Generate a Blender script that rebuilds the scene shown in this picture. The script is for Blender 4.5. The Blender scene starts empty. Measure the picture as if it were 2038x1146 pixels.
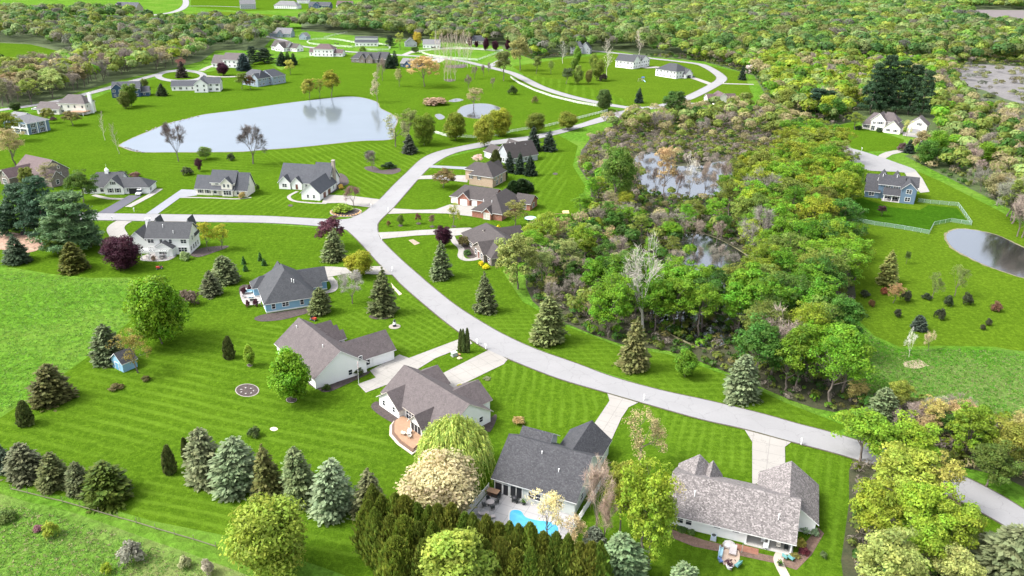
import bpy, bmesh, math, random
import numpy as np
from mathutils import Vector, Matrix, geometry

# ------------------------------------------------------------------ camera, light, exposure
F_PX, Y_HOR, ROLL, CAM_H = 1545.0, -90.0, 1.0, 88.0      # surveyed from the photograph (2038 px wide)
PITCH = math.atan((573 - Y_HOR) / F_PX)
RR = math.radians(ROLL)
SUN_EL, SUN_AZ = math.radians(50), math.radians(-98)      # azimuth from +Y (view direction) towards +X
EXPOSURE = 1.85
SKY_STRENGTH = 0.15
SUN_STRENGTH = 1.1
C = bpy.context.scene.collection
sc = bpy.context.scene

cam = bpy.data.objects.new("camera", bpy.data.cameras.new("camera"))
C.objects.link(cam)
cam.data.sensor_width = 36.0
cam.data.lens = 36.0 * F_PX / 2038.0
cam.data.clip_start, cam.data.clip_end = 1.0, 20000.0
_fw = Vector((0, math.cos(PITCH), -math.sin(PITCH)))
_up = Vector((0, math.sin(PITCH), math.cos(PITCH)))
_rx = Vector((1, 0, 0))
_R = math.cos(RR) * _rx + math.sin(RR) * _up
_U = -math.sin(RR) * _rx + math.cos(RR) * _up
M = Matrix.Identity(4)
for k in range(3):
    M[k][0], M[k][1], M[k][2] = _R[k], _U[k], -_fw[k]
M[2][3] = CAM_H
cam.matrix_world = M
sc.camera = cam

world = bpy.data.worlds.new("World")
sc.world = world
world.use_nodes = True
wn = world.node_tree
sky = wn.nodes.new("ShaderNodeTexSky")
sky.sky_type = 'NISHITA'
sky.sun_disc = False
sky.sun_elevation = SUN_EL
sky.sun_rotation = SUN_AZ
sky.air_density = 0.8
sky.dust_density = 4.0
sky.ozone_density = 1.0
veil = wn.nodes.new("ShaderNodeHueSaturation")          # thin high overcast: the sky is nearly white
veil.inputs["Saturation"].default_value = 0.35
wn.links.new(sky.outputs[0], veil.inputs["Color"])
wn.links.new(veil.outputs[0], wn.nodes["Background"].inputs[0])
wn.nodes["Background"].inputs[1].default_value = SKY_STRENGTH

sun = bpy.data.objects.new("sun", bpy.data.lights.new("sun", 'SUN'))
C.objects.link(sun)
sun.data.energy = SUN_STRENGTH
sun.data.angle = math.radians(14)
sun.data.color = (1.0, 0.97, 0.92)
_sd = Vector((math.sin(SUN_AZ) * math.cos(SUN_EL), math.cos(SUN_AZ) * math.cos(SUN_EL), math.sin(SUN_EL)))
sun.rotation_euler = _sd.to_track_quat('Z', 'Y').to_euler()
sc.view_settings.view_transform = 'Standard'
sc.view_settings.look = 'None'
sc.view_settings.gamma = 1.0
sc.view_settings.use_curve_mapping = False
sc.view_settings.exposure = EXPOSURE
try:
    sc.cycles.max_bounces = 6
    sc.cycles.transparent_max_bounces = 8
    sc.cycles.sample_clamp_indirect = 4.0
except Exception:
    pass

# ------------------------------------------------------------------ survey helpers
CO, SI, CR, SR = math.cos(PITCH), math.sin(PITCH), math.cos(RR), math.sin(RR)
def G(px, py, z=0.0):
    x = (px - 1019) / F_PX; y = -(py - 573) / F_PX
    xr = x * CR - y * SR; yr = x * SR + y * CR
    d = (xr, CO + yr * SI, -SI + yr * CO)
    t = (z - CAM_H) / d[2]
    return (d[0] * t, d[1] * t)
def PJ(x, y, z):
    v2 = z - CAM_H
    zc = y * CO - v2 * SI; yc = y * SI + v2 * CO
    xr, yr = x / zc, yc / zc
    return 1019 + F_PX * (xr * CR + yr * SR), 573 - F_PX * (-xr * SR + yr * CR), zc

# ------------------------------------------------------------------ materials
MATS = {}
def nodemat(name):
    m = bpy.data.materials.new(name); m.use_nodes = True
    nt = m.node_tree
    return m, nt, nt.nodes, nt.links, nt.nodes["Principled BSDF"]
def N(nt, t, **kw):
    n = nt.nodes.new(t)
    for k, v in kw.items():
        if k.startswith("i_"):
            n.inputs[k[2:].replace("_", " ")].default_value = v
        else:
            setattr(n, k, v)
    return n
def rgb(c): return (c[0], c[1], c[2], 1.0)
def mixc(nt, fac, a, b, blend='MIX'):
    n = nt.nodes.new("ShaderNodeMix"); n.data_type = 'RGBA'; n.blend_type = blend
    for s, v in ((0, fac), (6, a), (7, b)):
        if hasattr(v, "is_linked"): nt.links.new(v, n.inputs[s])
        elif s == 0: n.inputs[0].default_value = v
        else: n.inputs[s].default_value = rgb(v)
    return n.outputs[2]
def ramp(nt, src, stops):
    r = nt.nodes.new("ShaderNodeValToRGB")
    e = r.color_ramp.elements
    while len(e) < len(stops): e.new(0.5)
    for el, (p, c) in zip(e, stops):
        el.position = p
        el.color = rgb(c) if not isinstance(c, float) else (c, c, c, 1)
    nt.links.new(src, r.inputs[0])
    return r.outputs[0]
def noise(nt, vec, scale, detail=3, rough=0.6, dist=0.0):
    n = N(nt, "ShaderNodeTexNoise"); n.inputs["Scale"].default_value = scale
    n.inputs["Detail"].default_value = detail; n.inputs["Roughness"].default_value = rough
    n.inputs["Distortion"].default_value = dist
    nt.links.new(vec, n.inputs["Vector"])
    return n.outputs[0]
def coords(nt, which="Object"):
    return N(nt, "ShaderNodeTexCoord").outputs[which]
def worldpos(nt): return N(nt, "ShaderNodeNewGeometry").outputs["Position"]
def bump(nt, bsdf, h, strength, dist=0.1):
    b = N(nt, "ShaderNodeBump"); b.inputs["Strength"].default_value = strength; b.inputs["Distance"].default_value = dist
    nt.links.new(h, b.inputs["Height"]); nt.links.new(b.outputs[0], bsdf.inputs["Normal"])
def mapping(nt, vec, scale=(1, 1, 1), rot=0.0):
    m = N(nt, "ShaderNodeMapping"); m.inputs["Scale"].default_value = scale; m.inputs["Rotation"].default_value = (0, 0, rot)
    nt.links.new(vec, m.inputs["Vector"]); return m.outputs[0]

def plain(name, col, rough=0.6, metal=0.0, var=0.12, scale=3.0):
    key = ("plain", name)
    if key in MATS: return MATS[key]
    m, nt, n, l, b = nodemat(name)
    f = noise(nt, coords(nt), scale, 4)
    c = mixc(nt, f, tuple(x * (1 - var) for x in col), tuple(min(1, x * (1 + var)) for x in col))
    l.new(c, b.inputs["Base Color"]); b.inputs["Roughness"].default_value = rough; b.inputs["Metallic"].default_value = metal
    MATS[key] = m; return m

def grass_mat(name, base, stripe=0.0, period=1.6, rough_amt=0.3, cross=False, dry=0.45, curve=0.0):
    """turf: mown bands along local Y (two nap directions), clumps, dry patches"""
    m, nt, n, l, b = nodemat(name)
    w = worldpos(nt); o = coords(nt)
    big = noise(nt, w, 0.035, 4, 0.6); mid = noise(nt, w, 0.35, 5, 0.7); fine = noise(nt, w, 2.2, 5, 0.75)
    dark = tuple(x * (1 - rough_amt) for x in base); lite = (base[0] * 1.35, base[1] * 1.18, base[2] * 1.1)
    c = mixc(nt, ramp(nt, mid, [(0.3, 0.0), (0.7, 1.0)]), dark, lite)
    streak = noise(nt, mapping(nt, o, (1.6, 0.16, 1.0)), 1.0, 4, 0.7)
    c = mixc(nt, ramp(nt, streak, [(0.4, 0.0), (0.66, 0.7)]), c, tuple(x * 0.6 for x in base))
    yel = (base[0] * 1.6, base[1] * 1.2, base[2] * 1.5)
    c = mixc(nt, ramp(nt, big, [(0.42, 0.0), (0.72, dry)]), c, yel)
    c = mixc(nt, ramp(nt, fine, [(0.32, 0.0), (0.7, 0.7)]), c, tuple(x * 0.5 for x in base))
    tone = noise(nt, w, 0.07, 4, 0.65, 0.8)
    c = mixc(nt, ramp(nt, tone, [(0.44, 0.0), (0.58, 0.6)]), c, tuple(x * 0.62 for x in base))
    grain = noise(nt, w, 4.5, 4, 0.8)
    c = mixc(nt, ramp(nt, grain, [(0.52, 0.0), (0.72, 0.65)]), c, (base[0] * 2.3, base[1] * 1.7, base[2] * 2.5))
    mottled = noise(nt, w, 0.9, 5, 0.75, 0.5)
    c = mixc(nt, ramp(nt, mottled, [(0.46, 0.0), (0.68, 0.7)]), c, (base[0] * 1.75, base[1] * 1.42, base[2] * 1.6))
    if stripe > 0:
        for k, (amt, rot) in enumerate([(stripe, 0.0)] + ([(stripe * 0.6, math.radians(75))] if cross else [])):
            v = mapping(nt, o, (1, 1, 1), rot)
            wv = N(nt, "ShaderNodeTexWave"); wv.wave_type = 'BANDS'; wv.bands_direction = 'X'
            wv.inputs["Scale"].default_value = 0.314 / period * 1.0
            wv.inputs["Distortion"].default_value = 3.2 + curve; wv.inputs["Detail"].default_value = 3.0
            wv.inputs["Detail Scale"].default_value = 0.25; wv.inputs["Detail Roughness"].default_value = 0.6
            l.new(v, wv.inputs["Vector"])
            g = ramp(nt, wv.outputs["Fac"], [(0.0, 0.0), (0.55, 0.12), (0.92, 1.0)])
            patch = ramp(nt, noise(nt, w, 0.06, 2), [(0.35, 0.25), (0.6, 1.0)])
            mul = N(nt, "ShaderNodeMath", operation='MULTIPLY'); l.new(g, mul.inputs[0]); l.new(patch, mul.inputs[1])
            mul2 = N(nt, "ShaderNodeMath", operation='MULTIPLY'); l.new(mul.outputs[0], mul2.inputs[0]); mul2.inputs[1].default_value = amt
            c = mixc(nt, mul2.outputs[0], c, (base[0] * 1.9, base[1] * 1.5, base[2] * 2.2))
    l.new(c, b.inputs["Base Color"]); b.inputs["Roughness"].default_value = 0.9
    b.inputs["Specular IOR Level"].default_value = 0.0
    bump(nt, b, fine, 0.6, 0.3)
    return m

def meadow_mat(name, base, dry_col, dry=0.5, sc_=0.5):
    m, nt, n, l, b = nodemat(name)
    w = worldpos(nt)
    clump = noise(nt, w, sc_, 6, 0.72, 0.6); big = noise(nt, w, 0.03, 4); fine = noise(nt, w, 1.6, 5, 0.8)
    c = mixc(nt, ramp(nt, clump, [(0.36, 0.0), (0.62, 1.0)]), tuple(x * 0.55 for x in base), tuple(min(1, x * 1.35) for x in base))
    c = mixc(nt, ramp(nt, big, [(0.45, 0.0), (0.62, dry)]), c, dry_col)
    c = mixc(nt, ramp(nt, fine, [(0.5, 0.0), (0.72, 0.5)]), c, (base[0] * 1.9, base[1] * 1.5, base[2] * 2.2))
    l.new(c, b.inputs["Base Color"]); b.inputs["Roughness"].default_value = 0.95
    b.inputs["Specular IOR Level"].default_value = 0.0
    bump(nt, b, clump, 0.9, 0.6)
    return m

def soil_mat(name, a, c2, scale=0.8):
    m, nt, n, l, b = nodemat(name)
    w = worldpos(nt)
    f = noise(nt, w, scale, 6, 0.75); g = noise(nt, w, scale * 6, 4, 0.7)
    c = mixc(nt, ramp(nt, f, [(0.3, 0.0), (0.7, 1.0)]), a, c2)
    c = mixc(nt, ramp(nt, g, [(0.45, 0.0), (0.7, 0.6)]), c, tuple(x * 0.45 for x in a))
    l.new(c, b.inputs["Base Color"]); b.inputs["Roughness"].default_value = 0.95
    bump(nt, b, g, 0.8, 0.15)
    return m

def paving_mat(name, col, crack=0.5, joint=None, patch=0.12):
    m, nt, n, l, b = nodemat(name)
    w = worldpos(nt)
    big = noise(nt, w, 0.12, 4); fine = noise(nt, w, 5.0, 5, 0.8); warp = noise(nt, w, 0.8, 4)
    c = mixc(nt, big, tuple(x * (1 - patch) for x in col), tuple(min(1, x * (1 + patch)) for x in col))
    c = mixc(nt, ramp(nt, fine, [(0.35, 0.35), (0.7, 0.0)]), c, tuple(x * 0.72 for x in col))
    v = N(nt, "ShaderNodeVectorMath", operation='ADD'); l.new(w, v.inputs[0])
    sc2 = N(nt, "ShaderNodeVectorMath", operation='SCALE'); sc2.inputs["Scale"].default_value = 2.5
    cn = N(nt, "ShaderNodeTexNoise"); cn.inputs["Scale"].default_value = 0.6; cn.inputs["Detail"].default_value = 5
    l.new(w, cn.inputs["Vector"]); l.new(cn.outputs["Color"], sc2.inputs[0]); l.new(sc2.outputs[0], v.inputs[1])
    vo = N(nt, "ShaderNodeTexVoronoi"); vo.feature = 'DISTANCE_TO_EDGE'; vo.inputs["Scale"].default_value = 0.17
    l.new(v.outputs[0], vo.inputs["Vector"])
    cr = ramp(nt, vo.outputs["Distance"], [(0.0, crack), (0.012, 0.0)])
    c = mixc(nt, cr, c, tuple(x * 0.35 for x in col))
    if joint:
        o = coords(nt)
        br = N(nt, "ShaderNodeTexBrick"); br.offset = 0.0; br.inputs["Scale"].default_value = 1.0
        br.inputs["Brick Width"].default_value = joint; br.inputs["Row Height"].default_value = joint
        br.inputs["Mortar Size"].default_value = 0.05; br.inputs["Color1"].default_value = (0, 0, 0, 1); br.inputs["Color2"].default_value = (0, 0, 0, 1)
        br.inputs["Mortar"].default_value = (1, 1, 1, 1); l.new(o, br.inputs["Vector"])
        mm = N(nt, "ShaderNodeMath", operation='MULTIPLY'); l.new(br.outputs["Color"], mm.inputs[0]); mm.inputs[1].default_value = 0.8
        c = mixc(nt, mm.outputs[0], c, tuple(x * 0.6 for x in col))
    l.new(c, b.inputs["Base Color"]); b.inputs["Roughness"].default_value = 0.9
    b.inputs["Specular IOR Level"].default_value = 0.25
    bump(nt, b, fine, 0.25, 0.02)
    return m

def shingle_mat(name, a, c2, speck, amt=0.5):
    key = ("shingle", name)
    if key in MATS: return MATS[key]
    m, nt, n, l, b = nodemat(name)
    o = coords(nt)
    v = N(nt, "ShaderNodeTexVoronoi"); v.inputs["Scale"].default_value = 1.0
    l.new(mapping(nt, o, (4.2, 4.2, 7.0)), v.inputs["Vector"])
    sep = N(nt, "ShaderNodeSeparateColor"); l.new(v.outputs["Color"], sep.inputs[0])
    streak = noise(nt, mapping(nt, o, (0.9, 0.9, 0.25)), 1.0, 5, 0.7); fine = noise(nt, o, 6.0, 4, 0.8)
    c = mixc(nt, ramp(nt, streak, [(0.3, 0.0), (0.7, 1.0)]), a, c2)
    c = mixc(nt, ramp(nt, sep.outputs[0], [(0.4, 0.0), (1.0, amt)]), c, speck)
    c = mixc(nt, ramp(nt, sep.outputs[1], [(0.5, 0.0), (1.0, amt * 0.9)]), c, tuple(x * 0.45 for x in a))
    c = mixc(nt, ramp(nt, fine, [(0.4, 0.0), (0.8, 0.4)]), c, tuple(x * 0.6 for x in a))
    l.new(c, b.inputs["Base Color"]); b.inputs["Roughness"].default_value = 0.75
    b.inputs["Specular IOR Level"].default_value = 0.35
    bump(nt, b, sep.outputs[0], 0.5, 0.03)
    MATS[key] = m; return m

def siding_mat(name, col, lap=0.16, dirt=0.12):
    key = ("siding", name)
    if key in MATS: return MATS[key]
    m, nt, n, l, b = nodemat(name)
    o = coords(nt)
    s = N(nt, "ShaderNodeSeparateXYZ"); l.new(o, s.inputs[0])
    md = N(nt, "ShaderNodeMath", operation='FRACT'); dv = N(nt, "ShaderNodeMath", operation='DIVIDE')
    l.new(s.outputs[2], dv.inputs[0]); dv.inputs[1].default_value = lap; l.new(dv.outputs[0], md.inputs[0])
    f = noise(nt, mapping(nt, o, (0.5, 0.5, 0.15)), 1.0, 4)
    c = mixc(nt, f, tuple(x * (1 - dirt) for x in col), col)
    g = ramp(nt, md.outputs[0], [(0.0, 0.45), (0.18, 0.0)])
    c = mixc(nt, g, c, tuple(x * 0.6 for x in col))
    l.new(c, b.inputs["Base Color"]); b.inputs["Roughness"].default_value = 0.55
    bump(nt, b, md.outputs[0], 0.4, 0.02)
    MATS[key] = m; return m

def masonry_mat(name, a, c2, mortar, w=0.24, h=0.08):
    key = ("masonry", name)
    if key in MATS: return MATS[key]
    m, nt, n, l, b = nodemat(name)
    o = coords(nt)
    s = N(nt, "ShaderNodeSeparateXYZ"); l.new(o, s.inputs[0])
    ad = N(nt, "ShaderNodeMath", operation='ADD'); l.new(s.outputs[0], ad.inputs[0]); l.new(s.outputs[1], ad.inputs[1])
    cb = N(nt, "ShaderNodeCombineXYZ"); l.new(ad.outputs[0], cb.inputs[0]); l.new(s.outputs[2], cb.inputs[1])
    br = N(nt, "ShaderNodeTexBrick"); br.inputs["Scale"].default_value = 1.0
    br.inputs["Brick Width"].default_value = w; br.inputs["Row Height"].default_value = h; br.inputs["Mortar Size"].default_value = 0.012
    br.inputs["Color1"].default_value = rgb(a); br.inputs["Color2"].default_value = rgb(c2); br.inputs["Mortar"].default_value = rgb(mortar)
    l.new(cb.outputs[0], br.inputs["Vector"])
    f = noise(nt, o, 1.5, 4)
    c = mixc(nt, ramp(nt, f, [(0.35, 0.0), (0.75, 0.45)]), br.outputs["Color"], tuple(x * 0.55 for x in a))
    l.new(c, b.inputs["Base Color"]); b.inputs["Roughness"].default_value = 0.85
    MATS[key] = m; return m

def water_mat(name, deep, mirror=0.7, wave=0.035, wscale=1.2, tint=(0.62, 0.66, 0.72, 1)):
    m, nt, n, l, b = nodemat(name)
    w = worldpos(nt)
    f = noise(nt, w, 0.05, 3)
    c = mixc(nt, f, deep, tuple(x * 1.3 for x in deep))
    l.new(c, b.inputs["Base Color"]); b.inputs["Roughness"].default_value = 0.35; b.inputs["Specular IOR Level"].default_value = 0.5
    gl = N(nt, "ShaderNodeBsdfGlossy"); gl.inputs["Roughness"].default_value = 0.04
    gl.inputs["Color"].default_value = tint
    h = noise(nt, w, wscale, 5, 0.65)
    bp = N(nt, "ShaderNodeBump"); bp.inputs["Strength"].default_value = wave * 10; bp.inputs["Distance"].default_value = 0.1
    l.new(h, bp.inputs["Height"]); l.new(bp.outputs[0], gl.inputs["Normal"])
    mx = N(nt, "ShaderNodeMixShader"); mx.inputs[0].default_value = mirror
    l.new(b.outputs[0], mx.inputs[1]); l.new(gl.outputs[0], mx.inputs[2])
    l.new(mx.outputs[0], n["Material Output"].inputs["Surface"])
    return m

def leaf_mat(name, trans=0.35, use_attr=False, spread=0.5):
    """object colour (or a stored colour) varied leaf by leaf"""
    m, nt, n, l, b = nodemat(name)
    if use_attr:
        at = N(nt, "ShaderNodeAttribute", attribute_name="tint"); col = at.outputs["Color"]
    else:
        oi = N(nt, "ShaderNodeObjectInfo"); col = oi.outputs["Color"]
    va = N(nt, "ShaderNodeAttribute", attribute_name="var"); sp = N(nt, "ShaderNodeSeparateColor")
    l.new(va.outputs["Color"], sp.inputs[0])
    hs = N(nt, "ShaderNodeHueSaturation"); l.new(col, hs.inputs["Color"])
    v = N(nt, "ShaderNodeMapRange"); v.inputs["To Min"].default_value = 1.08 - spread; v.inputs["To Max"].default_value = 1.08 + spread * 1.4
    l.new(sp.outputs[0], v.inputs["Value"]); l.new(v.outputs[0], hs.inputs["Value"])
    h = N(nt, "ShaderNodeMapRange"); h.inputs["To Min"].default_value = 0.475; h.inputs["To Max"].default_value = 0.525
    l.new(sp.outputs[1], h.inputs["Value"]); l.new(h.outputs[0], hs.inputs["Hue"])
    l.new(hs.outputs[0], b.inputs["Base Color"]); b.inputs["Roughness"].default_value = 0.6; b.inputs["Specular IOR Level"].default_value = 0.2
    tr = N(nt, "ShaderNodeBsdfTranslucent"); l.new(hs.outputs[0], tr.inputs["Color"])
    mx = N(nt, "ShaderNodeMixShader"); mx.inputs[0].default_value = trans
    l.new(b.outputs[0], mx.inputs[1]); l.new(tr.outputs[0], mx.inputs[2]); l.new(mx.outputs[0], n["Material Output"].inputs["Surface"])
    return m
def bark_mat(name, a, c2):
    m, nt, n, l, b = nodemat(name)
    f = noise(nt, mapping(nt, coords(nt), (3, 3, 0.8)), 1.5, 5, 0.7)
    l.new(mixc(nt, f, a, c2), b.inputs["Base Color"]); b.inputs["Roughness"].default_value = 0.9
    return m

LEAF = leaf_mat("foliage", 0.45)
NEEDLE = leaf_mat("needles", 0.3, spread=0.5)
FARLEAF = leaf_mat("far_foliage", 0.45, use_attr=True, spread=0.36)
TWIG = leaf_mat("twigs", 0.0, spread=0.3)
BARK = bark_mat("bark", (0.075, 0.06, 0.05), (0.17, 0.14, 0.12))
PALEBARK = bark_mat("pale_bark", (0.3, 0.27, 0.23), (0.55, 0.52, 0.47))
WHITE = plain("white_paint", (0.78, 0.78, 0.77), 0.5, var=0.05)
GLASSM, _nt, _n, _l, _b = nodemat("window_glass")
_b.inputs["Base Color"].default_value = (0.012, 0.016, 0.022, 1); _b.inputs["Roughness"].default_value = 0.06; _b.inputs["Specular IOR Level"].default_value = 0.55
_f = noise(_nt, worldpos(_nt), 0.7, 2)
_l.new(mixc(_nt, _f, (0.006, 0.008, 0.011), (0.035, 0.045, 0.06)), _b.inputs["Base Color"])

# ------------------------------------------------------------------ object helpers
def link(name, me, mat=None, parent=None):
    o = bpy.data.objects.new(name, me); C.objects.link(o)
    if mat is not None and me is not None:
        me.materials.append(mat)
    if parent is not None: o.parent = parent
    return o
def tag(o, label=None, cat=None, group=None, kind=None):
    if label: o["label"] = label
    if cat: o["category"] = cat
    if group: o["group"] = group
    if kind: o["kind"] = kind
    return o
def empty(name, loc=(0, 0, 0), rz=0.0):
    o = bpy.data.objects.new(name, None); C.objects.link(o)
    o.location = loc; o.rotation_euler = (0, 0, rz); o.empty_display_size = 0.5
    return o
class MB:
    """collects boxes, prisms, tubes into one mesh"""
    def __init__(s): s.v = []; s.f = []; s.m = []
    def poly(s, pts, faces, mi=0):
        b = len(s.v); s.v += [tuple(p) for p in pts]
        for f in faces: s.f.append(tuple(b + i for i in f)); s.m.append(mi)
    def box(s, x0, x1, y0, y1, z0, z1, mi=0):
        s.poly([(x0, y0, z0), (x1, y0, z0), (x1, y1, z0), (x0, y1, z0), (x0, y0, z1), (x1, y0, z1), (x1, y1, z1), (x0, y1, z1)],
               [(0, 3, 2, 1), (4, 5, 6, 7), (0, 1, 5, 4), (1, 2, 6, 5), (2, 3, 7, 6), (3, 0, 4, 7)], mi)
    def tube(s, p, q, r0, r1, n=6, mi=0, cap=True):
        p, q = Vector(p), Vector(q); d = (q - p)
        if d.length < 1e-6: return
        d.normalize(); a = d.orthogonal().normalized(); b2 = d.cross(a)
        pts = []
        for c, r in ((p, r0), (q, r1)):
            for i in range(n):
                t = 2 * math.pi * i / n
                pts.append(c + a * (r * math.cos(t)) + b2 * (r * math.sin(t)))
        fs = [(i, (i + 1) % n, n + (i + 1) % n, n + i) for i in range(n)]
        if cap: fs += [tuple(range(n - 1, -1, -1)), tuple(range(n, 2 * n))]
        s.poly(pts, fs, mi)
    def lathe(s, prof, n=12, cx=0, cy=0, mi=0):
        pts = []
        for r, z in prof:
            for i in range(n):
                t = 2 * math.pi * i / n; pts.append((cx + r * math.cos(t), cy + r * math.sin(t), z))
        fs = []
        for k in range(len(prof) - 1):
            for i in range(n): fs.append((k * n + i, k * n + (i + 1) % n, (k + 1) * n + (i + 1) % n, (k + 1) * n + i))
        fs.append(tuple(range(n - 1, -1, -1))); fs.append(tuple((len(prof) - 1) * n + i for i in range(n)))
        s.poly(pts, fs, mi)
    def mesh(s, name):
        me = bpy.data.meshes.new(name); me.from_pydata(s.v, [], s.f); me.update()
        return me
    def build(s, name, mat, parent=None):
        me = s.mesh(name)
        mats = mat if isinstance(mat, (list, tuple)) else [mat]
        for k in mats: me.materials.append(k)
        if len(mats) > 1: me.polygons.foreach_set("material_index", s.m)
        o = bpy.data.objects.new(name, me); C.objects.link(o)
        if parent is not None: o.parent = parent
        return o

def smooth(pts, closed=True, n=5):
    """Catmull-Rom through the points"""
    out = []; L = len(pts)
    rng = range(L) if closed else range(L - 1)
    for i in rng:
        p0 = pts[(i - 1) % L] if closed or i > 0 else pts[i]
        p1 = pts[i]; p2 = pts[(i + 1) % L]
        p3 = pts[(i + 2) % L] if closed or i + 2 < L else p2
        for k in range(n):
            t = k / n
            out.append(tuple(0.5 * (2 * b + (c - a) * t + (2 * a - 5 * b + 4 * c - d) * t * t + (-a + 3 * b - 3 * c + d) * t ** 3)
                             for a, b, c, d in zip(p0, p1, p2, p3)))
    if not closed: out.append(pts[-1])
    return out
def sheet_w(name, pts, z, mat, rot=0.0, kind="structure", thick=0.0):
    """flat ground sheet from world XY outline; the origin carries the local turf direction"""
    cx = sum(p[0] for p in pts) / len(pts); cy = sum(p[1] for p in pts) / len(pts)
    c, s = math.cos(-rot), math.sin(-rot)
    loc = [((p[0] - cx) * c - (p[1] - cy) * s, (p[0] - cx) * s + (p[1] - cy) * c) for p in pts]
    tris = geometry.tessellate_polygon([[Vector((x, y, 0)) for x, y in loc]])
    me = bpy.data.meshes.new(name); v = [(x, y, 0) for x, y in loc]; f = []
    for t in tris:
        a, b, d = (Vector(v[i]) for i in t)
        f.append(tuple(t) if (b - a).cross(d - a).z > 0 else tuple(reversed(t)))
    if thick > 0:
        n = len(v); v += [(x, y, -thick) for x, y in loc]
        area = sum(loc[i][0] * loc[(i + 1) % n][1] - loc[(i + 1) % n][0] * loc[i][1] for i in range(n))
        for i in range(n):
            j = (i + 1) % n
            f.append((i, n + i, n + j, j) if area > 0 else (j, n + j, n + i, i))
    me.from_pydata(v, [], f); me.update()
    o = link(name, me, mat); o.location = (cx, cy, z); o.rotation_euler = (0, 0, rot)
    if kind: o["kind"] = kind
    return o
def sheet(name, pts, z, mat, rot=0.0, sm=0, kind="structure", thick=0.0):
    w = [G(*p) for p in pts]
    if sm: w = smooth(w, True, sm)
    return sheet_w(name, w, z, mat, rot, kind, thick)
def inpoly(x, y, poly):
    r = False; n = len(poly); j = n - 1
    for i in range(n):
        xi, yi = poly[i]; xj, yj = poly[j]
        if (yi > y) != (yj > y) and x < (xj - xi) * (y - yi) / (yj - yi) + xi: r = not r
        j = i
    return r

# ------------------------------------------------------------------ the ground
MEADOW = meadow_mat("rough_meadow", (0.066, 0.15, 0.014), (0.13, 0.2, 0.035), 0.45)
ROUGH = meadow_mat("rough_scrub_grass", (0.05, 0.135, 0.01), (0.17, 0.18, 0.08), 0.4, 0.7)
LAWN = grass_mat("mown_lawn", (0.053, 0.119, 0.007))
g = sheet_w("ground", [(-5000, -300), (5000, -300), (5000, 9000), (-5000, 9000)], 0.0, MEADOW)

def srot(p, q):
    a, b = G(*p), G(*q)
    return math.atan2(b[1] - a[1], b[0] - a[0]) - math.pi / 2

SW = [(178, 440), (520, 445), (683, 458), (707, 473), (758, 528), (803, 570), (867, 625), (935, 675), (1013, 714), (1209, 782),
      (1393, 834), (1574, 879), (1682, 908), (1875, 981), (2012, 1055), (2160, 1150), (2160, 1320), (800, 1320), (700, 1150), (560, 1100), (480, 1072),
      (300, 1036), (160, 995), (-40, 950), (-110, 880), (0, 832), (60, 792), (130, 742), (200, 692), (258, 640), (300, 575), (258, 552), (180, 553), (100, 545), (0, 528), (-40, 470), (60, 432)]
sheet("lawn", SW, 0.02, LAWN)
NW = [(178, 425), (520, 430), (681, 436), (740, 412), (809, 344), (867, 303), (1020, 275), (1183, 238), (1236, 222), (1180, 203), (1100, 182), (1050, 160), (1016, 145), (975, 138), (800, 114),
      (690, 108), (600, 115), (560, 140), (520, 118), (420, 142), (340, 150), (250, 170), (150, 210), (0, 235), (-60, 260), (-60, 420), (60, 400), (130, 425)]
sheet("lawn", NW, 0.02, LAWN)
NE = [(751, 447), (783, 411), (838, 351), (888, 314), (966, 295), (1052, 280), (1110, 268), (1150, 290), (1140, 330), (1165, 370), (1150, 420), (1100, 450), (1030, 475), (1000, 540), (1040, 600),
      (1130, 650), (1240, 692), (1330, 705), (1450, 748), (1560, 800), (1690, 850), (1656, 861), (1520, 824), (1314, 776), (1147, 723), (1020, 674), (908, 608), (838, 551), (796, 514), (758, 475)]
sheet("lawn", NE, 0.02, LAWN)
EA = [(1672, 310), (1722, 338), (1820, 338), (1870, 360), (1990, 420), (2120, 500), (2140, 720), (1980, 690), (1880, 688), (1790, 690), (1740, 668), (1712, 640), (1700, 590), (1690, 470), (1685, 400)]
sheet("lawn", EA, 0.02, grass_mat("pale_lawn", (0.062, 0.126, 0.008), dry=0.35))
sheet("lawn", [(1660, 250), (1700, 245), (1800, 278), (1790, 300), (1719, 301), (1690, 292), (1670, 280)], 0.02, LAWN)
sheet("lawn", [(1020, 132), (1110, 118), (1225, 106), (1296, 118), (1390, 126), (1480, 145), (1500, 195), (1420, 208), (1240, 213), (1130, 189), (1070, 168)], 0.02,
      grass_mat("hill_lawn", (0.06, 0.122, 0.008), dry=0.45))
# mown bands, one direction per yard
def bands(pts, p, q, amt, per, z, cross=False, curve=0.0, base=(0.052, 0.117, 0.007)):
    global _bn; _bn += 1
    sheet("lawn", pts, z, grass_mat("mown_bands", base, amt, per, 0.3, cross, 0.45, curve), srot(p, q))
_bn = 0
bands([(0, 834), (70, 800), (210, 712), (300, 690), (480, 655), (560, 640), (575, 700), (620, 785), (720, 850), (770, 880), (790, 930), (720, 960), (600, 900), (470, 872), (365, 870), (250, 905), (140, 915), (60, 895), (-80, 880)],
      (130, 760), (400, 817), 0.5, 3.1, 0.035)
bands([(290, 950), (365, 940), (470, 1000), (620, 1040), (700, 1062), (740, 1110), (620, 1110), (470, 1066), (260, 1020)], (300, 1000), (460, 1032), 0.5, 2.4, 0.035)
bands([(655, 640), (760, 600), (803, 575), (866, 628), (912, 660), (870, 682), (800, 702), (740, 660)], (725, 620), (790, 655), 0.4, 2.2, 0.035, True)
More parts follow.
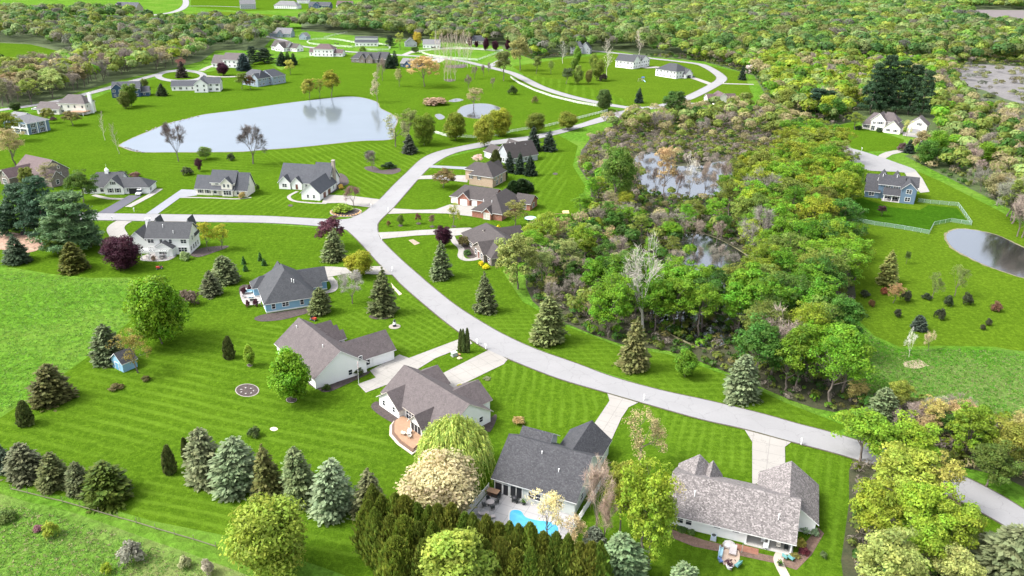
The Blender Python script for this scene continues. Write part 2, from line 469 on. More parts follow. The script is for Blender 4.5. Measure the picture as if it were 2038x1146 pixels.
bands([(1000, 722), (1013, 717), (1110, 756), (1205, 785), (1178, 838), (1110, 850), (1030, 852), (1000, 800), (965, 760)], (1030, 735), (1026, 790), 0.42, 2.3, 0.035, False, 4)
bands([(1262, 806), (1393, 837), (1480, 858), (1493, 885), (1493, 945), (1400, 915), (1330, 930), (1240, 860)], (1385, 850), (1378, 905), 0.4, 2.0, 0.035, True)
bands([(1568, 890), (1680, 912), (1705, 990), (1700, 1146), (1640, 1180), (1300, 1180), (1290, 1090), (1400, 1085), (1590, 1110), (1650, 1060), (1610, 960)], (1600, 920), (1580, 1020), 0.3, 2.2, 0.035)
bands([(520, 303), (700, 287), (780, 283), (862, 301), (803, 346), (752, 398), (690, 402), (680, 345), (560, 333)], (690, 325), (745, 356), 0.5, 3.4, 0.035)
bands([(316, 424), (400, 398), (500, 396), (560, 380), (660, 408), (716, 429), (680, 435), (520, 428)], (465, 428), (520, 396), 0.42, 3.0, 0.035)
bands([(300, 310), (400, 300), (510, 303), (560, 335), (510, 345), (400, 338), (310, 340)], (380, 318), (440, 322), 0.3, 4.0, 0.035)
bands([(1040, 610), (1130, 652), (1240, 694), (1330, 707), (1450, 750), (1560, 802), (1650, 856), (1520, 822), (1314, 774), (1147, 721), (1020, 672), (960, 640)], (1130, 690), (1210, 690), 0.34, 2.3, 0.035, True)
bands([(990, 300), (1060, 288), (1120, 300), (1130, 350), (1110, 440), (1070, 440), (1060, 350), (1020, 330)], (1080, 320), (1110, 285), 0.4, 3.4, 0.035)
bands([(1060, 168), (1040, 148), (1130, 160), (1250, 200), (1240, 211), (1130, 187)], (1100, 160), (1100, 190), 0.5, 6, 0.035)
sheet("lawn", [(1697, 398), (1716, 394), (1770, 412), (1830, 418), (1848, 408), (1904, 414), (1930, 445), (1892, 440), (1858, 447), (1849, 463), (1740, 446), (1700, 438)], 0.035,
      grass_mat("deep_green_lawn", (0.028, 0.088, 0.005)))
sheet("meadow", [(1655, 600), (1698, 598), (1712, 645), (1742, 672), (1790, 694), (1880, 692), (1980, 694), (2140, 725), (2140, 880), (1900, 810), (1740, 790), (1690, 790), (1650, 700)], 0.027, ROUGH, sm=3)
sheet("meadow", [(-120, 985), (60, 1000), (160, 1025), (300, 1075), (400, 1110), (560, 1180), (700, 1330), (-400, 1330)], 0.03, meadow_mat("weedy_ground", (0.08, 0.16, 0.022), (0.2, 0.19, 0.09), 0.6, 0.8), sm=3)

FLOOR = soil_mat("leaf_litter", (0.022, 0.032, 0.008), (0.055, 0.05, 0.022), 0.25)
FLOOR2 = soil_mat("woodland_floor", (0.03, 0.055, 0.01), (0.065, 0.095, 0.02), 0.12)
MARSH_POLY = [(1175, 275), (1250, 240), (1330, 225), (1450, 215), (1530, 215), (1600, 240), (1660, 280), (1672, 330), (1690, 420), (1700, 560), (1700, 600), (1660, 620), (1662, 700), (1690, 770), (1700, 800), (1660, 820),
              (1570, 795), (1450, 742), (1330, 698), (1240, 686), (1130, 645), (1060, 600), (1045, 540), (1060, 480), (1130, 460), (1160, 420), (1180, 370), (1150, 330)]
sheet("woodland_floor", MARSH_POLY, 0.05, FLOOR, sm=2)
EAST_POLY = [(1000, 62), (1000, 96), (1060, 118), (1125, 112), (1225, 100), (1290, 112), (1400, 122), (1500, 150), (1540, 215), (1600, 245), (1665, 250), (1700, 240), (1850, 262), (1862, 290), (1800, 310), (1870, 345), (1990, 405), (2120, 480),
             (2400, 480), (2400, -30), (1500, -40), (1000, -20)]
sheet("woodland_floor", EAST_POLY, 0.05, FLOOR2)
WEST_POLY = [(-80, 215), (60, 212), (150, 185), (240, 158), (320, 142), (400, 122), (430, 100), (520, 100), (545, 72), (520, 40), (440, 50), (330, 52), (250, 30), (150, 30), (-100, 25), (-300, 80)]
sheet("woodland_floor", WEST_POLY, 0.045, FLOOR2)
NORTH_POLY = [(600, 60), (700, 70), (800, 78), (1000, 92), (1010, -20), (700, 20), (600, 30)]
sheet("woodland_floor", NORTH_POLY, 0.045, FLOOR2)
sheet("woodland_floor", [(1690, 790), (1760, 785), (1900, 810), (2140, 880), (2140, 1010), (2000, 950), (1890, 925), (1800, 900), (1700, 850)], 0.045, FLOOR, sm=2)
sheet("woodland_floor", [(1700, 905), (1790, 935), (1880, 985), (1960, 1060), (1960, 1240), (1690, 1240), (1690, 1000)], 0.045, FLOOR, sm=2)
sheet("lawn", [(-80, 82), (60, 88), (110, 100), (170, 122), (100, 142), (-80, 160)], 0.06, LAWN)
sheet("lawn", [(330, 34), (420, 22), (560, 30), (560, 50), (440, 48), (340, 55)], 0.06, grass_mat("far_lawn", (0.07, 0.125, 0.01)))
sheet("lawn", [(380, 0), (480, -10), (700, -10), (700, 16), (480, 22), (380, 14)], 0.06, LAWN)
sheet("field", [(1935, 19), (2200, 22), (2200, 52), (2010, 46)], 0.07, soil_mat("ploughed_soil", (0.1, 0.085, 0.085), (0.15, 0.125, 0.12), 0.05))
sheet("marsh", [(1905, 135), (1960, 128), (2200, 150), (2200, 225), (2030, 205), (1960, 180), (1915, 165)], 0.07, soil_mat("marsh_reeds", (0.09, 0.085, 0.085), (0.19, 0.18, 0.175), 0.12), sm=3)
sheet("garden_soil", [(-30, 466), (20, 462), (60, 470), (88, 482), (80, 495), (55, 503), (20, 498), (-30, 492)], 0.07, soil_mat("tilled_soil", (0.2, 0.12, 0.08), (0.42, 0.28, 0.2), 0.6), sm=2)

# water
POND = water_mat("pond_water", (0.12, 0.15, 0.175), 0.5, 0.02, 0.9, (0.36, 0.39, 0.43, 1))
BANK = soil_mat("pond_bank", (0.11, 0.1, 0.05), (0.2, 0.19, 0.1), 0.5)
def pond(pts, z, mat, grow=0.7, bank=BANK):
    w = smooth([G(*p) for p in pts], True, 6)
    cx = sum(p[0] for p in w) / len(w); cy = sum(p[1] for p in w) / len(w)
    rnd = random.Random(len(pts))
    b = []
    for p in w:
        d = math.hypot(p[0] - cx, p[1] - cy); k = (d + grow * (0.6 + 0.9 * rnd.random())) / d
        b.append((cx + (p[0] - cx) * k, cy + (p[1] - cy) * k))
    sheet_w("pond_bank", b, z - 0.02, bank)
    sheet_w("pond_water", w, z, mat)
pond([(240, 288), (262, 276), (296, 262), (335, 246), (372, 237), (408, 228), (479, 219), (552, 208), (615, 200), (683, 193), (717, 194), (749, 203), (756, 215), (780, 228), (790, 240), (782, 260), (778, 277),
      (709, 281), (605, 292), (526, 298), (471, 302), (340, 303), (275, 302), (243, 292)], 0.1, POND)
DARKW = water_mat("marsh_water", (0.02, 0.021, 0.018), 0.6, 0.012, 1.4, (0.5, 0.52, 0.55, 1))
pond([(911, 225), (919, 213), (940, 207), (971, 207), (995, 216), (977, 228), (956, 236), (924, 232)], 0.1, DARKW)
pond([(866, 229), (876, 227), (885, 234), (874, 238)], 0.1, DARKW, 0.4)
pond([(893, 201), (908, 196), (922, 199), (905, 203)], 0.1, DARKW, 0.4)
pond([(1883, 472), (1891, 461), (1912, 456), (1949, 460), (1988, 470), (2023, 487), (2060, 505), (2090, 530), (2080, 556), (2038, 553), (2002, 542), (1962, 528), (1928, 512), (1896, 493)], 0.1, DARKW, 0.8)
pond([(1262, 330), (1270, 308), (1295, 302), (1318, 306), (1345, 330), (1400, 326), (1450, 322), (1462, 350), (1430, 388), (1340, 392), (1280, 376)], 0.1, DARKW)
pond([(1335, 478), (1400, 466), (1480, 505), (1535, 560), (1520, 620), (1430, 690), (1350, 672), (1290, 625), (1340, 560)], 0.1, DARKW)

# roads and drives
ROAD = paving_mat("asphalt_road", (0.235, 0.234, 0.237), 0.4, None, 0.18)
DRIVE = paving_mat("concrete_drive", (0.28, 0.267, 0.245), 0.35, 3.2, 0.16)
DARKDRIVE = paving_mat("dark_asphalt", (0.09, 0.09, 0.11), 0.2)
GREYDRIVE = paving_mat("grey_asphalt", (0.22, 0.23, 0.25), 0.4)
EDGE_STRIP = soil_mat("road_edge_strip", (0.05, 0.05, 0.025), (0.1, 0.085, 0.05), 1.0)  # narrow dark strip along the road edges
def band_pts(l, r): return smooth([G(*p) for p in l], False, 5) + list(reversed(smooth([G(*p) for p in r], False, 5)))
def grown(l, k):
    out = []
    for i, p in enumerate(l):
        a = l[max(0, i - 1)]; b = l[min(len(l) - 1, i + 1)]
        d = math.hypot(b[0] - a[0], b[1] - a[1]) or 1
        out.append((p[0] - (b[1] - a[1]) / d * k, p[1] + (b[0] - a[0]) / d * k))
    return out
def road(l, r, z=0.13, mat=None, name="road", edge_strip=0.35):
    L2 = smooth([G(*p) for p in l], False, 5); R2 = smooth([G(*p) for p in r], False, 5)
    sheet_w(name, L2 + R2[::-1], z, mat or ROAD)
    if edge_strip: sheet_w("road_edge_strip", grown(L2, edge_strip) + grown(R2, -edge_strip)[::-1], z - 0.03, EDGE_STRIP)
def strip(center, width, z, mat, name, edge_strip=0.0):
    c = smooth([G(*p) for p in center], False, 5)
    sheet_w(name, grown(c, width / 2) + grown(c, -width / 2)[::-1], z, mat)
    if edge_strip: sheet_w("road_edge_strip", grown(c, width / 2 + edge_strip) + grown(c, -width / 2 - edge_strip)[::-1], z - 0.03, EDGE_STRIP)
# main road south of the junction (upper edge is on the left when heading east)
road([(750, 452), (758, 476), (796, 515), (838, 552), (859, 570), (908, 609), (971, 649), (1020, 675), (1073, 698), (1147, 724), (1220, 751), (1314, 777), (1419, 800), (1520, 825), (1587, 844), (1656, 862), (1770, 897), (1888, 937), (1965, 972), (2038, 1015), (2150, 1090)],
     [(684, 452), (707, 473), (725, 492), (758, 528), (783, 549), (803, 570), (867, 625), (911, 659), (935, 675), (974, 698), (1013, 715), (1110, 753), (1209, 782), (1272, 800), (1393, 834), (1482, 854), (1574, 879), (1682, 908), (1790, 945), (1875, 981), (1945, 1016), (2012, 1055), (2110, 1125)])
# north of the junction
road([(684, 452), (697, 436), (722, 424), (740, 410), (758, 395), (784, 368), (809, 344), (838, 317), (867, 303), (908, 293), (960, 283), (1020, 275), (1052, 271), (1110, 259), (1150, 248), (1183, 237), (1232, 222), (1275, 212)],
     [(751, 455), (752, 445), (762, 433), (783, 413), (810, 382), (838, 350), (859, 330), (888, 312), (919, 301), (966, 292), (1020, 283), (1060, 278), (1115, 266), (1150, 256), (1190, 245), (1240, 232), (1290, 222)], 0.135)
road([(150, 424), (181, 424.5), (340, 427), (520, 430), (628, 435.5), (681, 437), (705, 433)], [(150, 437), (181, 438), (340, 441), (520, 443.5), (626, 449.5), (683, 456), (705, 466)], 0.14)
strip([(1275, 217), (1240, 213), (1188, 204), (1131, 191), (1078, 174), (1045, 158), (1020, 146), (984, 136), (953, 129), (919, 121), (861, 114), (801, 110), (740, 106), (683, 102), (640, 97), (589, 90), (560, 79), (530, 72)], 7.5, 0.125, ROAD, "road", 0.5)
strip([(1265, 217), (1317, 211), (1369, 195), (1416, 172), (1436, 158), (1429, 147), (1408, 134), (1388, 127), (1340, 121), (1296, 116), (1262, 110), (1200, 103), (1160, 100)], 8.0, 0.12, ROAD, "road", 0.5)
strip([(-40, 226), (0, 219), (89, 206), (168, 188), (220, 174), (270, 160), (314, 148), (340, 142)], 6.5, 0.125, ROAD, "road", 0.5)
ring = [(360 + 52 * math.cos(t), 151 + 12.5 * math.sin(t)) for t in [2 * math.pi * i / 20 for i in range(20)]]
isl = [(360 + 38 * math.cos(t), 151 + 8.3 * math.sin(t)) for t in [2 * math.pi * i / 20 for i in range(20)]]
sheet("road", ring, 0.135, ROAD, sm=2)
sheet("lawn", isl, 0.155, LAWN, sm=2)
strip([(400, 141), (419, 132), (432, 129)], 4.5, 0.12, DRIVE, "driveway")
strip([(408, 151), (440, 153), (480, 152), (505, 150)], 5, 0.12, DRIVE, "driveway")
strip([(277, 33), (320, 28), (348, 23), (366, 14), (370, 2), (362, -10)], 10, 0.12, ROAD, "road", 0.6)
strip([(366, 12), (420, 12), (480, 14)], 6, 0.115, ROAD, "road")
strip([(817, 105), (845, 100), (893, 97), (945, 98), (985, 101), (1000, 100)], 5, 0.12, DRIVE, "driveway")
strip([(801, 111), (812, 106), (825, 101)], 6, 0.115, DRIVE, "driveway")
strip([(975, 132), (995, 121), (1010, 117)], 6, 0.115, ROAD, "road")
strip([(862, 124), (872, 119), (880, 117)], 12, 0.112, DRIVE, "driveway")
strip([(1432, 166), (1460, 167), (1500, 168)], 4.5, 0.115, DRIVE, "driveway")
strip([(1369, 206), (1390, 206), (1410, 206)], 4.5, 0.115, DRIVE, "driveway")
strip([(1366, 151), (1385, 157), (1405, 164), (1420, 170)], 6, 0.115, DRIVE, "driveway")
strip([(1280, 135), (1300, 134), (1312, 133)], 8, 0.115, DRIVE, "driveway")
sheet("road", [(1660, 280), (1674, 290), (1685, 293), (1719, 302), (1753, 313), (1790, 326), (1821, 338), (1812, 344), (1780, 342), (1722, 339), (1700, 330), (1685, 319), (1676, 304), (1655, 288)], 0.13, ROAD, sm=3)
sheet("driveway", [(1745, 313), (1762, 303), (1793, 298), (1800, 302), (1775, 308), (1762, 316)], 0.12, DRIVE, sm=2)
sheet("driveway", [(1795, 336), (1821, 338), (1836, 356), (1850, 382), (1832, 384), (1810, 360)], 0.12, DRIVE)
sheet("driveway", [(1795, 262), (1815, 265), (1845, 268), (1862, 276), (1852, 290), (1832, 285), (1830, 275), (1797, 270)], 0.12, DRIVE)
sheet("driveway", [(712, 765), (728, 782), (783, 761), (830, 736), (867, 713), (916, 694), (940, 684), (932, 673), (912, 676), (867, 693), (814, 713), (795, 706), (736, 738), (748, 752)], 0.11, DRIVE, math.radians(-35))
sheet("driveway", [(872, 748), (974, 696), (985, 700), (1010, 716), (1003, 725), (908, 771), (890, 775)], 0.11, DRIVE, math.radians(38))
sheet("driveway", [(1209, 784), (1270, 802), (1251, 811), (1237, 832), (1216, 878), (1175, 866), (1181, 846), (1213, 798)], 0.11, DRIVE, math.radians(-24))
sheet("driveway", [(1482, 856), (1574, 881), (1562, 890), (1563, 950), (1497, 965), (1497, 880)], 0.11, DRIVE, math.radians(-20))
sheet("driveway", [(640, 531), (690, 533), (758, 530), (780, 547), (694, 544), (645, 553)], 0.11, DRIVE, sm=2)
strip([(655, 552), (664, 562), (666, 572), (660, 579), (645, 582)], 2.0, 0.105, DRIVE, "path")
sheet("driveway", [(656, 388), (700, 390), (756, 397), (738, 413), (700, 409), (676, 404), (640, 405), (645, 394)], 0.11, DRIVE)
sheet("driveway", [(783, 415), (830, 418), (867, 417), (895, 407), (945, 410), (940, 431), (888, 425), (830, 424), (772, 426)], 0.11, DRIVE, math.radians(-22))
sheet("driveway", [(752, 463), (800, 461), (840, 458), (935, 453), (960, 462), (900, 470), (870, 467), (827, 469), (759, 476)], 0.11, DRIVE)
sheet("driveway", [(836, 350), (860, 349), (932, 349), (930, 363), (890, 359), (864, 356), (832, 357)], 0.11, DRIVE)
sheet("driveway", [(859, 329), (900, 331), (940, 333), (935, 338), (900, 336), (851, 333.5)], 0.11, GREYDRIVE)
strip([(248, 440), (236, 447), (230, 456), (236, 468), (240, 480), (230, 490), (215, 500)], 5.5, 0.11, DRIVE, "driveway")
sheet("driveway", [(195, 504), (205, 496), (222, 490), (228, 503), (215, 510)], 0.105, DRIVE)
sheet("driveway", [(257, 389), (283, 389), (225, 425), (193, 425)], 0.11, DARKDRIVE)
strip([(318, 376), (300, 388), (278, 400), (255, 412)], 2.6, 0.1, DRIVE, "path")
strip([(186, 388), (215, 395), (245, 396)], 2.0, 0.1, DRIVE, "path")
sheet("driveway", [(361, 377), (390, 378), (392, 389), (358, 394), (314, 426), (290, 426)], 0.11, GREYDRIVE)
strip([(360, 393), (420, 394), (470, 396), (500, 393)], 1.3, 0.1, DRIVE, "path")
strip([(592, 381), (575, 391), (585, 400), (620, 404), (650, 405)], 1.4, 0.1, DRIVE, "path")
strip([(899, 470), (905, 482), (918, 495), (917, 510), (927, 517), (945, 516), (955, 512)], 2.0, 0.1, DRIVE, "path")
strip([(1555, 1100), (1549, 1112), (1551, 1124), (1562, 1146), (1575, 1175)], 1.5, 0.1, plain("path_pavers", (0.4, 0.33, 0.28)), "path")
sheet("mulch_bed", [(1330, 1052), (1400, 1075), (1480, 1095), (1550, 1110), (1580, 1118), (1590, 1095), (1628, 1050), (1640, 1062), (1615, 1105), (1585, 1135), (1545, 1122), (1470, 1106), (1380, 1088), (1330, 1068)], 0.08, soil_mat("brown_mulch", (0.1, 0.06, 0.04), (0.2, 0.13, 0.1), 1.2))
MULCH = MATS["mulch"] = soil_mat("dark_mulch", (0.035, 0.027, 0.025), (0.085, 0.062, 0.056), 1.4)
RIM = plain("stone_edging", (0.26, 0.235, 0.2), var=0.3)
def bed(pts, label=None, rim=False, sm=3):
    w = smooth([G(*p) for p in pts], True, sm)
    if rim:
        cx = sum(p[0] for p in w) / len(w); cy = sum(p[1] for p in w) / len(w)
        sheet_w("bed_edging", [(cx + (p[0] - cx) * 1.09, cy + (p[1] - cy) * 1.09) for p in w], 0.075, RIM)
    sheet_w("mulch_bed", w, 0.09, MULCH)
def ell(cx, cy, rx, ry, n=12): return [(cx + rx * math.cos(2 * math.pi * i / n), cy + ry * math.sin(2 * math.pi * i / n)) for i in range(n)]
bed(ell(492, 777, 22, 12), rim=True)
bed(ell(580, 796, 10, 5.5), rim=True)
bed(ell(497, 727, 5, 3), rim=True)
bed(ell(757, 630, 23, 6))
bed([(659, 424), (668, 416), (700, 415), (717, 419), (712, 428), (695, 431), (672, 430)], rim=True)
bed([(725, 333), (745, 331), (760, 339), (790, 334), (798, 340), (780, 347), (755, 345), (733, 340)])
bed([(378, 506), (400, 494), (450, 489), (452, 493), (425, 503), (395, 512)])
bed([(506, 634), (530, 625), (620, 612), (640, 615), (600, 627), (560, 637), (520, 640)])
bed([(515, 600), (480, 590), (478, 570), (500, 570), (520, 610)])
bed([(738, 810), (756, 800), (800, 838), (790, 845), (760, 830)])
bed([(962, 850), (985, 825), (988, 835), (975, 860)])
bed([(612, 752), (640, 772), (638, 778), (610, 762)])
bed([(640, 776), (690, 752), (725, 740), (735, 743), (690, 765), (655, 780)])
bed([(905, 480), (925, 475), (945, 500), (955, 515), (930, 512), (918, 495)])
bed([(885, 131), (905, 129), (928, 128), (922, 135), (895, 135)])
bed([(883, 159), (893, 157), (907, 159), (895, 163)])
bed([(675, 345), (690, 352), (694, 365), (680, 372), (660, 385), (655, 380), (670, 365)])
for x, y in ((797, 449), (833, 445), (860, 451), (903, 451), (578, 409), (1105, 346)): bed(ell(x, y, 5, 2.2))
sheet("bare_patch", ell(545, 854, 8, 4), 0.06, soil_mat("sand_patch", (0.5, 0.42, 0.32), (0.6, 0.52, 0.42), 2))
sheet("bare_patch", [(1800, 560 + 160), (1830, 715), (1850, 728), (1820, 735), (1795, 728)], 0.06, soil_mat("bare_soil", (0.3, 0.25, 0.17), (0.25, 0.22, 0.12), 1))
sheet("bare_patch", [(813, 478), (822, 476), (836, 484), (825, 488)], 0.06, soil_mat("bare_soil", (0.35, 0.27, 0.2), (0.25, 0.2, 0.14), 1))
sheet("bare_patch", [(778, 562), (784, 570), (800, 585), (795, 588), (782, 574)], 0.06, soil_mat("bare_sand", (0.45, 0.38, 0.28), (0.5, 0.42, 0.32), 1))

# ------------------------------------------------------------------ houses
R_CHAR = shingle_mat("charcoal_shingles", (0.027, 0.028, 0.033), (0.045, 0.046, 0.052), (0.09, 0.09, 0.095))
R_DARK = shingle_mat("dark_slate_shingles", (0.028, 0.031, 0.036), (0.048, 0.051, 0.057), (0.085, 0.085, 0.09), 0.35)
R_BLUE = shingle_mat("blue_grey_shingles", (0.035, 0.04, 0.05), (0.056, 0.061, 0.072), (0.1, 0.1, 0.11), 0.35)
R_TAUPE = shingle_mat("taupe_shingles", (0.06, 0.049, 0.05), (0.1, 0.083, 0.083), (0.14, 0.12, 0.115), 0.35)
R_PINK = shingle_mat("mixed_weathered_shingles", (0.105, 0.095, 0.092), (0.17, 0.153, 0.15), (0.34, 0.31, 0.3), 0.75)
R_BROWN = shingle_mat("brown_shingles", (0.034, 0.029, 0.028), (0.056, 0.047, 0.045), (0.09, 0.076, 0.073), 0.35)
R_RED = shingle_mat("reddish_shingles", (0.07, 0.045, 0.046), (0.105, 0.072, 0.072), (0.14, 0.1, 0.1), 0.35)
R_GREY = shingle_mat("light_grey_shingles", (0.11, 0.113, 0.12), (0.17, 0.17, 0.18), (0.24, 0.235, 0.24), 0.4)
S_WHITE = siding_mat("white_siding", (0.8, 0.8, 0.79))
S_CREAM = siding_mat("cream_siding", (0.74, 0.7, 0.63))
S_PALE = siding_mat("pale_green_grey_siding", (0.5, 0.54, 0.52))
S_BLUE = siding_mat("light_blue_siding", (0.2, 0.37, 0.5))
S_SLATE = siding_mat("slate_blue_siding", (0.115, 0.18, 0.26))
S_NAVY = siding_mat("navy_siding", (0.02, 0.055, 0.12))
S_GREY = siding_mat("grey_siding", (0.33, 0.35, 0.38))
S_BGREY = siding_mat("blue_grey_siding", (0.25, 0.31, 0.38))
S_TAN = masonry_mat("tan_stone", (0.3, 0.25, 0.19), (0.4, 0.34, 0.28), (0.4, 0.37, 0.33), 0.4, 0.2)
S_STONE = masonry_mat("brown_grey_stone", (0.13, 0.105, 0.09), (0.22, 0.185, 0.165), (0.27, 0.245, 0.22), 0.4, 0.2)
S_BRICK = masonry_mat("red_brick", (0.26, 0.06, 0.032), (0.34, 0.1, 0.055), (0.32, 0.25, 0.2))
S_PEACH = masonry_mat("peach_brick", (0.36, 0.24, 0.16), (0.42, 0.3, 0.21), (0.42, 0.36, 0.28))
FASCIA = plain("fascia_white", (0.72, 0.72, 0.71), 0.5, var=0.06)
TANTRIM = plain("fascia_tan", (0.5, 0.46, 0.41), 0.55, var=0.06)
BLACK = plain("black_paint", (0.02, 0.02, 0.024), 0.5)
DOORBROWN = plain("brown_door", (0.14, 0.055, 0.04), 0.5)
DOORGREY = plain("grey_garage_door", (0.3, 0.29, 0.31), 0.5)
WOOD = plain("deck_wood", (0.27, 0.165, 0.1), 0.7, var=0.3, scale=1.2)
SCREEN = plain("dark_screen_and_shade", (0.015, 0.016, 0.02), 0.6)  # insect screens, and the painted shade inside the open garage bay
SLAB = paving_mat("patio_slab", (0.33, 0.31, 0.295), 0.1, 1.6, 0.08)

def roof_geo(b):
    """returns (top faces, outline edge faces) of a gable or hip roof as a slab; b = x0,x1,y0,y1,ze,zr,ax,hip,ov"""
    x0, x1, y0, y1, ze, zr, ax, hip, ov = b
    if ax == 'y':       # swap so the ridge runs along the first axis
        x0, x1, y0, y1 = y0, y1, x0, x1
    ym = (y0 + y1) / 2; half = (y1 - y0) / 2; sl = (zr - ze) / half
    zo = ze - sl * ov
    hx0, hx1 = hip
    X0, X1, Y0, Y1 = x0 - ov, x1 + ov, y0 - ov, y1 + ov
    rx0 = x0 + hx0 if hx0 else X0
    rx1 = x1 - hx1 if hx1 else X1
    zc = zo
    P = [(X0, Y0, zc), (X1, Y0, zc), (X1, Y1, zc), (X0, Y1, zc), (rx0, ym, zr), (rx1, ym, zr)]
    top = [(0, 1, 5, 4), (2, 3, 4, 5), (1, 2, 5), (3, 0, 4)]
    t = 0.17
    Q = [(p[0], p[1], p[2] - t) for p in P]
    if ax == 'y':
        P = [(p[1], p[0], p[2]) for p in P]; Q = [(p[1], p[0], p[2]) for p in Q]
    gable = (not hx0, not hx1)
    tops, sides = [], []
    for k, f in enumerate(top):
        if k == 2 and gable[1]: continue
        if k == 3 and gable[0]: continue
        tops.append(f)
    edge = [(0, 1), (2, 3)]
    edge += [(1, 5), (5, 2)] if gable[1] else [(1, 2)]
    edge += [(3, 4), (4, 0)] if gable[0] else [(3, 0)]
    return P, Q, tops, edge
def wall_top(b, x, y):
    x0, x1, y0, y1, ze, zr, ax, hip, ov = b
    if ax == 'x': m, h, c = (y0 + y1) / 2, (y1 - y0) / 2, y
    else: m, h, c = (x0 + x1) / 2, (x1 - x0) / 2, x
    return zr - (zr - ze) * abs(c - m) / h
FRAME_CACHE = {}
def unit_mesh(kind, w, h):
    """local: x along the wall, -y outward, z up; origin at the lower centre of the opening"""
    key = (kind, round(w, 2), round(h, 2))
    if key in FRAME_CACHE: return FRAME_CACHE[key]
    a = MB(); p = MB(); t = 0.11
    if kind in ("window", "dark"):
        if w > 1.3: t = 0.13
        a.box(-w / 2 - t, -w / 2, -0.07, 0, -t, h + t); a.box(w / 2, w / 2 + t, -0.07, 0, -t, h + t)
        a.box(-w / 2, w / 2, -0.07, 0, h, h + t); a.box(-w / 2, w / 2, -0.09, 0, -t, 0)
        nm = max(1, round(w / 0.95))
        for k in range(1, nm): a.box(-w / 2 + w * k / nm - 0.05, -w / 2 + w * k / nm + 0.05, -0.065, 0, 0, h)
        if kind == "window": a.box(-w / 2, w / 2, -0.055, 0, h / 2 - 0.03, h / 2 + 0.03)
        p.box(-w / 2, w / 2, -0.03, -0.003, 0, h)
    elif kind == "door":
        a.box(-w / 2 - t, -w / 2, -0.07, 0, 0, h + t); a.box(w / 2, w / 2 + t, -0.07, 0, 0, h + t); a.box(-w / 2, w / 2, -0.07, 0, h, h + t)
        p.box(-w / 2, w / 2, -0.035, -0.003, 0.02, h)
    elif kind == "garage":
        a.box(-w / 2 - t, -w / 2, -0.07, 0, 0, h + t); a.box(w / 2, w / 2 + t, -0.07, 0, 0, h + t); a.box(-w / 2, w / 2, -0.07, 0, h, h + t)
        for k in range(4):
            z0 = h * k / 4; p.box(-w / 2, w / 2, -0.04, -0.003, z0 + 0.02, z0 + h / 4 - 0.02)
        p.box(-w / 2 + 0.01, w / 2 - 0.01, -0.025, -0.002, 0.01, h - 0.01)
    FRAME_CACHE[key] = (a.mesh(kind + "_frame"), p.mesh(kind + "_pane"))
    return FRAME_CACHE[key]
def opening(root, side, rect, along, z, w, h, kind="window", pane=None, shutters=None, frame=None, out=0.004):
    x0, x1, y0, y1 = rect
    if side == 'F': loc, rz = (along, y0 - out, z), 0
    elif side == 'B': loc, rz = (along, y1 + out, z), math.pi
    elif side == 'L': loc, rz = (x0 - out, along, z), -math.pi / 2
    else: loc, rz = (x1 + out, along, z), math.pi / 2
    fr, pn = unit_mesh(kind, w, h)
    fr, pn = fr.copy(), pn
    nm = {"window": "window", "dark": "window", "door": "door", "garage": "garage_door"}[kind]
    f = link(nm, fr, frame or FASCIA, root); f.location = loc; f.rotation_euler = (0, 0, rz)
    pm = {"window": GLASSM, "dark": SCREEN, "door": WHITE, "garage": WHITE}[kind] if pane is None else pane
    p = link({"window": "pane", "dark": "pane", "door": "door_leaf", "garage": "door_leaf"}[kind], pn.copy(), pm, f)
    if shutters:
        for s in (-1, 1):
            m = MB(); c = s * (w / 2 + 0.36); m.box(c - 0.2, c + 0.2, -0.05, -0.002, -0.05, h + 0.05)
            m.build("shutter", shutters, f)
    return f
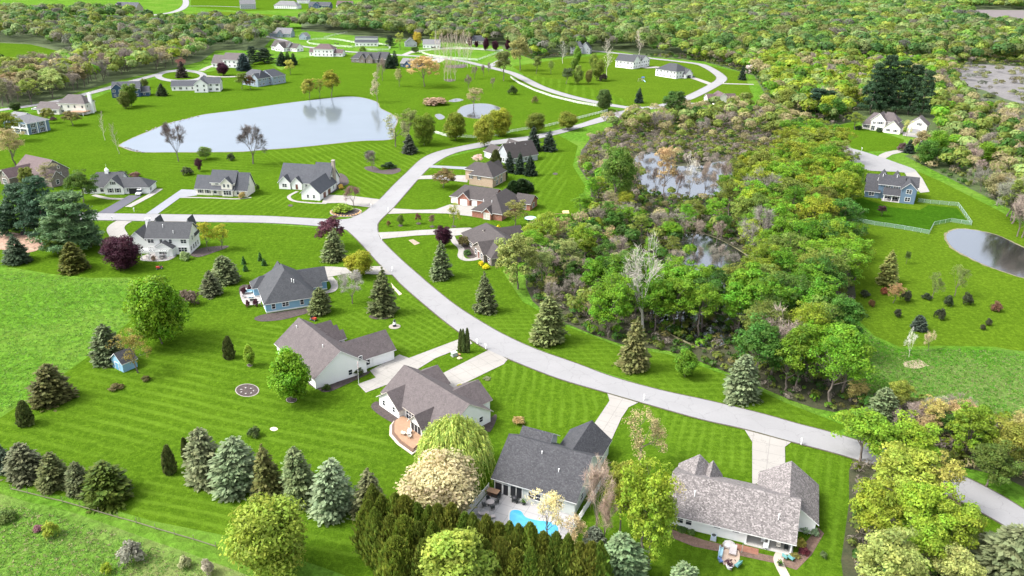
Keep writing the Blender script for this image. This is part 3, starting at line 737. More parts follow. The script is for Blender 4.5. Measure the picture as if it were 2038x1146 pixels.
def house(name, label, o, yaw, walls, roof, blocks, opens=(), fascia=None, cat="house", chimney=None, vents=(), base=None, auto=None, cuts=None):
    root = empty(name, (o[0], o[1], 0.0), math.radians(yaw)); tag(root, label, cat)
    W = MB(); T = MB(); E = MB()
    bl = []
    for k, b in enumerate(blocks):
        d = dict(ax='x', hip=(0, 0), ov=0.45, wall=None, w=0); 
        if len(b) > 6: d.update(b[6])
        e = 0.013 * k
        x0, x1, y0, y1, ze, zr = b[:6]
        bb = (x0 + e, x1 - e, y0 + e, y1 - e, ze + e, zr + e, d['ax'], d['hip'], d['ov']); bl.append((bb, d))
        wx0, wx1, wy0, wy1 = d['wall'] or bb[:4]
        # walls follow the underside of the roof
        hp = d['hip']
        def top(x, y):
            t = wall_top(bb, x, y)
            return t - 0.13
        ym = (bb[2] + bb[3]) / 2; xm = (bb[0] + bb[1]) / 2
        zb = -0.3
        def wall_face(pts):
            n = len(pts); W.poly([(x, y, zb) for x, y in (pts[0], pts[-1])] + [(x, y, z) for (x, y), z in reversed(list(zip(pts, [zz for zz in tops_])))], [tuple(range(n + 2))], d['w'])
        for side in 'FBLR':
            if side in 'FB':
                y = wy0 if side == 'F' else wy1
                xs = [wx0, wx1]
                isg = d['ax'] == 'y' and not (hp[0] if side == 'F' else hp[1])
                if isg and wx0 < xm < wx1: xs = [wx0, xm, wx1]
                pts = [(x, y) for x in xs]
            else:
                x = wx0 if side == 'L' else wx1
                ys = [wy0, wy1]
                isg = d['ax'] == 'x' and not (hp[0] if side == 'L' else hp[1])
                if isg and wy0 < ym < wy1: ys = [wy0, ym, wy1]
                pts = [(x, yy) for yy in ys]
            zz = []
            for (x, y) in pts:
                perp = (side in 'LR') == (d['ax'] == 'x')
                zz.append((top(x, y) if (isg or not perp) else bb[4] - 0.13))
            n = len(pts)
            ring = [(pts[0][0], pts[0][1], zb), (pts[-1][0], pts[-1][1], zb)] + [(pts[i][0], pts[i][1], zz[i]) for i in range(n - 1, -1, -1)]
            if side in 'BL': ring = ring[::-1]
            W.poly(ring, [tuple(range(len(ring)))], d['w'])
        P, Q, tops, edge = roof_geo(bb)
        T.poly(P, tops); T.poly(Q, [tuple(reversed(f)) for f in tops])
        E.poly(P + Q, [(i, j, 6 + j, 6 + i) for i, j in edge])
    W.build("wall", walls, root)
    r = T.build("roof", roof, root)
    E.build("fascia", fascia or FASCIA, r)
    if chimney:
        for (x, y, w, d_, zt, mt) in chimney:
            m = MB(); m.box(x - w / 2, x + w / 2, y - d_ / 2, y + d_ / 2, 0, zt); m.box(x - w / 2 - 0.1, x + w / 2 + 0.1, y - d_ / 2 - 0.1, y + d_ / 2 + 0.1, zt + 0.002, zt + 0.2)
            m.box(x - 0.2, x + 0.2, y - 0.2, y + 0.2, zt + 0.2, zt + 0.5)
            m.build("chimney", mt, root)
    for (x, y, z) in vents:
        m = MB(); m.tube((x, y, z - 0.6), (x, y, z + 0.45), 0.09, 0.09, 8); m.tube((x, y, z + 0.45), (x, y, z + 0.55), 0.13, 0.13, 8); m.build("vent_pipe", WHITE, root)
    if base is not None:
        m = MB()
        for bb, d in bl:
            m.box(bb[0] - 0.04, bb[1] + 0.04, bb[2] - 0.04, bb[3] + 0.04, -0.1, 0.35)
        m.build("foundation", base, root)
    for op in opens:
        bi, side, along, z, w, h = op[:6]
        kw = op[6] if len(op) > 6 else {}
        bb, d = bl[bi]
        opening(root, side, d['wall'] or bb[:4], along, z, w, h, **kw)
    if auto:
        rnd = random.Random(name + label)
        for bi, (bb, d) in enumerate(bl):
            for side in auto:
                a0, a1 = (bb[0], bb[1]) if side in 'FB' else (bb[2], bb[3])
                n = int((a1 - a0) / 3.4)
                for st in range(1 if bb[4] < 4.6 else 2):
                    for k in range(n):
                        c = a0 + (a1 - a0) * (k + 0.5) / n + rnd.uniform(-0.3, 0.3)
                        pt = {'F': (c, bb[2] - 0.2), 'B': (c, bb[3] + 0.2), 'L': (bb[0] - 0.2, c), 'R': (bb[1] + 0.2, c)}[side]
                        if any(q is not bb and q[0] < pt[0] < q[1] and q[2] < pt[1] < q[3] for q, _ in bl): continue
                        opening(root, side, bb[:4], c, 0.9 + 2.8 * st, rnd.choice([0.9, 1.0, 1.7]), 1.3)
    return root
def porch_posts(root, pts, z, r=0.1, mat=None):
    for (x, y) in pts:
        m = MB(); m.box(x - r, x + r, y - r, y + r, 0, z); m.box(x - r * 1.4, x + r * 1.4, y - r * 1.4, y + r * 1.4, 0, 0.2); m.build("porch_post", mat or WHITE, root)
def slab(root, name, pts, z0, z1, mat):
    m = MB(); n = len(pts)
    m.poly([(x, y, z0) for x, y in pts] + [(x, y, z1) for x, y in pts], [tuple(range(n - 1, -1, -1)), tuple(range(n, 2 * n))] + [(i, (i + 1) % n, n + (i + 1) % n, n + i) for i in range(n)])
    return m.build(name, mat, root)
Y = dict(ax='y')
SH = dict(shutters=BLACK)

h1 = house("house", "big house with a charcoal shingle roof and rear patio around a blue swimming pool", (-3.1, 112.6), -24, S_PALE, R_CHAR,
      [(0.4, 15.6, 0.4, 14.6, 3.4, 7.9), (7.6, 15.3, 9.2, 20.2, 3.4, 6.3, Y), (1.0, 6.4, 9.2, 15.6, 4.6, 6.9)],
      [(0, 'F', 2.7, 0.1, 0.95, 2.15, dict(kind="door", pane=SCREEN)), (0, 'F', 1.3, 0.2, 1.3, 2.1, dict(kind="dark")), (0, 'F', 4.7, 0.3, 2.2, 2.2, dict(kind="dark")), (0, 'F', 8.2, 1.0, 2.3, 1.3), (0, 'F', 12.5, 1.0, 1.6, 1.3), (0, 'R', 4, 1, 1.2, 1.3), (0, 'R', 10, 1, 1.2, 1.3)],
      vents=[(7.2, 5.8, 6.8), (11.2, 3.8, 5.6)])
h2 = house("house", "long ranch house under a pale mottled shingle roof with a covered back porch", (26.2, 104.6), -19.6, S_WHITE, R_PINK,
      [(0.3, 20.5, 0.4, 13.4, 2.75, 6.35, dict(wall=(0.3, 13.3, 0.6, 13.4))), (13.6, 20.4, 0.45, 13.3, 2.75, 6.3, dict(wall=(13.2, 20.4, 3.0, 13.3))), (14.4, 23.9, 6.8, 17.4, 2.75, 6.2, Y), (0.4, 6.6, 6.0, 14.8, 2.75, 5.3, Y), (4.4, 7.6, 8.0, 14.4, 2.75, 4.9, Y)],
      [(0, 'F', 2.6, 1.0, 0.9, 1.2), (0, 'F', 4.0, 1.0, 0.9, 1.2), (0, 'F', 8.6, 1.7, 1.0, 0.5), (0, 'F', 11.6, 1.7, 1.0, 0.5), (1, 'F', 15.3, 0.1, 1.8, 2.1), (1, 'F', 18.6, 0.1, 1.8, 2.1)], vents=[(4.2, 3.6, 5.2), (17.8, 3.0, 4.9)])
porch_posts(h2, [(13.3, 0.6), (16.8, 0.6), (20.3, 0.6)], 2.7, 0.12)
slab(h2, "porch_floor", [(13.2, 0.2), (20.7, 0.2), (20.7, 3.0), (13.2, 3.0)], 0, 0.14, plain("porch_concrete", (0.45, 0.43, 0.4)))
h3 = house("house", "cream house with a taupe cross gabled roof and a stepped wooden deck", (-27.6, 140.8), -46, S_WHITE, R_TAUPE,
      [(-0.2, 20.4, 1.3, 13.2, 2.9, 6.9), (0, 7.1, 0, 8.5, 2.5, 5.0, Y), (12.0, 15.8, -0.8, 6, 2.8, 4.6, Y), (-2.2, 6.0, 6.5, 13.9, 2.8, 5.3, Y), (8.6, 17.0, 6.5, 16.2, 2.8, 5.4, Y)],
      [(1, 'F', 1.8, 0.9, 0.8, 1.2), (1, 'F', 5.3, 0.9, 0.8, 1.2), (2, 'F', 13.9, 0.5, 3.2, 1.9, dict(kind="dark")), (2, 'L', 2.2, 0.5, 3.0, 1.9, dict(kind="dark")), (2, 'R', 2.2, 0.5, 3.2, 1.9, dict(kind="dark")), (0, 'F', 9.2, 0.3, 2.6, 2.1), (0, 'R', 10.6, 1.2, 0.9, 1.1)], fascia=TANTRIM, vents=[(6.0, 4.0, 3.9)])
for pts, z in (([(7.3, 0.9), (12, 0.9), (12, -0.8), (15.6, -0.8), (16.9, -1.2), (18.0, -4.6), (14.2, -4.6), (10.9, -3.9), (8.5, -2.2), (7.6, -1.2)], 0.62),
               ([(7.3, -1.2), (8.2, -2.6), (10.7, -4.4), (14.1, -5.1), (18.4, -5.1), (17.4, -1.2), (16, -0.9), (12, -0.9)], 0.4), ([(7.0, -1.3), (8.0, -3.0), (10.5, -4.9), (14.0, -5.6), (18.9, -5.6), (17.8, -1.3), (16, -1)], 0.2)):
    slab(h3, "deck" if z > 0.5 else "deck_step", pts, 0, z, WOOD if z > 0.5 else plain("step_brown", (0.12, 0.07, 0.045)) if z > 0.3 else plain("step_pale", (0.42, 0.36, 0.31)))
h4 = house("house", "white house with a steep taupe roof, three rear dormers and an attached garage wing", (-50.3, 166.4), -51, S_WHITE, R_TAUPE,
      [(-0.6, 20.0, -6.1, 6.4, 3.0, 7.6), (9.9, 18.5, 1.5, 14.5, 3.0, 6.1, Y), (-0.2, 2.4, 0.6, 6.9, 4.4, 5.7, Y), (3.0, 5.6, 0.6, 6.9, 4.4, 5.7, Y), (6.2, 8.8, 0.6, 6.9, 4.4, 5.7, Y)],
      [(0, 'F', 15.7, 0.9, 0.7, 1.5), (0, 'F', 16.7, 0.9, 0.7, 1.5), (0, 'F', 17.7, 0.9, 0.7, 1.5), (0, 'F', 4, 0.9, 1.0, 1.5), (0, 'F', 8, 0.9, 1.6, 1.5), (0, 'R', 2.3, 0.8, 0.9, 1.2), (1, 'R', 7.6, 0.9, 0.9, 1.3), (1, 'R', 11.4, 0.0, 4.9, 2.3, dict(kind="garage")), (0, 'R', 5.0, 3.6, 0.7, 1.0)], vents=[(1.5, -1.6, 6.4), (14.6, -1.3, 6.7)])
h5 = house("house", "light blue house with a dark hipped roof and white framed windows", (-64.9, 185.0), 24.7, S_BLUE, R_DARK,
      [(0.3, 13.5, 0.3, 17.2, 3.05, 8.7, dict(ax='y', hip=(7.0, 5.0))), (9.5, 18.4, 10.2, 17.1, 3.0, 5.7), (-1.2, 3.5, 12.2, 16.9, 3.0, 5.0, dict(hip=(2.2, 0))), (4.0, 9.6, 10.0, 19.0, 3.1, 7.0, Y), (12.0, 16.2, 7.0, 11.0, 2.9, 4.6)],
      [(0, 'F', 2.3, 0.95, 0.85, 1.4), (0, 'F', 5.4, 1.2, 1.6, 1.1), (0, 'F', 9.7, 0.95, 0.85, 1.4), (0, 'L', 4, 0.2, 1.8, 2.0), (0, 'L', 9, 0.9, 1.2, 1.2), (1, 'R', 12, 0.9, 0.8, 1.3)], base=FASCIA,
      vents=[(8.1, 4.2, 6.6), (8.6, 3.9, 6.4)])
h6 = house("house", "two storey white house with a charcoal roof and white back pergola", (-114.2, 226.8), 1.6, S_WHITE, R_DARK,
      [(0.2, 13.2, 0.2, 8.7, 5.65, 9.3), (-6.7, 0.8, 0.6, 9.2, 3.7, 7.3, Y), (3.2, 8.7, -2.2, 3.0, 3.0, 4.7, Y), (0.4, 3.0, 5.5, 9.4, 5.7, 10.0, Y), (10.4, 13.1, 5.5, 9.6, 5.7, 10.0, Y)],
      [(0, 'F', 1.5, 3.75, 1.8, 1.3), (0, 'F', 4.7, 3.75, 0.85, 1.3), (0, 'F', 7.6, 3.75, 0.85, 1.3), (0, 'F', 11.6, 3.75, 1.7, 1.3), (0, 'F', 1.5, 0.9, 2.2, 1.3), (0, 'F', 11.0, 0.9, 2.6, 1.4), (2, 'F', 5.9, 1.0, 2.6, 1.1),
       (0, 'R', 3.2, 3.9, 0.7, 1.3), (0, 'R', 1.4, 0.9, 0.7, 1.4), (0, 'R', 3.4, 0.9, 0.8, 1.4), (0, 'R', 5.3, 0.9, 0.8, 1.4), (0, 'R', 7.2, 0.9, 0.8, 1.4), (1, 'F', -4.4, 4.1, 0.9, 1.3), (1, 'F', -1.7, 0.9, 0.8, 1.3)], chimney=[(-0.6, 5.2, 1.3, 0.9, 9.9, S_WHITE)], vents=[(4.8, 2.9, 8.4), (8.4, 1.3, 6.9)])
h7 = house("house", "white ranch house with a cupola and an open dark garage door", (-158.3, 289.9), 6.3, S_WHITE, R_DARK,
      [(0, 7.0, 0, 10.5, 2.9, 6.4, Y), (-8.5, 5.5, 1.6, 12.2, 2.8, 7.2, dict(hip=(4, 0))), (6.0, 16.2, 0.7, 9.4, 2.8, 5.5, dict(hip=(0, 4)))],
      [(0, 'F', 2.2, 0.9, 1.0, 1.5, SH), (0, 'F', 4.9, 0.9, 1.0, 1.5, SH), (0, 'F', 3.5, 4.0, 0.8, 1.0, SH), (2, 'F', 10.9, 0.0, 4.4, 2.3, dict(kind="garage", pane=SCREEN)), (2, 'F', 8.3, 0.9, 0.5, 1.3), (2, 'R', 3, 0.9, 0.5, 1.5, SH), (1, 'F', -6.8, 0.7, 1.2, 1.6), (1, 'F', -4.2, 0.7, 1.2, 1.6), (1, 'F', -1.6, 0.7, 1.2, 1.8)])  # open garage bay: interior shade painted as a near-black panel
m = MB(); m.box(-1.2, 0.0, 6.2, 7.5, 6.2, 8.0); m.lathe([(0.95, 8.0), (0.1, 9.0)], 4, -0.6, 6.85); m.tube((-0.6, 6.85, 9.0), (-0.6, 6.85, 10.4), 0.03, 0.02); m.build("cupola", WHITE, h7)
h8 = house("house", "cream house with grey shingles and a gabled upper storey behind a front porch", (-123.8, 292.0), -4.3, S_CREAM, R_BLUE,
      [(0, 6.6, 0, 7.6, 2.95, 7.0), (6.2, 15.6, 0.7, 7.4, 5.5, 9.2), (15.2, 20.6, 0, 7.6, 2.95, 8.6), (6.5, 15.3, -0.6, 2.6, 2.8, 4.0, dict(ax='x', wall=(6.5, 15.3, 0.3, 2.6))), (10.7, 15.0, -0.7, 4.5, 5.3, 7.3, Y)],
      [(0, 'F', 1.9, 0.9, 1.0, 1.5, SH), (0, 'F', 4.8, 0.9, 1.0, 1.5, SH), (3, 'F', 7.6, 0.8, 1.2, 1.6), (3, 'F', 9.4, 0.1, 1.0, 2.1, dict(kind="door", pane=TANTRIM)), (4, 'F', 12.9, 0.6, 3.0, 1.8), (4, 'F', 12.0, 3.6, 0.8, 1.2), (4, 'F', 13.6, 3.6, 0.8, 1.2), (1, 'F', 8.5, 4.2, 1.4, 0.8), (2, 'F', 16.8, 0.7, 1.0, 1.7), (2, 'F', 19.1, 0.7, 1.0, 1.7), (2, 'R', 2.4, 3.8, 0.7, 1.3)])
h9 = house("house", "white house with blue grey shingles, forward garage wing and brown garage doors", (-81.6, 288.0), -9.1, S_WHITE, R_BLUE,
      [(0, 7.4, 0, 17, 3.05, 6.6, Y), (-15, 5.6, 13.2, 25, 3.0, 8.9), (-14.8, -10.0, 12.0, 18, 3.0, 5.4, Y), (-9.6, -5.2, 12.3, 17, 2.9, 5.0, Y), (-1.0, 5.5, 13.0, 25.2, 3.1, 10.0)],
      [(0, 'F', 2.6, 0.9, 0.8, 1.2), (0, 'F', 5.0, 0.9, 0.8, 1.2), (0, 'R', 4.6, 0, 2.6, 2.2, dict(kind="garage", pane=DOORBROWN)), (0, 'R', 9.4, 0, 2.8, 2.2, dict(kind="garage", pane=DOORBROWN)), (0, 'R', 14, 0.9, 0.7, 1.3), (2, 'F', -12.4, 0.9, 1.8, 1.3), (3, 'F', -7.4, 0.1, 1.0, 2.1, dict(kind="door", pane=DOORBROWN)), (1, 'F', -3.2, 0.9, 1.7, 1.3), (4, 'R', 17, 0.9, 0.7, 1.3), (4, 'R', 21, 0.9, 0.7, 1.3)], chimney=[(6.0, 19, 1.0, 1.6, 11.0, S_TAN)])
house("house", "brown stone house with a reddish roof behind the tall pines", (-183.3, 298.0), 62, S_STONE, R_RED,
      [(0, 5.2, 0, 12, 3.6, 6.4, Y), (1.5, 13.5, 9, 26, 4.0, 8.6, Y), (-7, 4, 16, 22.5, 3.6, 6.4)], [(0, 'F', 2.6, 1.0, 1.2, 1.6), (1, 'F', 9.5, 1.2, 1.4, 1.6), (1, 'F', 9.5, 4.6, 0.8, 1.0), (2, 'L', 19.2, 3.8, 0.9, 1.2), (2, 'L', 19.2, 0.5, 2.4, 2.0)])
h11 = house("house", "red brick house with a dark hipped roof and a two door garage", (-14.2, 269.1), -22.4, S_BRICK, R_BROWN,
      [(-1.2, 10.6, 0.8, 21, 2.95, 7.1, dict(ax='y', hip=(8, 3))), (-16.1, 1.0, 12.9, 25.5, 2.9, 6.0, dict(hip=(3, 0))), (-12.6, -7.8, 12.2, 18, 2.8, 5.0, dict(ax='y', w=0)), (9, 15.3, 16.5, 24, 2.9, 5.2), (3.4, 6.8, -0.2, 6, 2.8, 4.5, dict(ax='y')), (6.5, 10.2, 1.9, 8, 2.8, 4.2, dict(hip=(0, 1.5)))],
      [(1, 'F', -14.4, 0, 2.6, 2.2, dict(kind="garage")), (2, 'F', -10.2, 0, 2.7, 2.2, dict(kind="garage")), (1, 'F', -6.0, 0, 2.0, 2.2, dict(kind="garage")), (4, 'F', 5.1, 0.3, 2.2, 2.2, dict(pane=TANTRIM)), (3, 'F', 12.4, 0.5, 2.4, 1.8), (3, 'R', 20, 0.6, 1.6, 1.6)], vents=[(1.2, 5.5, 5.2), (4.8, 5.0, 5.4)])
house("house", "peach brick two storey house with a brown hipped roof and skylights", (-18.5, 313.4), -24.6, S_PEACH, R_BROWN,
      [(0, 10.8, 0, 12.5, 4.7, 8.9, dict(ax='y', hip=(5.2, 4.0), ov=0.45)), (2.8, 8.4, 8, 16, 4.6, 7.6, dict(ax='y')), (-5.0, 3.0, 6, 14, 4.8, 7.2, dict(hip=(2.5, 0)))],
      [(0, 'F', 0.9, 2.75, 0.7, 1.3, SH), (0, 'F', 4.6, 2.75, 0.7, 1.3, SH), (0, 'R', 2, 2.8, 0.9, 1.3), (0, 'R', 5, 2.8, 0.9, 1.3), (0, 'R', 8.5, 2.8, 0.9, 1.3), (0, 'R', 4, 0.5, 1.6, 1.8), (0, 'R', 8, 0.5, 1.6, 1.8)])
house("house", "grey gabled house with a long taupe roof beside two dark spruces", (-14.4, 360.6), -52, S_GREY, R_BROWN,
      [(8, 18, 1.5, 18, 3.2, 8.6, Y), (-1, 10, 1, 9.5, 3, 5.6), (2, 14, 10, 17, 3.2, 7.6)], [(0, 'F', 12, 0.8, 1.0, 1.5), (0, 'F', 13.6, 0.8, 1.0, 1.5), (1, 'F', 2.5, 0, 2.6, 2.2, dict(kind="garage")), (1, 'F', 6, 0, 2.6, 2.2, dict(kind="garage")), (0, 'R', 5, 0.8, 1.6, 1.4), (0, 'R', 11, 0.8, 1.6, 1.4)], vents=[(12.2, 6, 8.3), (13.6, 8, 8.0)])
house("house", "brown stone house with a curving entry walk and yellow front shrubs", (-17.3, 244.2), -65.2, S_STONE, R_BROWN,
      [(0, 25, 0.4, 14, 2.9, 6.9, dict(hip=(4.5, 5))), (12.8, 21.4, -0.6, 8, 3.0, 5.5, Y), (4.5, 12.2, 5, 17.5, 2.9, 6.0, Y)], [(1, 'F', 17.2, 0.1, 1.3, 2.2, dict(kind="door", pane=DOORBROWN)), (1, 'F', 14.8, 0.8, 1.0, 1.6), (1, 'F', 19.6, 0.8, 1.0, 1.6), (0, 'F', 3, 0.8, 1.6, 1.4), (0, 'F', 8, 0.8, 1.6, 1.4), (0, 'F', 23, 0.8, 1.2, 1.4), (0, 'R', 4, 0.5, 1.2, 1.6)], fascia=TANTRIM)
h15 = house("house", "slate blue house beside the cul-de-sac with a fenced back lawn", (144.3, 311.0), -22.6, S_SLATE, R_CHAR,
      [(0.4, 5.6, -6, 6.4, 3.0, 8.4), (5.0, 14, -5.5, 6.0, 6.0, 8.6), (13.5, 19.2, -3.2, 6.2, 5.6, 8.5), (13.2, 18.5, -9.0, 0.5, 6.0, 8.4, Y), (5.2, 7.8, 0.5, 6.6, 7.4, 9.3, Y), (10.2, 12.8, 0.5, 6.6, 7.4, 9.3, Y), (7.2, 13.4, -8.5, -2.0, 2.8, 5.0, dict(wall=(7.2, 13.3, -5.6, -2.1)))],
      [(0, 'F', 2.8, 1.0, 1.8, 1.4), (0, 'L', -3, 1.0, 0.8, 1.5), (0, 'L', 0.5, 1.0, 0.8, 1.5), (1, 'F', 8.4, 4.7, 1.7, 0.9), (1, 'F', 11.2, 4.7, 1.7, 0.9), (3, 'F', 15.9, 4.1, 1.8, 1.5), (3, 'F', 15.9, 1.0, 1.8, 1.5), (6, 'F', 8.8, 0.3, 2.0, 1.9), (6, 'F', 11.6, 0.3, 2.0, 1.9), (3, 'R', -5, 1.0, 0.9, 2.0), (3, 'R', -5, 4.0, 0.8, 1.3)], vents=[(6.0, -1.2, 8.3), (11.2, -1.0, 8.4), (4.4, -2.6, 7.0)])
porch_posts(h15, [(7.4, -8.4), (10.3, -8.4), (13.0, -8.4)], 2.8, 0.12)
slab(h15, "patio", [(6.8, -9.3), (13.2, -9.3), (13.2, -5.4), (6.8, -5.4)], 0, 0.16, SLAB)
house("house", "cream gabled house in front of the tall dark pine stand", (196.7, 443.0), -36, S_CREAM, R_TAUPE,
      [(0, 18, 2.5, 12.5, 3.3, 9.0, dict(hip=(4, 4))), (4.6, 12.2, 1.0, 10, 6.2, 9.9, Y), (11, 18.2, 3.2, 12.2, 6.0, 10.0, dict(hip=(0, 4))), (12.2, 20.8, -1.0, 8, 3.3, 7.0, Y)],
      [(1, 'F', 9.6, 4.0, 2.2, 1.3, SH), (1, 'F', 10.0, 0.6, 2.2, 1.6, SH), (1, 'F', 6.2, 0.3, 1.8, 2.4), (1, 'F', 6.4, 3.8, 1.5, 1.2), (3, 'F', 14.6, 1.0, 1.0, 1.3, SH), (3, 'F', 18.4, 1.0, 1.0, 1.3, SH), (0, 'F', 1.6, 1.0, 0.9, 1.3, SH), (0, 'F', 3.6, 1.0, 0.9, 1.3, SH)])
house("garage", "detached garage with a wide grey door and windowed gable by the pine stand", (221.0, 436.5), -34, S_CREAM, R_TAUPE, [(-1, 8.6, 0, 9, 5.0, 8.8, Y)], [(0, 'F', 3.2, 0, 5.2, 2.4, dict(kind="garage", pane=DOORGREY)), (0, 'F', 4.6, 4.4, 2.4, 1.3)], cat="garage")
house("house", "long white two storey house near the forest edge on the hill drive", (86.2, 694.6), -39, S_WHITE, R_DARK, [(0, 17.7, 0, 12, 6.0, 10.8), (5, 17.2, 14, 28, 5.8, 9.6), (6, 16, 10, 17, 5.6, 9)], auto="FR")
house("house", "white house with a dark hipped roof inside the curve of the hill drive", (112.9, 645.7), -50, S_WHITE, R_DARK, [(0, 21, 0, 18, 5.6, 10.4, dict(hip=(7, 7))), (14, 24, 8, 17, 3.2, 7.0)], [(1, 'R', 12.5, 0, 5, 2.3, dict(kind="garage", pane=SCREEN))], auto="FR")
house("house", "grey blue house half hidden by budding trees on the hill", (53.2, 791.0), -15, S_GREY, R_BLUE, [(0, 12, 0, 12, 6.4, 11.5, dict(hip=(4, 4))), (9, 19, 2, 12, 5.0, 11, Y)], auto="FR")
house("house", "cream house with a purple brown roof among the marsh shrubs", (129.7, 513.9), 5.6, S_CREAM, R_RED, [(0, 12, 0, 12, 3.2, 7.4, Y), (-3, 5, 3, 12, 3.0, 6.0), (8, 16, 4, 11, 3.0, 6.2)], auto="F")
h21 = house("house", "white house with a grey roof and stacked white porches at the lake's left end", (-246.7, 391.8), -20, S_SLATE, R_GREY, [(-14, 0, 0, 12.5, 5.8, 8.6, dict(ax='y', hip=(0, 5))), (-22, -10, 4, 14, 5.6, 8.8, dict(hip=(3, 0)))],
      [(0, 'F', -11.6, 3.4, 3.0, 1.6), (0, 'F', -7.4, 3.4, 3.4, 1.6), (0, 'F', -3, 3.4, 3.0, 1.6), (0, 'F', -11.6, 0.2, 2.8, 2.2), (0, 'F', -7.4, 0.2, 2.8, 2.2), (0, 'F', -3, 0.2, 2.8, 2.2), (0, 'R', 3, 3.2, 2.6, 1.8), (0, 'R', 8, 3.2, 2.6, 1.8), (0, 'R', 3, 0.2, 2.6, 2.2), (0, 'R', 8, 0.2, 2.6, 2.2)])
porch_posts(h21, [(-13.6, -0.3), (-9.5, -0.3), (-5.2, -0.3), (-0.2, -0.3), (0.4, 5), (0.4, 10)], 5.6, 0.18)
m = MB(); m.box(-14, 0.4, -0.5, -0.02, 2.8, 3.15); m.build("porch_beam", WHITE, h21)
h22 = house("house", "two storey white house with a taupe roof and a rear timber deck", (-261.1, 447.0), -3.4, S_CREAM, R_TAUPE, [(0, 15.8, 0, 10, 6.4, 10.4, dict(hip=(4, 4))), (-12, 1, -2, 8, 3.2, 6.2)], auto="FR", chimney=[(16.4, 5, 1.8, 1.3, 11, S_WHITE)])
slab(h22, "deck", [(9, -5), (17, -5), (18.5, 1), (15.9, 1), (15.9, -0.05), (9, -0.05)], 2.0, 2.3, WOOD)
for x, y in ((9.3, -4.7), (13, -4.7), (16.7, -4.7)): 
    m = MB(); m.box(x - 0.12, x + 0.12, y - 0.12, y + 0.12, 0, 2.0); m.build("deck_post", WHITE, h22)
house("house", "navy blue two storey house with grey shingles behind two dark evergreens", (-256.8, 502.4), 18, S_NAVY, R_BLUE, [(0, 16, 0, 11, 5.6, 9.2), (-0.5, 6.5, -1.5, 9, 5.8, 8.8, Y), (15, 21, 2, 10, 3, 5.8)], auto="FR")
house("house", "white lakeside house with a long low barn wing beside the turning circle", (-231.7, 532.2), 12, S_WHITE, R_BLUE, [(0, 19, 0, 9, 3.2, 6.2), (16, 24.5, -9, 9, 5.4, 8.9, Y), (20, 32, -6, 6, 5.4, 8.7)], auto="FR")
house("house", "pale house with a taupe roof beyond the turning circle", (-247.5, 650.7), -8.5, S_WHITE, R_TAUPE, [(0, 11, 0, 13, 3.4, 9.2), (9.5, 25, 1, 14, 6.4, 11)], auto="FR")
house("house", "blue grey lakeside house with two hipped roofs and white corner trim", (-179.9, 556.1), -28, S_BGREY, R_BLUE, [(-17, 0, 0, 12, 5.8, 10.5, dict(hip=(5, 3))), (-11, 2, 11, 24, 5.8, 9.8, dict(ax='y', hip=(0, 4))), (-6, 0.3, -1.5, 6, 5.8, 8.8, Y)], auto="FR")
house("house", "white house with a dark taupe roof above the lake's far lawn", (-235.9, 777.4), -30, S_WHITE, R_BROWN, [(0, 20, 0, 11, 3.8, 8.8), (9, 20, -4, 8, 3.6, 8.0, Y), (18, 30, 3, 12, 3.4, 7)], auto="FR")
house("house", "white house with a reddish hipped roof on the rise above the lake", (-189.3, 736.8), -4, S_WHITE, R_RED, [(5, 23, -3, 10, 6.8, 10.6, dict(hip=(5, 5))), (0, 7, 0, 8, 3.5, 6.3), (22, 31, -1, 8, 3.2, 6.2)], auto="FR")
house("house", "pale blue house with grey shingles behind the white paddock fence", (-266.3, 898.7), -5, S_BGREY, R_GREY, [(0, 17, 0, 12, 4.2, 9.6), (2, 8, -2, 6, 4, 7.5, Y), (-8, 2, 2, 12, 4, 8)], auto="F")
house("garage", "small pale blue gabled outbuilding beside the white paddock fence", (-235.1, 877.3), -16, S_BGREY, R_GREY, [(0, 8.6, 0, 9, 3.8, 7.2, Y)], auto="F", cat="garage")
house("barn", "white barn with a raised centre roof in the fenced paddock", (-164.1, 823.0), 5, S_WHITE, R_BLUE, [(0, 22.8, 0, 11, 3.8, 7.4), (0.2, 22.6, 3.4, 7.6, 7.8, 9.2)], auto="F", cat="barn")
house("house", "dark roofed house with white front gables below the paddock", (-142.9, 695.9), -9.5, S_STONE, R_CHAR, [(0, 24, 0, 12, 3.8, 8.6, dict(hip=(5, 0))), (8, 13, -2, 6, 4, 7.4, Y), (14, 20, -2, 6, 4, 7.6, Y), (22, 32, 2, 13, 3.8, 9)], auto="F")
house("house", "navy house with a grey roof behind the great tan oak", (-96.9, 672.3), -24, S_NAVY, R_GREY, [(0, 18, 0, 10, 3.4, 6.8), (5, 10, -2, 5, 3.2, 5.6, Y)], auto="F")
house("house", "small dark roofed house with a white gable by the round yellow tree", (-113.4, 824.3), 10, S_GREY, R_BLUE, [(0, 12, 0, 10, 4, 8.4, Y)], auto="F")
house("house", "dark hipped roof house behind the purple trees at the wood's edge", (-50.6, 857.9), 15, S_CREAM, R_BLUE, [(0, 21, 0, 12, 3.8, 8.4, dict(hip=(6, 6)))], auto="F")
house("house", "white walled building seen through the pale poplar trunks", (-94.0, 814.6), 0, S_WHITE, R_GREY, [(0, 17, 0, 10, 4.2, 8.2)], auto="F")
house("house", "tall pale house beside the far hay field drive", (-447.8, 1331.6), 20, S_GREY, R_GREY, [(0, 24, 0, 14, 8, 14)], auto="F")
house("house", "wide white house with a grey roof on the far hilltop street", (-402, 1362), -8, S_WHITE, R_GREY, [(0, 40, 0, 18, 5.5, 12, dict(hip=(8, 8)))], auto="F")
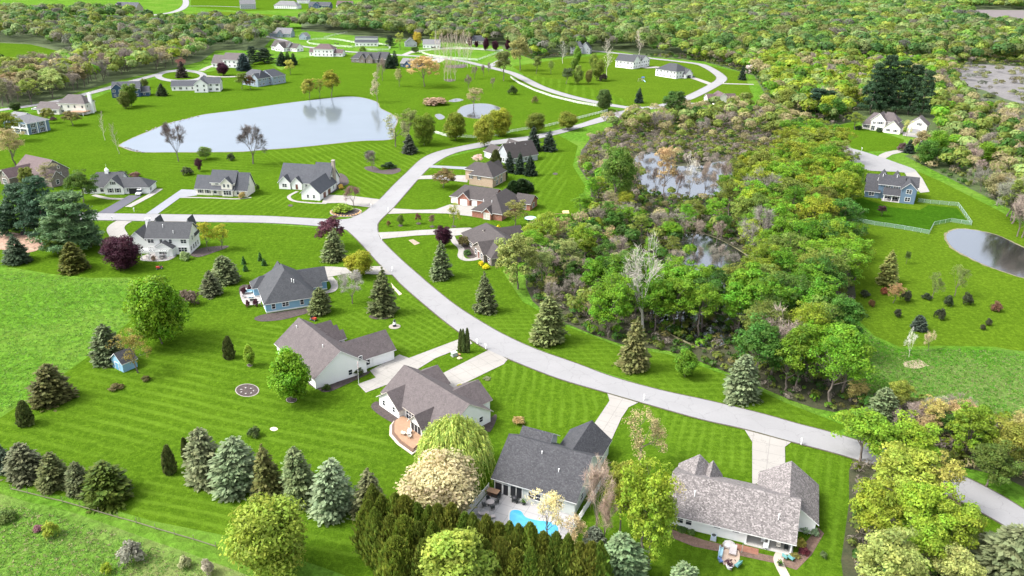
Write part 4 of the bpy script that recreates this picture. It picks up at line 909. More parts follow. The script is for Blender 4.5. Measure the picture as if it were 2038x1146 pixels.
house("house", "navy gabled house on the far hilltop street", (-346.5, 1369.4), -6, S_NAVY, R_BLUE, [(0, 36, 0, 15, 6, 11), (8, 20, -3, 8, 6, 11, Y)], auto="F")
house("house", "pale house with a dark purple roof at the far hilltop street's end", (-305.1, 1391.2), -6, S_CREAM, R_RED, [(0, 27, 0, 14, 5.5, 12)], auto="F")
house("house", "small white house highest on the far hilltop", (-403.7, 1512.8), 5, S_WHITE, R_GREY, [(0, 22, 0, 12, 5, 9)], auto="F")
house("house", "blue walled house among the trees of the far left wood", (-632.3, 1217.6), -10, S_BLUE, R_GREY, [(0, 22, 0, 12, 5, 9)], auto="F")
house("house", "stone gabled house by the far left street with purple trees", (-607.4, 1241.7), -12, S_TAN, R_BLUE, [(0, 36, 0, 16, 5.5, 13), (0, 12, -4, 8, 5, 12, Y)], auto="F")
house("house", "low house with a long grey roof sunk in the left wood", (-474.0, 940.4), 2, S_STONE, R_BROWN, [(0, 32, 0, 14, 3.4, 8, dict(hip=(7, 7)))], auto="F")
house("house", "red brick house barely showing through the left wood", (-532.4, 976.7), -20, S_BRICK, R_GREY, [(0, 16, 0, 12, 5, 9.5)], auto="F")
h_shed = house("shed", "small blue garden shed with white trim under the olive tree", (-91.0, 155.3), -34, S_BLUE, R_CHAR, [(0, 4.6, 0, 3.4, 2.4, 4.3, dict(ax='y', ov=0.25))], [(0, 'F', 2.3, 0, 1.4, 1.9, dict(kind="door", pane=plain("blue_door", (0.1, 0.25, 0.38))))], cat="shed")

# ------------------------------------------------------------------ trees: prototypes
def quads_mesh(name, ctr, a, b, var, tint=None, seg=None, segvar=None):
    """kite shaped leaf sprays (ctr +- a along, +- b across)"""
    n = len(ctr)
    v = np.empty((n, 4, 3), np.float32)
    v[:, 0] = ctr - a; v[:, 1] = ctr + b - a * 0.1; v[:, 2] = ctr + a; v[:, 3] = ctr - b - a * 0.1
    me = bpy.data.meshes.new(name)
    me.vertices.add(4 * n); me.vertices.foreach_set("co", v.reshape(-1))
    me.loops.add(4 * n); me.loops.foreach_set("vertex_index", np.arange(4 * n, dtype=np.int32))
    me.polygons.add(n); me.polygons.foreach_set("loop_start", np.arange(0, 4 * n, 4, dtype=np.int32))
    try: me.polygons.foreach_set("loop_total", np.full(n, 4, np.int32))
    except Exception: pass
    at = me.attributes.new("var", 'FLOAT_COLOR', 'FACE')
    col = np.ones((n, 4), np.float32); col[:, :3] = var
    at.data.foreach_set("color", col.reshape(-1))
    if tint is not None:
        at = me.attributes.new("tint", 'FLOAT_COLOR', 'FACE')
        col = np.ones((n, 4), np.float32); col[:, :3] = tint
        at.data.foreach_set("color", col.reshape(-1))
    me.update(); me.validate()
    return me
def unit(v): return v / np.maximum(np.linalg.norm(v, axis=-1, keepdims=True), 1e-6)
def frame_from(nrm, rs, up=0.0):
    """two in-plane directions for a leaf with normal nrm"""
    t = rs.normal(size=nrm.shape); t[:, 2] += up
    a = unit(np.cross(nrm, t)); b = np.cross(nrm, a)
    return a, b
def leafballs(rs, centers, radii, per, size, flat=0.75, rand=0.6, cvar=None):
    """leaves spread through clumps; returns ctr,a,b,var"""
    C_, A_, B_, V_ = [], [], [], []
    for i, (c, r) in enumerate(zip(centers, radii)):
        n = max(3, int(per * (r / np.mean(radii)) ** 2))
        d = unit(rs.normal(size=(n, 3))); d[:, 2] = np.where(rs.random(n) < 0.7, np.abs(d[:, 2]), d[:, 2])
        p = d * (r * (0.55 + 0.5 * rs.random((n, 1)))); p[:, 2] *= flat
        nr = unit(d + rand * rs.normal(size=(n, 3)) + np.array([0, 0, 0.35]))
        a, b = frame_from(nr, rs)
        s = size * (0.65 + 0.7 * rs.random((n, 1)))
        C_.append(c + p); A_.append(a * s); B_.append(b * s * 0.6)
        cv = (cvar[i] if cvar is not None else rs.random())
        vv = np.stack([np.clip(0.55 * cv + 0.45 * rs.random(n), 0, 1), np.clip(0.6 * rs.random() + 0.4 * rs.random(n), 0, 1), rs.random(n)], 1)
        V_.append(vv)
    return [np.concatenate(x) for x in (C_, A_, B_, V_)]
def skeleton(rs, H, W, trunk_frac=0.3, limbs=6, depth=3, kids=3, upward=0.5, r0=None, wander=0.18, first=0.5):
    """branch segments (p,q,r0,r1) and twig tips of a tree H high and W wide"""
    segs = []; tips = []
    r0 = r0 or H * 0.018
    def grow(p, d, L, r, lev):
        n = 2 if lev < depth else 1
        for _ in range(n):
            d = unit(d + wander * rs.normal(size=3) + np.array([0, 0, 0.08 * upward]))
            q = p + d * L / n; segs.append((p, q, r, r * 0.8)); p = q; r *= 0.8
        if lev >= depth: tips.append(p); return
        for k in range(kids):
            ax = unit(rs.normal(size=3)); nd = unit(d + 0.75 * ax + np.array([0, 0, 0.25 * upward]))
            grow(p, nd, L * (0.62 + 0.2 * rs.random()), r * 0.62, lev + 1)
    th = H * trunk_frac; p = np.zeros(3); n = 3
    for _ in range(n):
        q = p + np.array([rs.normal() * 0.02 * H, rs.normal() * 0.02 * H, th / n]); segs.append((p, q, r0, r0 * 0.9)); p = q; r0 *= 0.9
    top = p; R = W / 2
    for k in range(limbs):
        ang = 2 * math.pi * (k + rs.random() * 0.6) / limbs
        el = rs.uniform(0.35, 1.1) if k else 1.5
        hz = p[2] + (H * 0.06) * k * 0.7
        st = np.array([top[0], top[1], min(hz, H * 0.6)])
        d = np.array([math.cos(ang) * math.cos(el), math.sin(ang) * math.cos(el), math.sin(el) * (0.6 + upward)])
        L = (R * first / max(0.35, math.cos(el)) if k else (H - th) * 0.5)
        L = min(L, (H - st[2]) * 0.6)
        grow(st, unit(d), L, r0 * 0.6, 1)
    if limbs: segs.append((top, np.array([top[0], top[1], min(H * 0.62, top[2] + H * 0.3)]), r0, r0 * 0.5))
    return segs, np.array(tips)
def seg_mesh(name, segs, mat=None, minr=0.02, sides=5):
    m = MB()
    for p, q, a, b in segs:
        m.tube(p, q, max(a, minr), max(b, minr * 0.8), sides if a > 0.08 else 3, cap=False)
    me = m.mesh(name); me.materials.append(mat or BARK); return me
def fit(pts_list, W, H, zlow):
    pass
PROTO = {}
def add_proto(kind, W, H, trunk, crown, solid=False):
    PROTO.setdefault(kind, []).append(dict(W=W, H=H, trunk=trunk, crown=crown))
def crown_obj(args, name, mat, tint=None):
    me = quads_mesh(name, *args); me.materials.append(mat); return me
def norm_scale(ctr, a, b, W, H):
    """stretch so the foliage fills the nominal box"""
    r = np.percentile(np.hypot(ctr[:, 0], ctr[:, 1]), 98); zt = np.percentile(ctr[:, 2], 99.5)
    return (W / 2) / r, H / zt
def proto_round(seed, W=9.0, H=11.0, low=0.0, nc=190, per=85, size=0.23, trunk_h=0.25, core=0.5, lump=0.17, kind="round"):
    """dense broadleaf crown: clumps through an uneven ellipsoid"""
    rs = np.random.RandomState(seed)
    d = unit(rs.normal(size=(nc, 3))); rad = core + (1 - core) * rs.random((nc, 1)) ** 0.6
    ch = H * (1 - low); c = d * rad
    lob = unit(rs.normal(size=(7, 3))); bump_ = 0.86 + 0.3 * np.max(np.clip(d @ lob.T, 0, 1) ** 7, 1, keepdims=True)
    c = c * bump_ * np.array([W / 2 * (1 - lump), W / 2 * (1 - lump), ch / 2 * (1 - lump)]) + np.array([0, 0, H * low + ch / 2])
    r = W * lump * (0.45 + 0.8 * rs.random(nc))
    args = leafballs(rs, c, r, per, size, flat=0.8)
    sx, sz = norm_scale(args[0], None, None, W, H)
    args[0] *= np.array([sx, sx, sz])
    sg, _ = skeleton(rs, H * 0.8, W * 0.7, trunk_h, 5, 2, 2, 0.8)
    add_proto(kind, W, H, seg_mesh("trunk", sg), crown_obj(args, "crown", LEAF))
def proto_open(seed, W=10.0, H=13.0, tf=0.24, per=60, size=0.225, clump=1.0, depth=3, kids=3, limbs=9, kind="open", bark=None, upward=0.5, sparse=1.0, leafmat=None, fill=70, flat=0.7):
    """airy crown: leaf clumps at the twig ends of a branching skeleton, and more through the crown's volume"""
    rs = np.random.RandomState(seed)
    sg, tips = skeleton(rs, H, W, tf, limbs, depth, kids, upward)
    r = np.hypot(tips[:, 0], tips[:, 1]); z0 = H * max(0.16, tf - 0.08)
    kx = (W / 2 - clump * 0.6) / np.percentile(r, 93); kz = (H - clump * 0.6 - z0) / (np.percentile(tips[:, 2], 98) - z0)
    def tr(p):
        q = np.array(p, float); q[..., 0] *= kx; q[..., 1] *= kx
        q[..., 2] = np.where(q[..., 2] > z0, z0 + (q[..., 2] - z0) * kz, q[..., 2]); return q
    sg = [(tr(p), tr(q), a, b) for p, q, a, b in sg]; tips = tr(tips)
    keep = rs.random(len(tips)) < sparse; tt = tips[keep] if keep.sum() > 8 else tips
    if fill:
        d = unit(rs.normal(size=(fill, 3))); d[:, 2] = np.where(d[:, 2] < -0.5, -d[:, 2], d[:, 2])
        lob = unit(rs.normal(size=(9, 3))); k = 0.78 + 0.3 * np.max(np.clip(d @ lob.T, 0, 1) ** 8, 1, keepdims=True)
        ch = H - z0
        e = d * k * (0.55 + 0.45 * rs.random((fill, 1)) ** 0.5) * np.array([W / 2 - clump * 0.7, W / 2 - clump * 0.7, ch / 2 - clump * 0.5]) + np.array([0, 0, z0 + ch / 2])
        tt = np.concatenate([tt, e])
    args = leafballs(rs, tt, clump * (0.6 + 0.8 * rs.random(len(tt))), per, size, flat=flat)
    add_proto(kind, W, H, seg_mesh("trunk", sg, bark), crown_obj(args, "crown", leafmat or LEAF))
def proto_bare(seed, W=7.0, H=11.0, kind="bare", bark=None, depth=5, spread=0.5, tf=0.24, twig=4, tl=0.5, leader=False):
    """leafless: forking limbs that fan out, ending in a haze of fine twigs"""
    rs = np.random.RandomState(seed); segs = []; tips = []
    def grow(p, d, L, r, lev):
        for _ in range(2):
            d = unit(d + 0.10 * rs.normal(size=3) + np.array([0, 0, 0.05])); q = p + d * L / 2; segs.append((p, q, r, r * 0.82)); p = q; r *= 0.82
            if lev >= 2: tips.append(p)
        if lev >= depth: tips.append(p); return
        for k in range(7 if lev == 0 else 3 if rs.random() < 0.4 else 2):
            ax = unit(rs.normal(size=3)); nd = unit(d + (1.5 if lev == 0 else 1.0) * spread * rs.uniform(0.6, 1.3) * unit(ax - d * (ax @ d)))
            grow(p - d * (L * 0.25 * rs.random() if lev == 0 else 0), nd, L * (rs.uniform(0.8, 1.2) if lev == 0 else rs.uniform(0.62, 0.82)), r * (0.55 if lev == 0 else 0.7), lev + 1)
    if leader:
        p = np.zeros(3); n = 14; r = H * 0.011
        for k in range(n):
            q = p + np.array([rs.normal() * 0.012 * H, rs.normal() * 0.012 * H, H / n]); segs.append((p, q, r, r * 0.93)); r *= 0.92; p = q
            if k >= 3:
                for j in range(3):
                    an = rs.random() * 6.283; d = unit(np.array([math.cos(an) * 0.42, math.sin(an) * 0.42, 1.0])); L = W * 0.75 * (1.05 - 0.6 * k / n) * rs.uniform(0.6, 1.1)
                    e = p
                    for u in range(3): f = e + (d + 0.12 * rs.normal(size=3)) * L / 3; segs.append((e, f, 0.035, 0.02)); e = f; tips.append(e)
    else:
        grow(np.zeros(3), np.array([0, 0, 1.0]), H * tf, H * 0.017, 0)
    tips = np.array(tips); r = np.hypot(tips[:, 0], tips[:, 1]); k = np.array([(W / 2) / np.percentile(r, 97), (W / 2) / np.percentile(r, 97), H / np.percentile(tips[:, 2], 99.5)])
    sg = [(p * k, q * k, a_, b_) for p, q, a_, b_ in segs]; tips = tips * k
    n = len(tips) * twig; c = np.repeat(tips, twig, 0)
    out = unit(c * np.array([1, 1, 0.0]) + 1e-3); d = unit(0.9 * rs.normal(size=(n, 3)) + 0.5 * out + np.array([0, 0, 0.8])); L = tl * (0.5 + rs.random((n, 1)))
    side = unit(np.cross(d, rs.normal(size=(n, 3))))
    args = [c + d * L * 0.7, d * L, side * 0.022, rs.random((n, 3))]
    add_proto(kind, W, H, seg_mesh("trunk", sg, bark, 0.022, 5), crown_obj(args, "crown", TWIG))
def proto_spruce(seed, W=5.5, H=10.0, low=0.03, layers=22, per=13, droop=0.35, puff=1.0, kind="spruce", power=0.85, blunt=0.0):
    """whorled conifer: tiers of drooping sprays"""
    rs = np.random.RandomState(seed); C_, A_, B_, V_ = [], [], [], []; ph0 = rs.random() * 6.28
    for k in range(layers):
        t = k / (layers - 1); z = H * (low + (0.985 - low) * t)
        R = W / 2 * ((1 - t) ** power * (1 - blunt) + blunt * math.sqrt(max(0, 1 - t * t))) * rs.uniform(0.9, 1.08) + 0.12
        nb = max(4, int(per * (0.35 + 0.65 * R / (W / 2))))
        off = rs.random() * 6.28
        for j in range(nb):
            if rs.random() < 0.07: continue
            an = off + 2 * math.pi * (j + 0.35 * rs.normal()) / nb; L = R * rs.uniform(0.72, 1.12) * (1 + 0.11 * math.sin(2 * an + ph0) + 0.08 * math.sin(3 * an + 5 * t + ph0))
            dr = droop * rs.uniform(0.6, 1.4); tone = rs.random(); hue = rs.random()
            ns = max(2, int(2 + L / 0.55))
            for s in range(ns):
                u = 0.25 + 0.75 * (s + 0.5) / ns
                x = L * u; zz = z - dr * x * (0.35 + 0.65 * u) + 0.12 * L * (u > 0.85)
                for q in range(3):
                    w = 0.26 + 0.17 * L * (1 - 0.35 * u) / 1.6
                    lat = rs.normal() * 0.16 * L * u
                    ca, sa = math.cos(an), math.sin(an)
                    c = np.array([ca * x - sa * lat, sa * x + ca * lat, zz + rs.normal() * 0.07])
                    dirv = unit(np.array([ca - sa * lat / max(L, .1) + rs.normal() * .3, sa + ca * lat / max(L, .1) + rs.normal() * .3, -dr * 0.6 + rs.normal() * 0.28]))
                    nn = unit(np.array([ca * 0.5, sa * 0.5, 1.0]) + 0.5 * rs.normal(size=3))
                    bb = unit(np.cross(nn, dirv))
                    C_.append(c); A_.append(dirv * (0.24 + 0.07 * L) * rs.uniform(0.6, 1.2)); B_.append(bb * w * 0.55 * rs.uniform(0.7, 1.2))
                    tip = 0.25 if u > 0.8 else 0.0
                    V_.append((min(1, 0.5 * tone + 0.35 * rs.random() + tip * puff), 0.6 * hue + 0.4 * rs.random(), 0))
    args = [np.array(C_), np.array(A_), np.array(B_), np.array(V_)]
    m = [(np.zeros(3), np.array([0, 0, H * 0.9]), 0.16, 0.04)]
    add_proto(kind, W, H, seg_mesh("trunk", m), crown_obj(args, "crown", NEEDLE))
def proto_pine(seed, W=9.0, H=12.0, kind="pine", tf=0.12, tiers=8):
    """broad pine: flat shelves of needle tufts on spreading limbs"""
    rs = np.random.RandomState(seed); cen = []; sg = [(np.zeros(3), np.array([0, 0, H * 0.93]), 0.24, 0.06)]
    for k in range(tiers):
        t = k / (tiers - 1); z = H * (tf + (0.93 - tf) * t); R = W / 2 * (1 - 0.75 * t ** 1.4) * rs.uniform(0.75, 1.1)
        nb = rs.randint(5, 8)
        for j in range(nb):
            an = 2 * math.pi * (j + rs.random() * 0.7) / nb; L = R * rs.uniform(0.6, 1.05)
            e = np.array([math.cos(an) * L, math.sin(an) * L, z + L * rs.uniform(0.0, 0.25)])
            sg.append((np.array([0, 0, z]), e, 0.08, 0.03))
            for u in (0.45, 0.7, 0.9, 1.0):
                for q in range(2): cen.append(np.array([0, 0, z]) * (1 - u) + e * u + rs.normal(size=3) * np.array([0.45, 0.45, 0.2]))
    cen.append(np.array([0, 0, H * 0.95])); cen = np.array(cen)
    args = leafballs(rs, cen, 0.75 * (0.7 + 0.6 * rs.random(len(cen))), 26, 0.34, flat=0.5, rand=0.9)
    args[2] *= 0.45
    add_proto(kind, W, H, seg_mesh("trunk", sg), crown_obj(args, "crown", NEEDLE))
def proto_arb(seed, W=1.6, H=4.6, n=2600, kind="arborvitae", power=2.6, size=0.2, lobes=3, rough=0.08):
    """upright clipped column of flat vertical sprays"""
    rs = np.random.RandomState(seed)
    t = rs.random(n) ** 0.8; an = rs.random(n) * 2 * math.pi
    pr = (1 - t ** power) ** 0.75 * (0.75 + 0.25 * np.minimum(1, t / 0.15))
    lb = 1 + 0.1 * np.cos(lobes * an + 2 * t) + 0.07 * np.sin(9 * an + 14 * t) + 0.06 * np.sin(17 * t - 5 * an)
    R = W / 2 * pr * lb * (1 - 0.35 * rs.random(n) ** 2 + rough * rs.normal(size=n))
    c = np.stack([R * np.cos(an), R * np.sin(an), H * t], 1)
    dirv = unit(np.stack([0.35 * np.cos(an), 0.35 * np.sin(an), np.ones(n)], 1) + 0.25 * rs.normal(size=(n, 3)))
    out = np.stack([np.cos(an), np.sin(an), np.zeros(n)], 1)
    nn = unit(out + np.array([0, 0, 0.45]) + 0.7 * rs.normal(size=(n, 3))); bb = unit(np.cross(nn, dirv))
    s = size * rs.uniform(0.6, 1.3, (n, 1))
    cell = (np.floor(an * 3).astype(int) * 7 + np.floor(t * 9).astype(int)) % 64; tone = rs.random(64)[cell]
    var = np.stack([np.clip(0.5 * tone + 0.5 * rs.random(n), 0, 1), rs.random(n), rs.random(n)], 1)
    m = [(np.zeros(3), np.array([0, 0, H * 0.8]), 0.07, 0.03)]
    add_proto(kind, W, H, seg_mesh("trunk", m), crown_obj([c, dirv * s * 1.5, bb * s * 0.7, var], "crown", NEEDLE))
def proto_willow(seed, W=11.0, H=10.0, kind="willow", strands=1000, hang=0.7):
    rs = np.random.RandomState(seed); C_, A_, B_, V_ = [], [], [], []
    for k in range(strands):
        an = rs.random() * 6.283; rr = W / 2 * math.sqrt(rs.random()) * 0.95
        zt = H * (0.98 - 0.42 * (rr / (W / 2)) ** 2) + rs.normal() * 0.35
        L = H * hang * rs.uniform(0.35, 1.0) * (0.4 + 0.6 * rr / (W / 2)); n = max(4, int(L / 0.28)); x, y = rr * math.cos(an), rr * math.sin(an); tone = rs.random()
        for s in range(n):
            f = s / n; x += math.cos(an) * 0.05 + rs.normal() * 0.05; y += math.sin(an) * 0.05 + rs.normal() * 0.05
            z = zt - L * f
            if z < 0.25: break
            d = unit(np.array([math.cos(an) * 0.4 * (1 - f) + rs.normal() * 0.25, math.sin(an) * 0.4 * (1 - f) + rs.normal() * 0.25, -1.0 + 0.6 * (1 - f)]))
            nn = unit(np.array([math.cos(an), math.sin(an), 0.5]) + 0.6 * rs.normal(size=3)); bb = unit(np.cross(nn, d))
            C_.append((x, y, z)); A_.append(d * 0.3); B_.append(bb * 0.1); V_.append((0.55 * tone + 0.45 * rs.random(), rs.random(), 0))
    sg, _ = skeleton(rs, H * 0.85, W * 0.8, 0.25, 6, 2, 3, 0.5, r0=0.32)
    add_proto(kind, W, H, seg_mesh("trunk", sg), crown_obj([np.array(q) for q in (C_, A_, B_, V_)], "crown", LEAF))
def proto_shrub(seed, W=2.0, H=1.4, n=900, size=0.13, kind="shrub"):
    rs = np.random.RandomState(seed); nc = 26
    d = unit(rs.normal(size=(nc, 3))); d[:, 2] = np.abs(d[:, 2])
    c = d * np.array([W * 0.36, W * 0.36, H * 0.6]) * (0.6 + 0.4 * rs.random((nc, 1))) + np.array([0, 0, H * 0.18])
    args = leafballs(rs, c, W * 0.16 * (0.7 + 0.6 * rs.random(nc)), n // nc, size, flat=0.9)
    sx, sz = norm_scale(args[0], None, None, W, H); args[0] *= np.array([sx, sx, sz])
    m = [(np.zeros(3), np.array([0.1 * k - 0.1, 0.05, H * 0.5]), 0.03, 0.02) for k in range(3)]
    add_proto(kind, W, H, seg_mesh("trunk", m), crown_obj(args, "crown", LEAF))

for s in (1, 2, 3): proto_round(s)
for s in (4, 5): proto_round(s, 7, 10, 0.0, 150, 85, 0.21, kind="oval")
for s in (6, 7, 8, 9): proto_open(s)
for s in (10, 11, 12): proto_open(s, 9.0, 14.0, 0.22, 34, 0.195, 0.8, 4, 2, 9, kind="wispy", upward=1.1, fill=60)
for s in (54, 55): proto_open(s, 9.5, 14.0, 0.3, 46, 0.18, 0.95, 3, 3, 9, kind="airy", upward=0.9, fill=34)
for s in (13, 14): proto_open(s, 8.0, 11.0, 0.22, 14, 0.15, 0.65, 4, 3, 6, kind="budding", upward=0.7, fill=0)
for s in (15, 16, 17): proto_bare(s)
for s in (18,): proto_bare(s, 10, 14, "pale_bare", PALEBARK, 5, 0.62, 0.3, 1, 0.5)
for s in (19, 20): proto_bare(s, 4.5, 13, "poplar", PALEBARK, twig=5, tl=0.45, leader=True)
for s in (21, 22, 23): proto_spruce(s, blunt=0.35, per=15)
for s in (24, 25): proto_spruce(s, 5.5, 9.0, 0.02, 20, 17, 0.12, 1.0, "layered", 0.75, 0.55)
for s in (26, 27, 52): proto_spruce(s, 6.0, 11.0, 0.04, 26, 15, 0.2, 1.1, "blue", 0.7, 0.75)
for s in (28, 29): proto_pine(s)
for s in (30, 31): proto_arb(s)
for s, pw in ((32, 1.7), (33, 2.6), (34, 3.4), (53, 2.1)): proto_arb(s, 3.4, 6.5, 7500, "hedge_tree", pw, 0.23, 5, 0.26)
for s in (35, 36): proto_willow(s)
for s in (37, 38, 39): proto_shrub(s)
proto_open(40, 20, 17, 0.2, 22, 0.3, 0.9, 4, 3, 8, kind="oak", upward=0.3, fill=80)
for s in (41, 42, 43): proto_round(s, 9.0, 12.0, 0.06, 80, 60, 0.28, 0.25, 0.5, 0.19, kind="mid_round")
for s in (44, 45): proto_open(s, 9.0, 12.0, 0.25, 34, 0.28, 1.0, 3, 3, 6, kind="mid_open", fill=50)
for s in (46, 47): proto_bare(s, 7.0, 11.0, "mid_bare", None, 4, 0.6, 0.25, 6, 0.7)
CROWN_LOW = dict(airy=0.28, round=0.04, oval=0.04, open=0.25, wispy=0.28, budding=0.2, bare=0.2, pale_bare=0.25, poplar=0.25, willow=0.05, oak=0.15, mid_round=0.1, mid_open=0.22, mid_bare=0.2, shrub=0.0)
CONIC = {"spruce", "layered", "blue", "arborvitae", "pine", "hedge_tree"}

def solve_tree(kind, x, yt, yb, w, front=False):
    """ground point, width and height of a tree from its outline in the survey"""
    bx = x
    for it in range(3):
        gx, gy = G(bx, yb)
        if front:
            _, _, zc = PJ(gx, gy, 0); wm = w * zc / F_PX; dd = math.hypot(gx, gy); k = 1 + 0.42 * wm / dd
            gx, gy = gx * k, gy * k
        _, _, zc = PJ(gx, gy, 0); wm = w * zc / F_PX
        lo, hi = 0.2, 60.0; ang = math.atan2(CAM_H, math.hypot(gx, gy))
        for _ in range(30):
            h = (lo + hi) / 2
            if kind in CONIC: y = PJ(gx, gy, h)[1]
            else:
                ch = h * (1 - CROWN_LOW.get(kind, 0.2)); zz = h - ch / 2
                y = PJ(gx, gy, zz)[1] - math.hypot(wm / 2 * math.sin(ang), ch / 2 * math.cos(ang)) * F_PX / PJ(gx, gy, zz)[2]
            if y > yt: lo = h
            else: hi = h
        mx = PJ(gx, gy, h * 0.55)[0]
        bx += (x - mx) * 0.9
    return gx, gy, wm, h
_tr = random.Random(77)
TREE_N = [0]
def plant(name, cat, label, kind, gx, gy, wm, h, col, group=None, jit=0.1, barkcol=None, single=False):
    p = PROTO[kind][TREE_N[0] % len(PROTO[kind])]; TREE_N[0] += 1
    root = empty(name, (gx, gy, 0.0)); root.rotation_euler = (_tr.uniform(-0.04, 0.04), _tr.uniform(-0.04, 0.04), _tr.uniform(0, 6.28))
    root.scale = (wm / p['W'], wm / p['W'], h / p['H'])
    tag(root, label, cat, group)
    t = link("trunk", p['trunk'], None, root)
    c = link({"bare": "twigs", "pale_bare": "twigs", "poplar": "twigs", "mid_bare": "twigs"}.get(kind, "crown"), p['crown'], None, root)
    k = 1 + _tr.uniform(-jit, jit)
    c.color = (col[0] * k, col[1] * k * (1 + _tr.uniform(-0.06, 0.06)), col[2] * k, 1)
    return root
def tree(name, cat, label, kind, x, yt, yb, w, col, group=None, front=None):
    if front is None: front = kind in ("layered", "blue", "spruce", "shrub", "hedge_tree", "arborvitae")
    return plant(name, cat, label, kind, *solve_tree(kind, x, yt, yb, w, front), col, group)

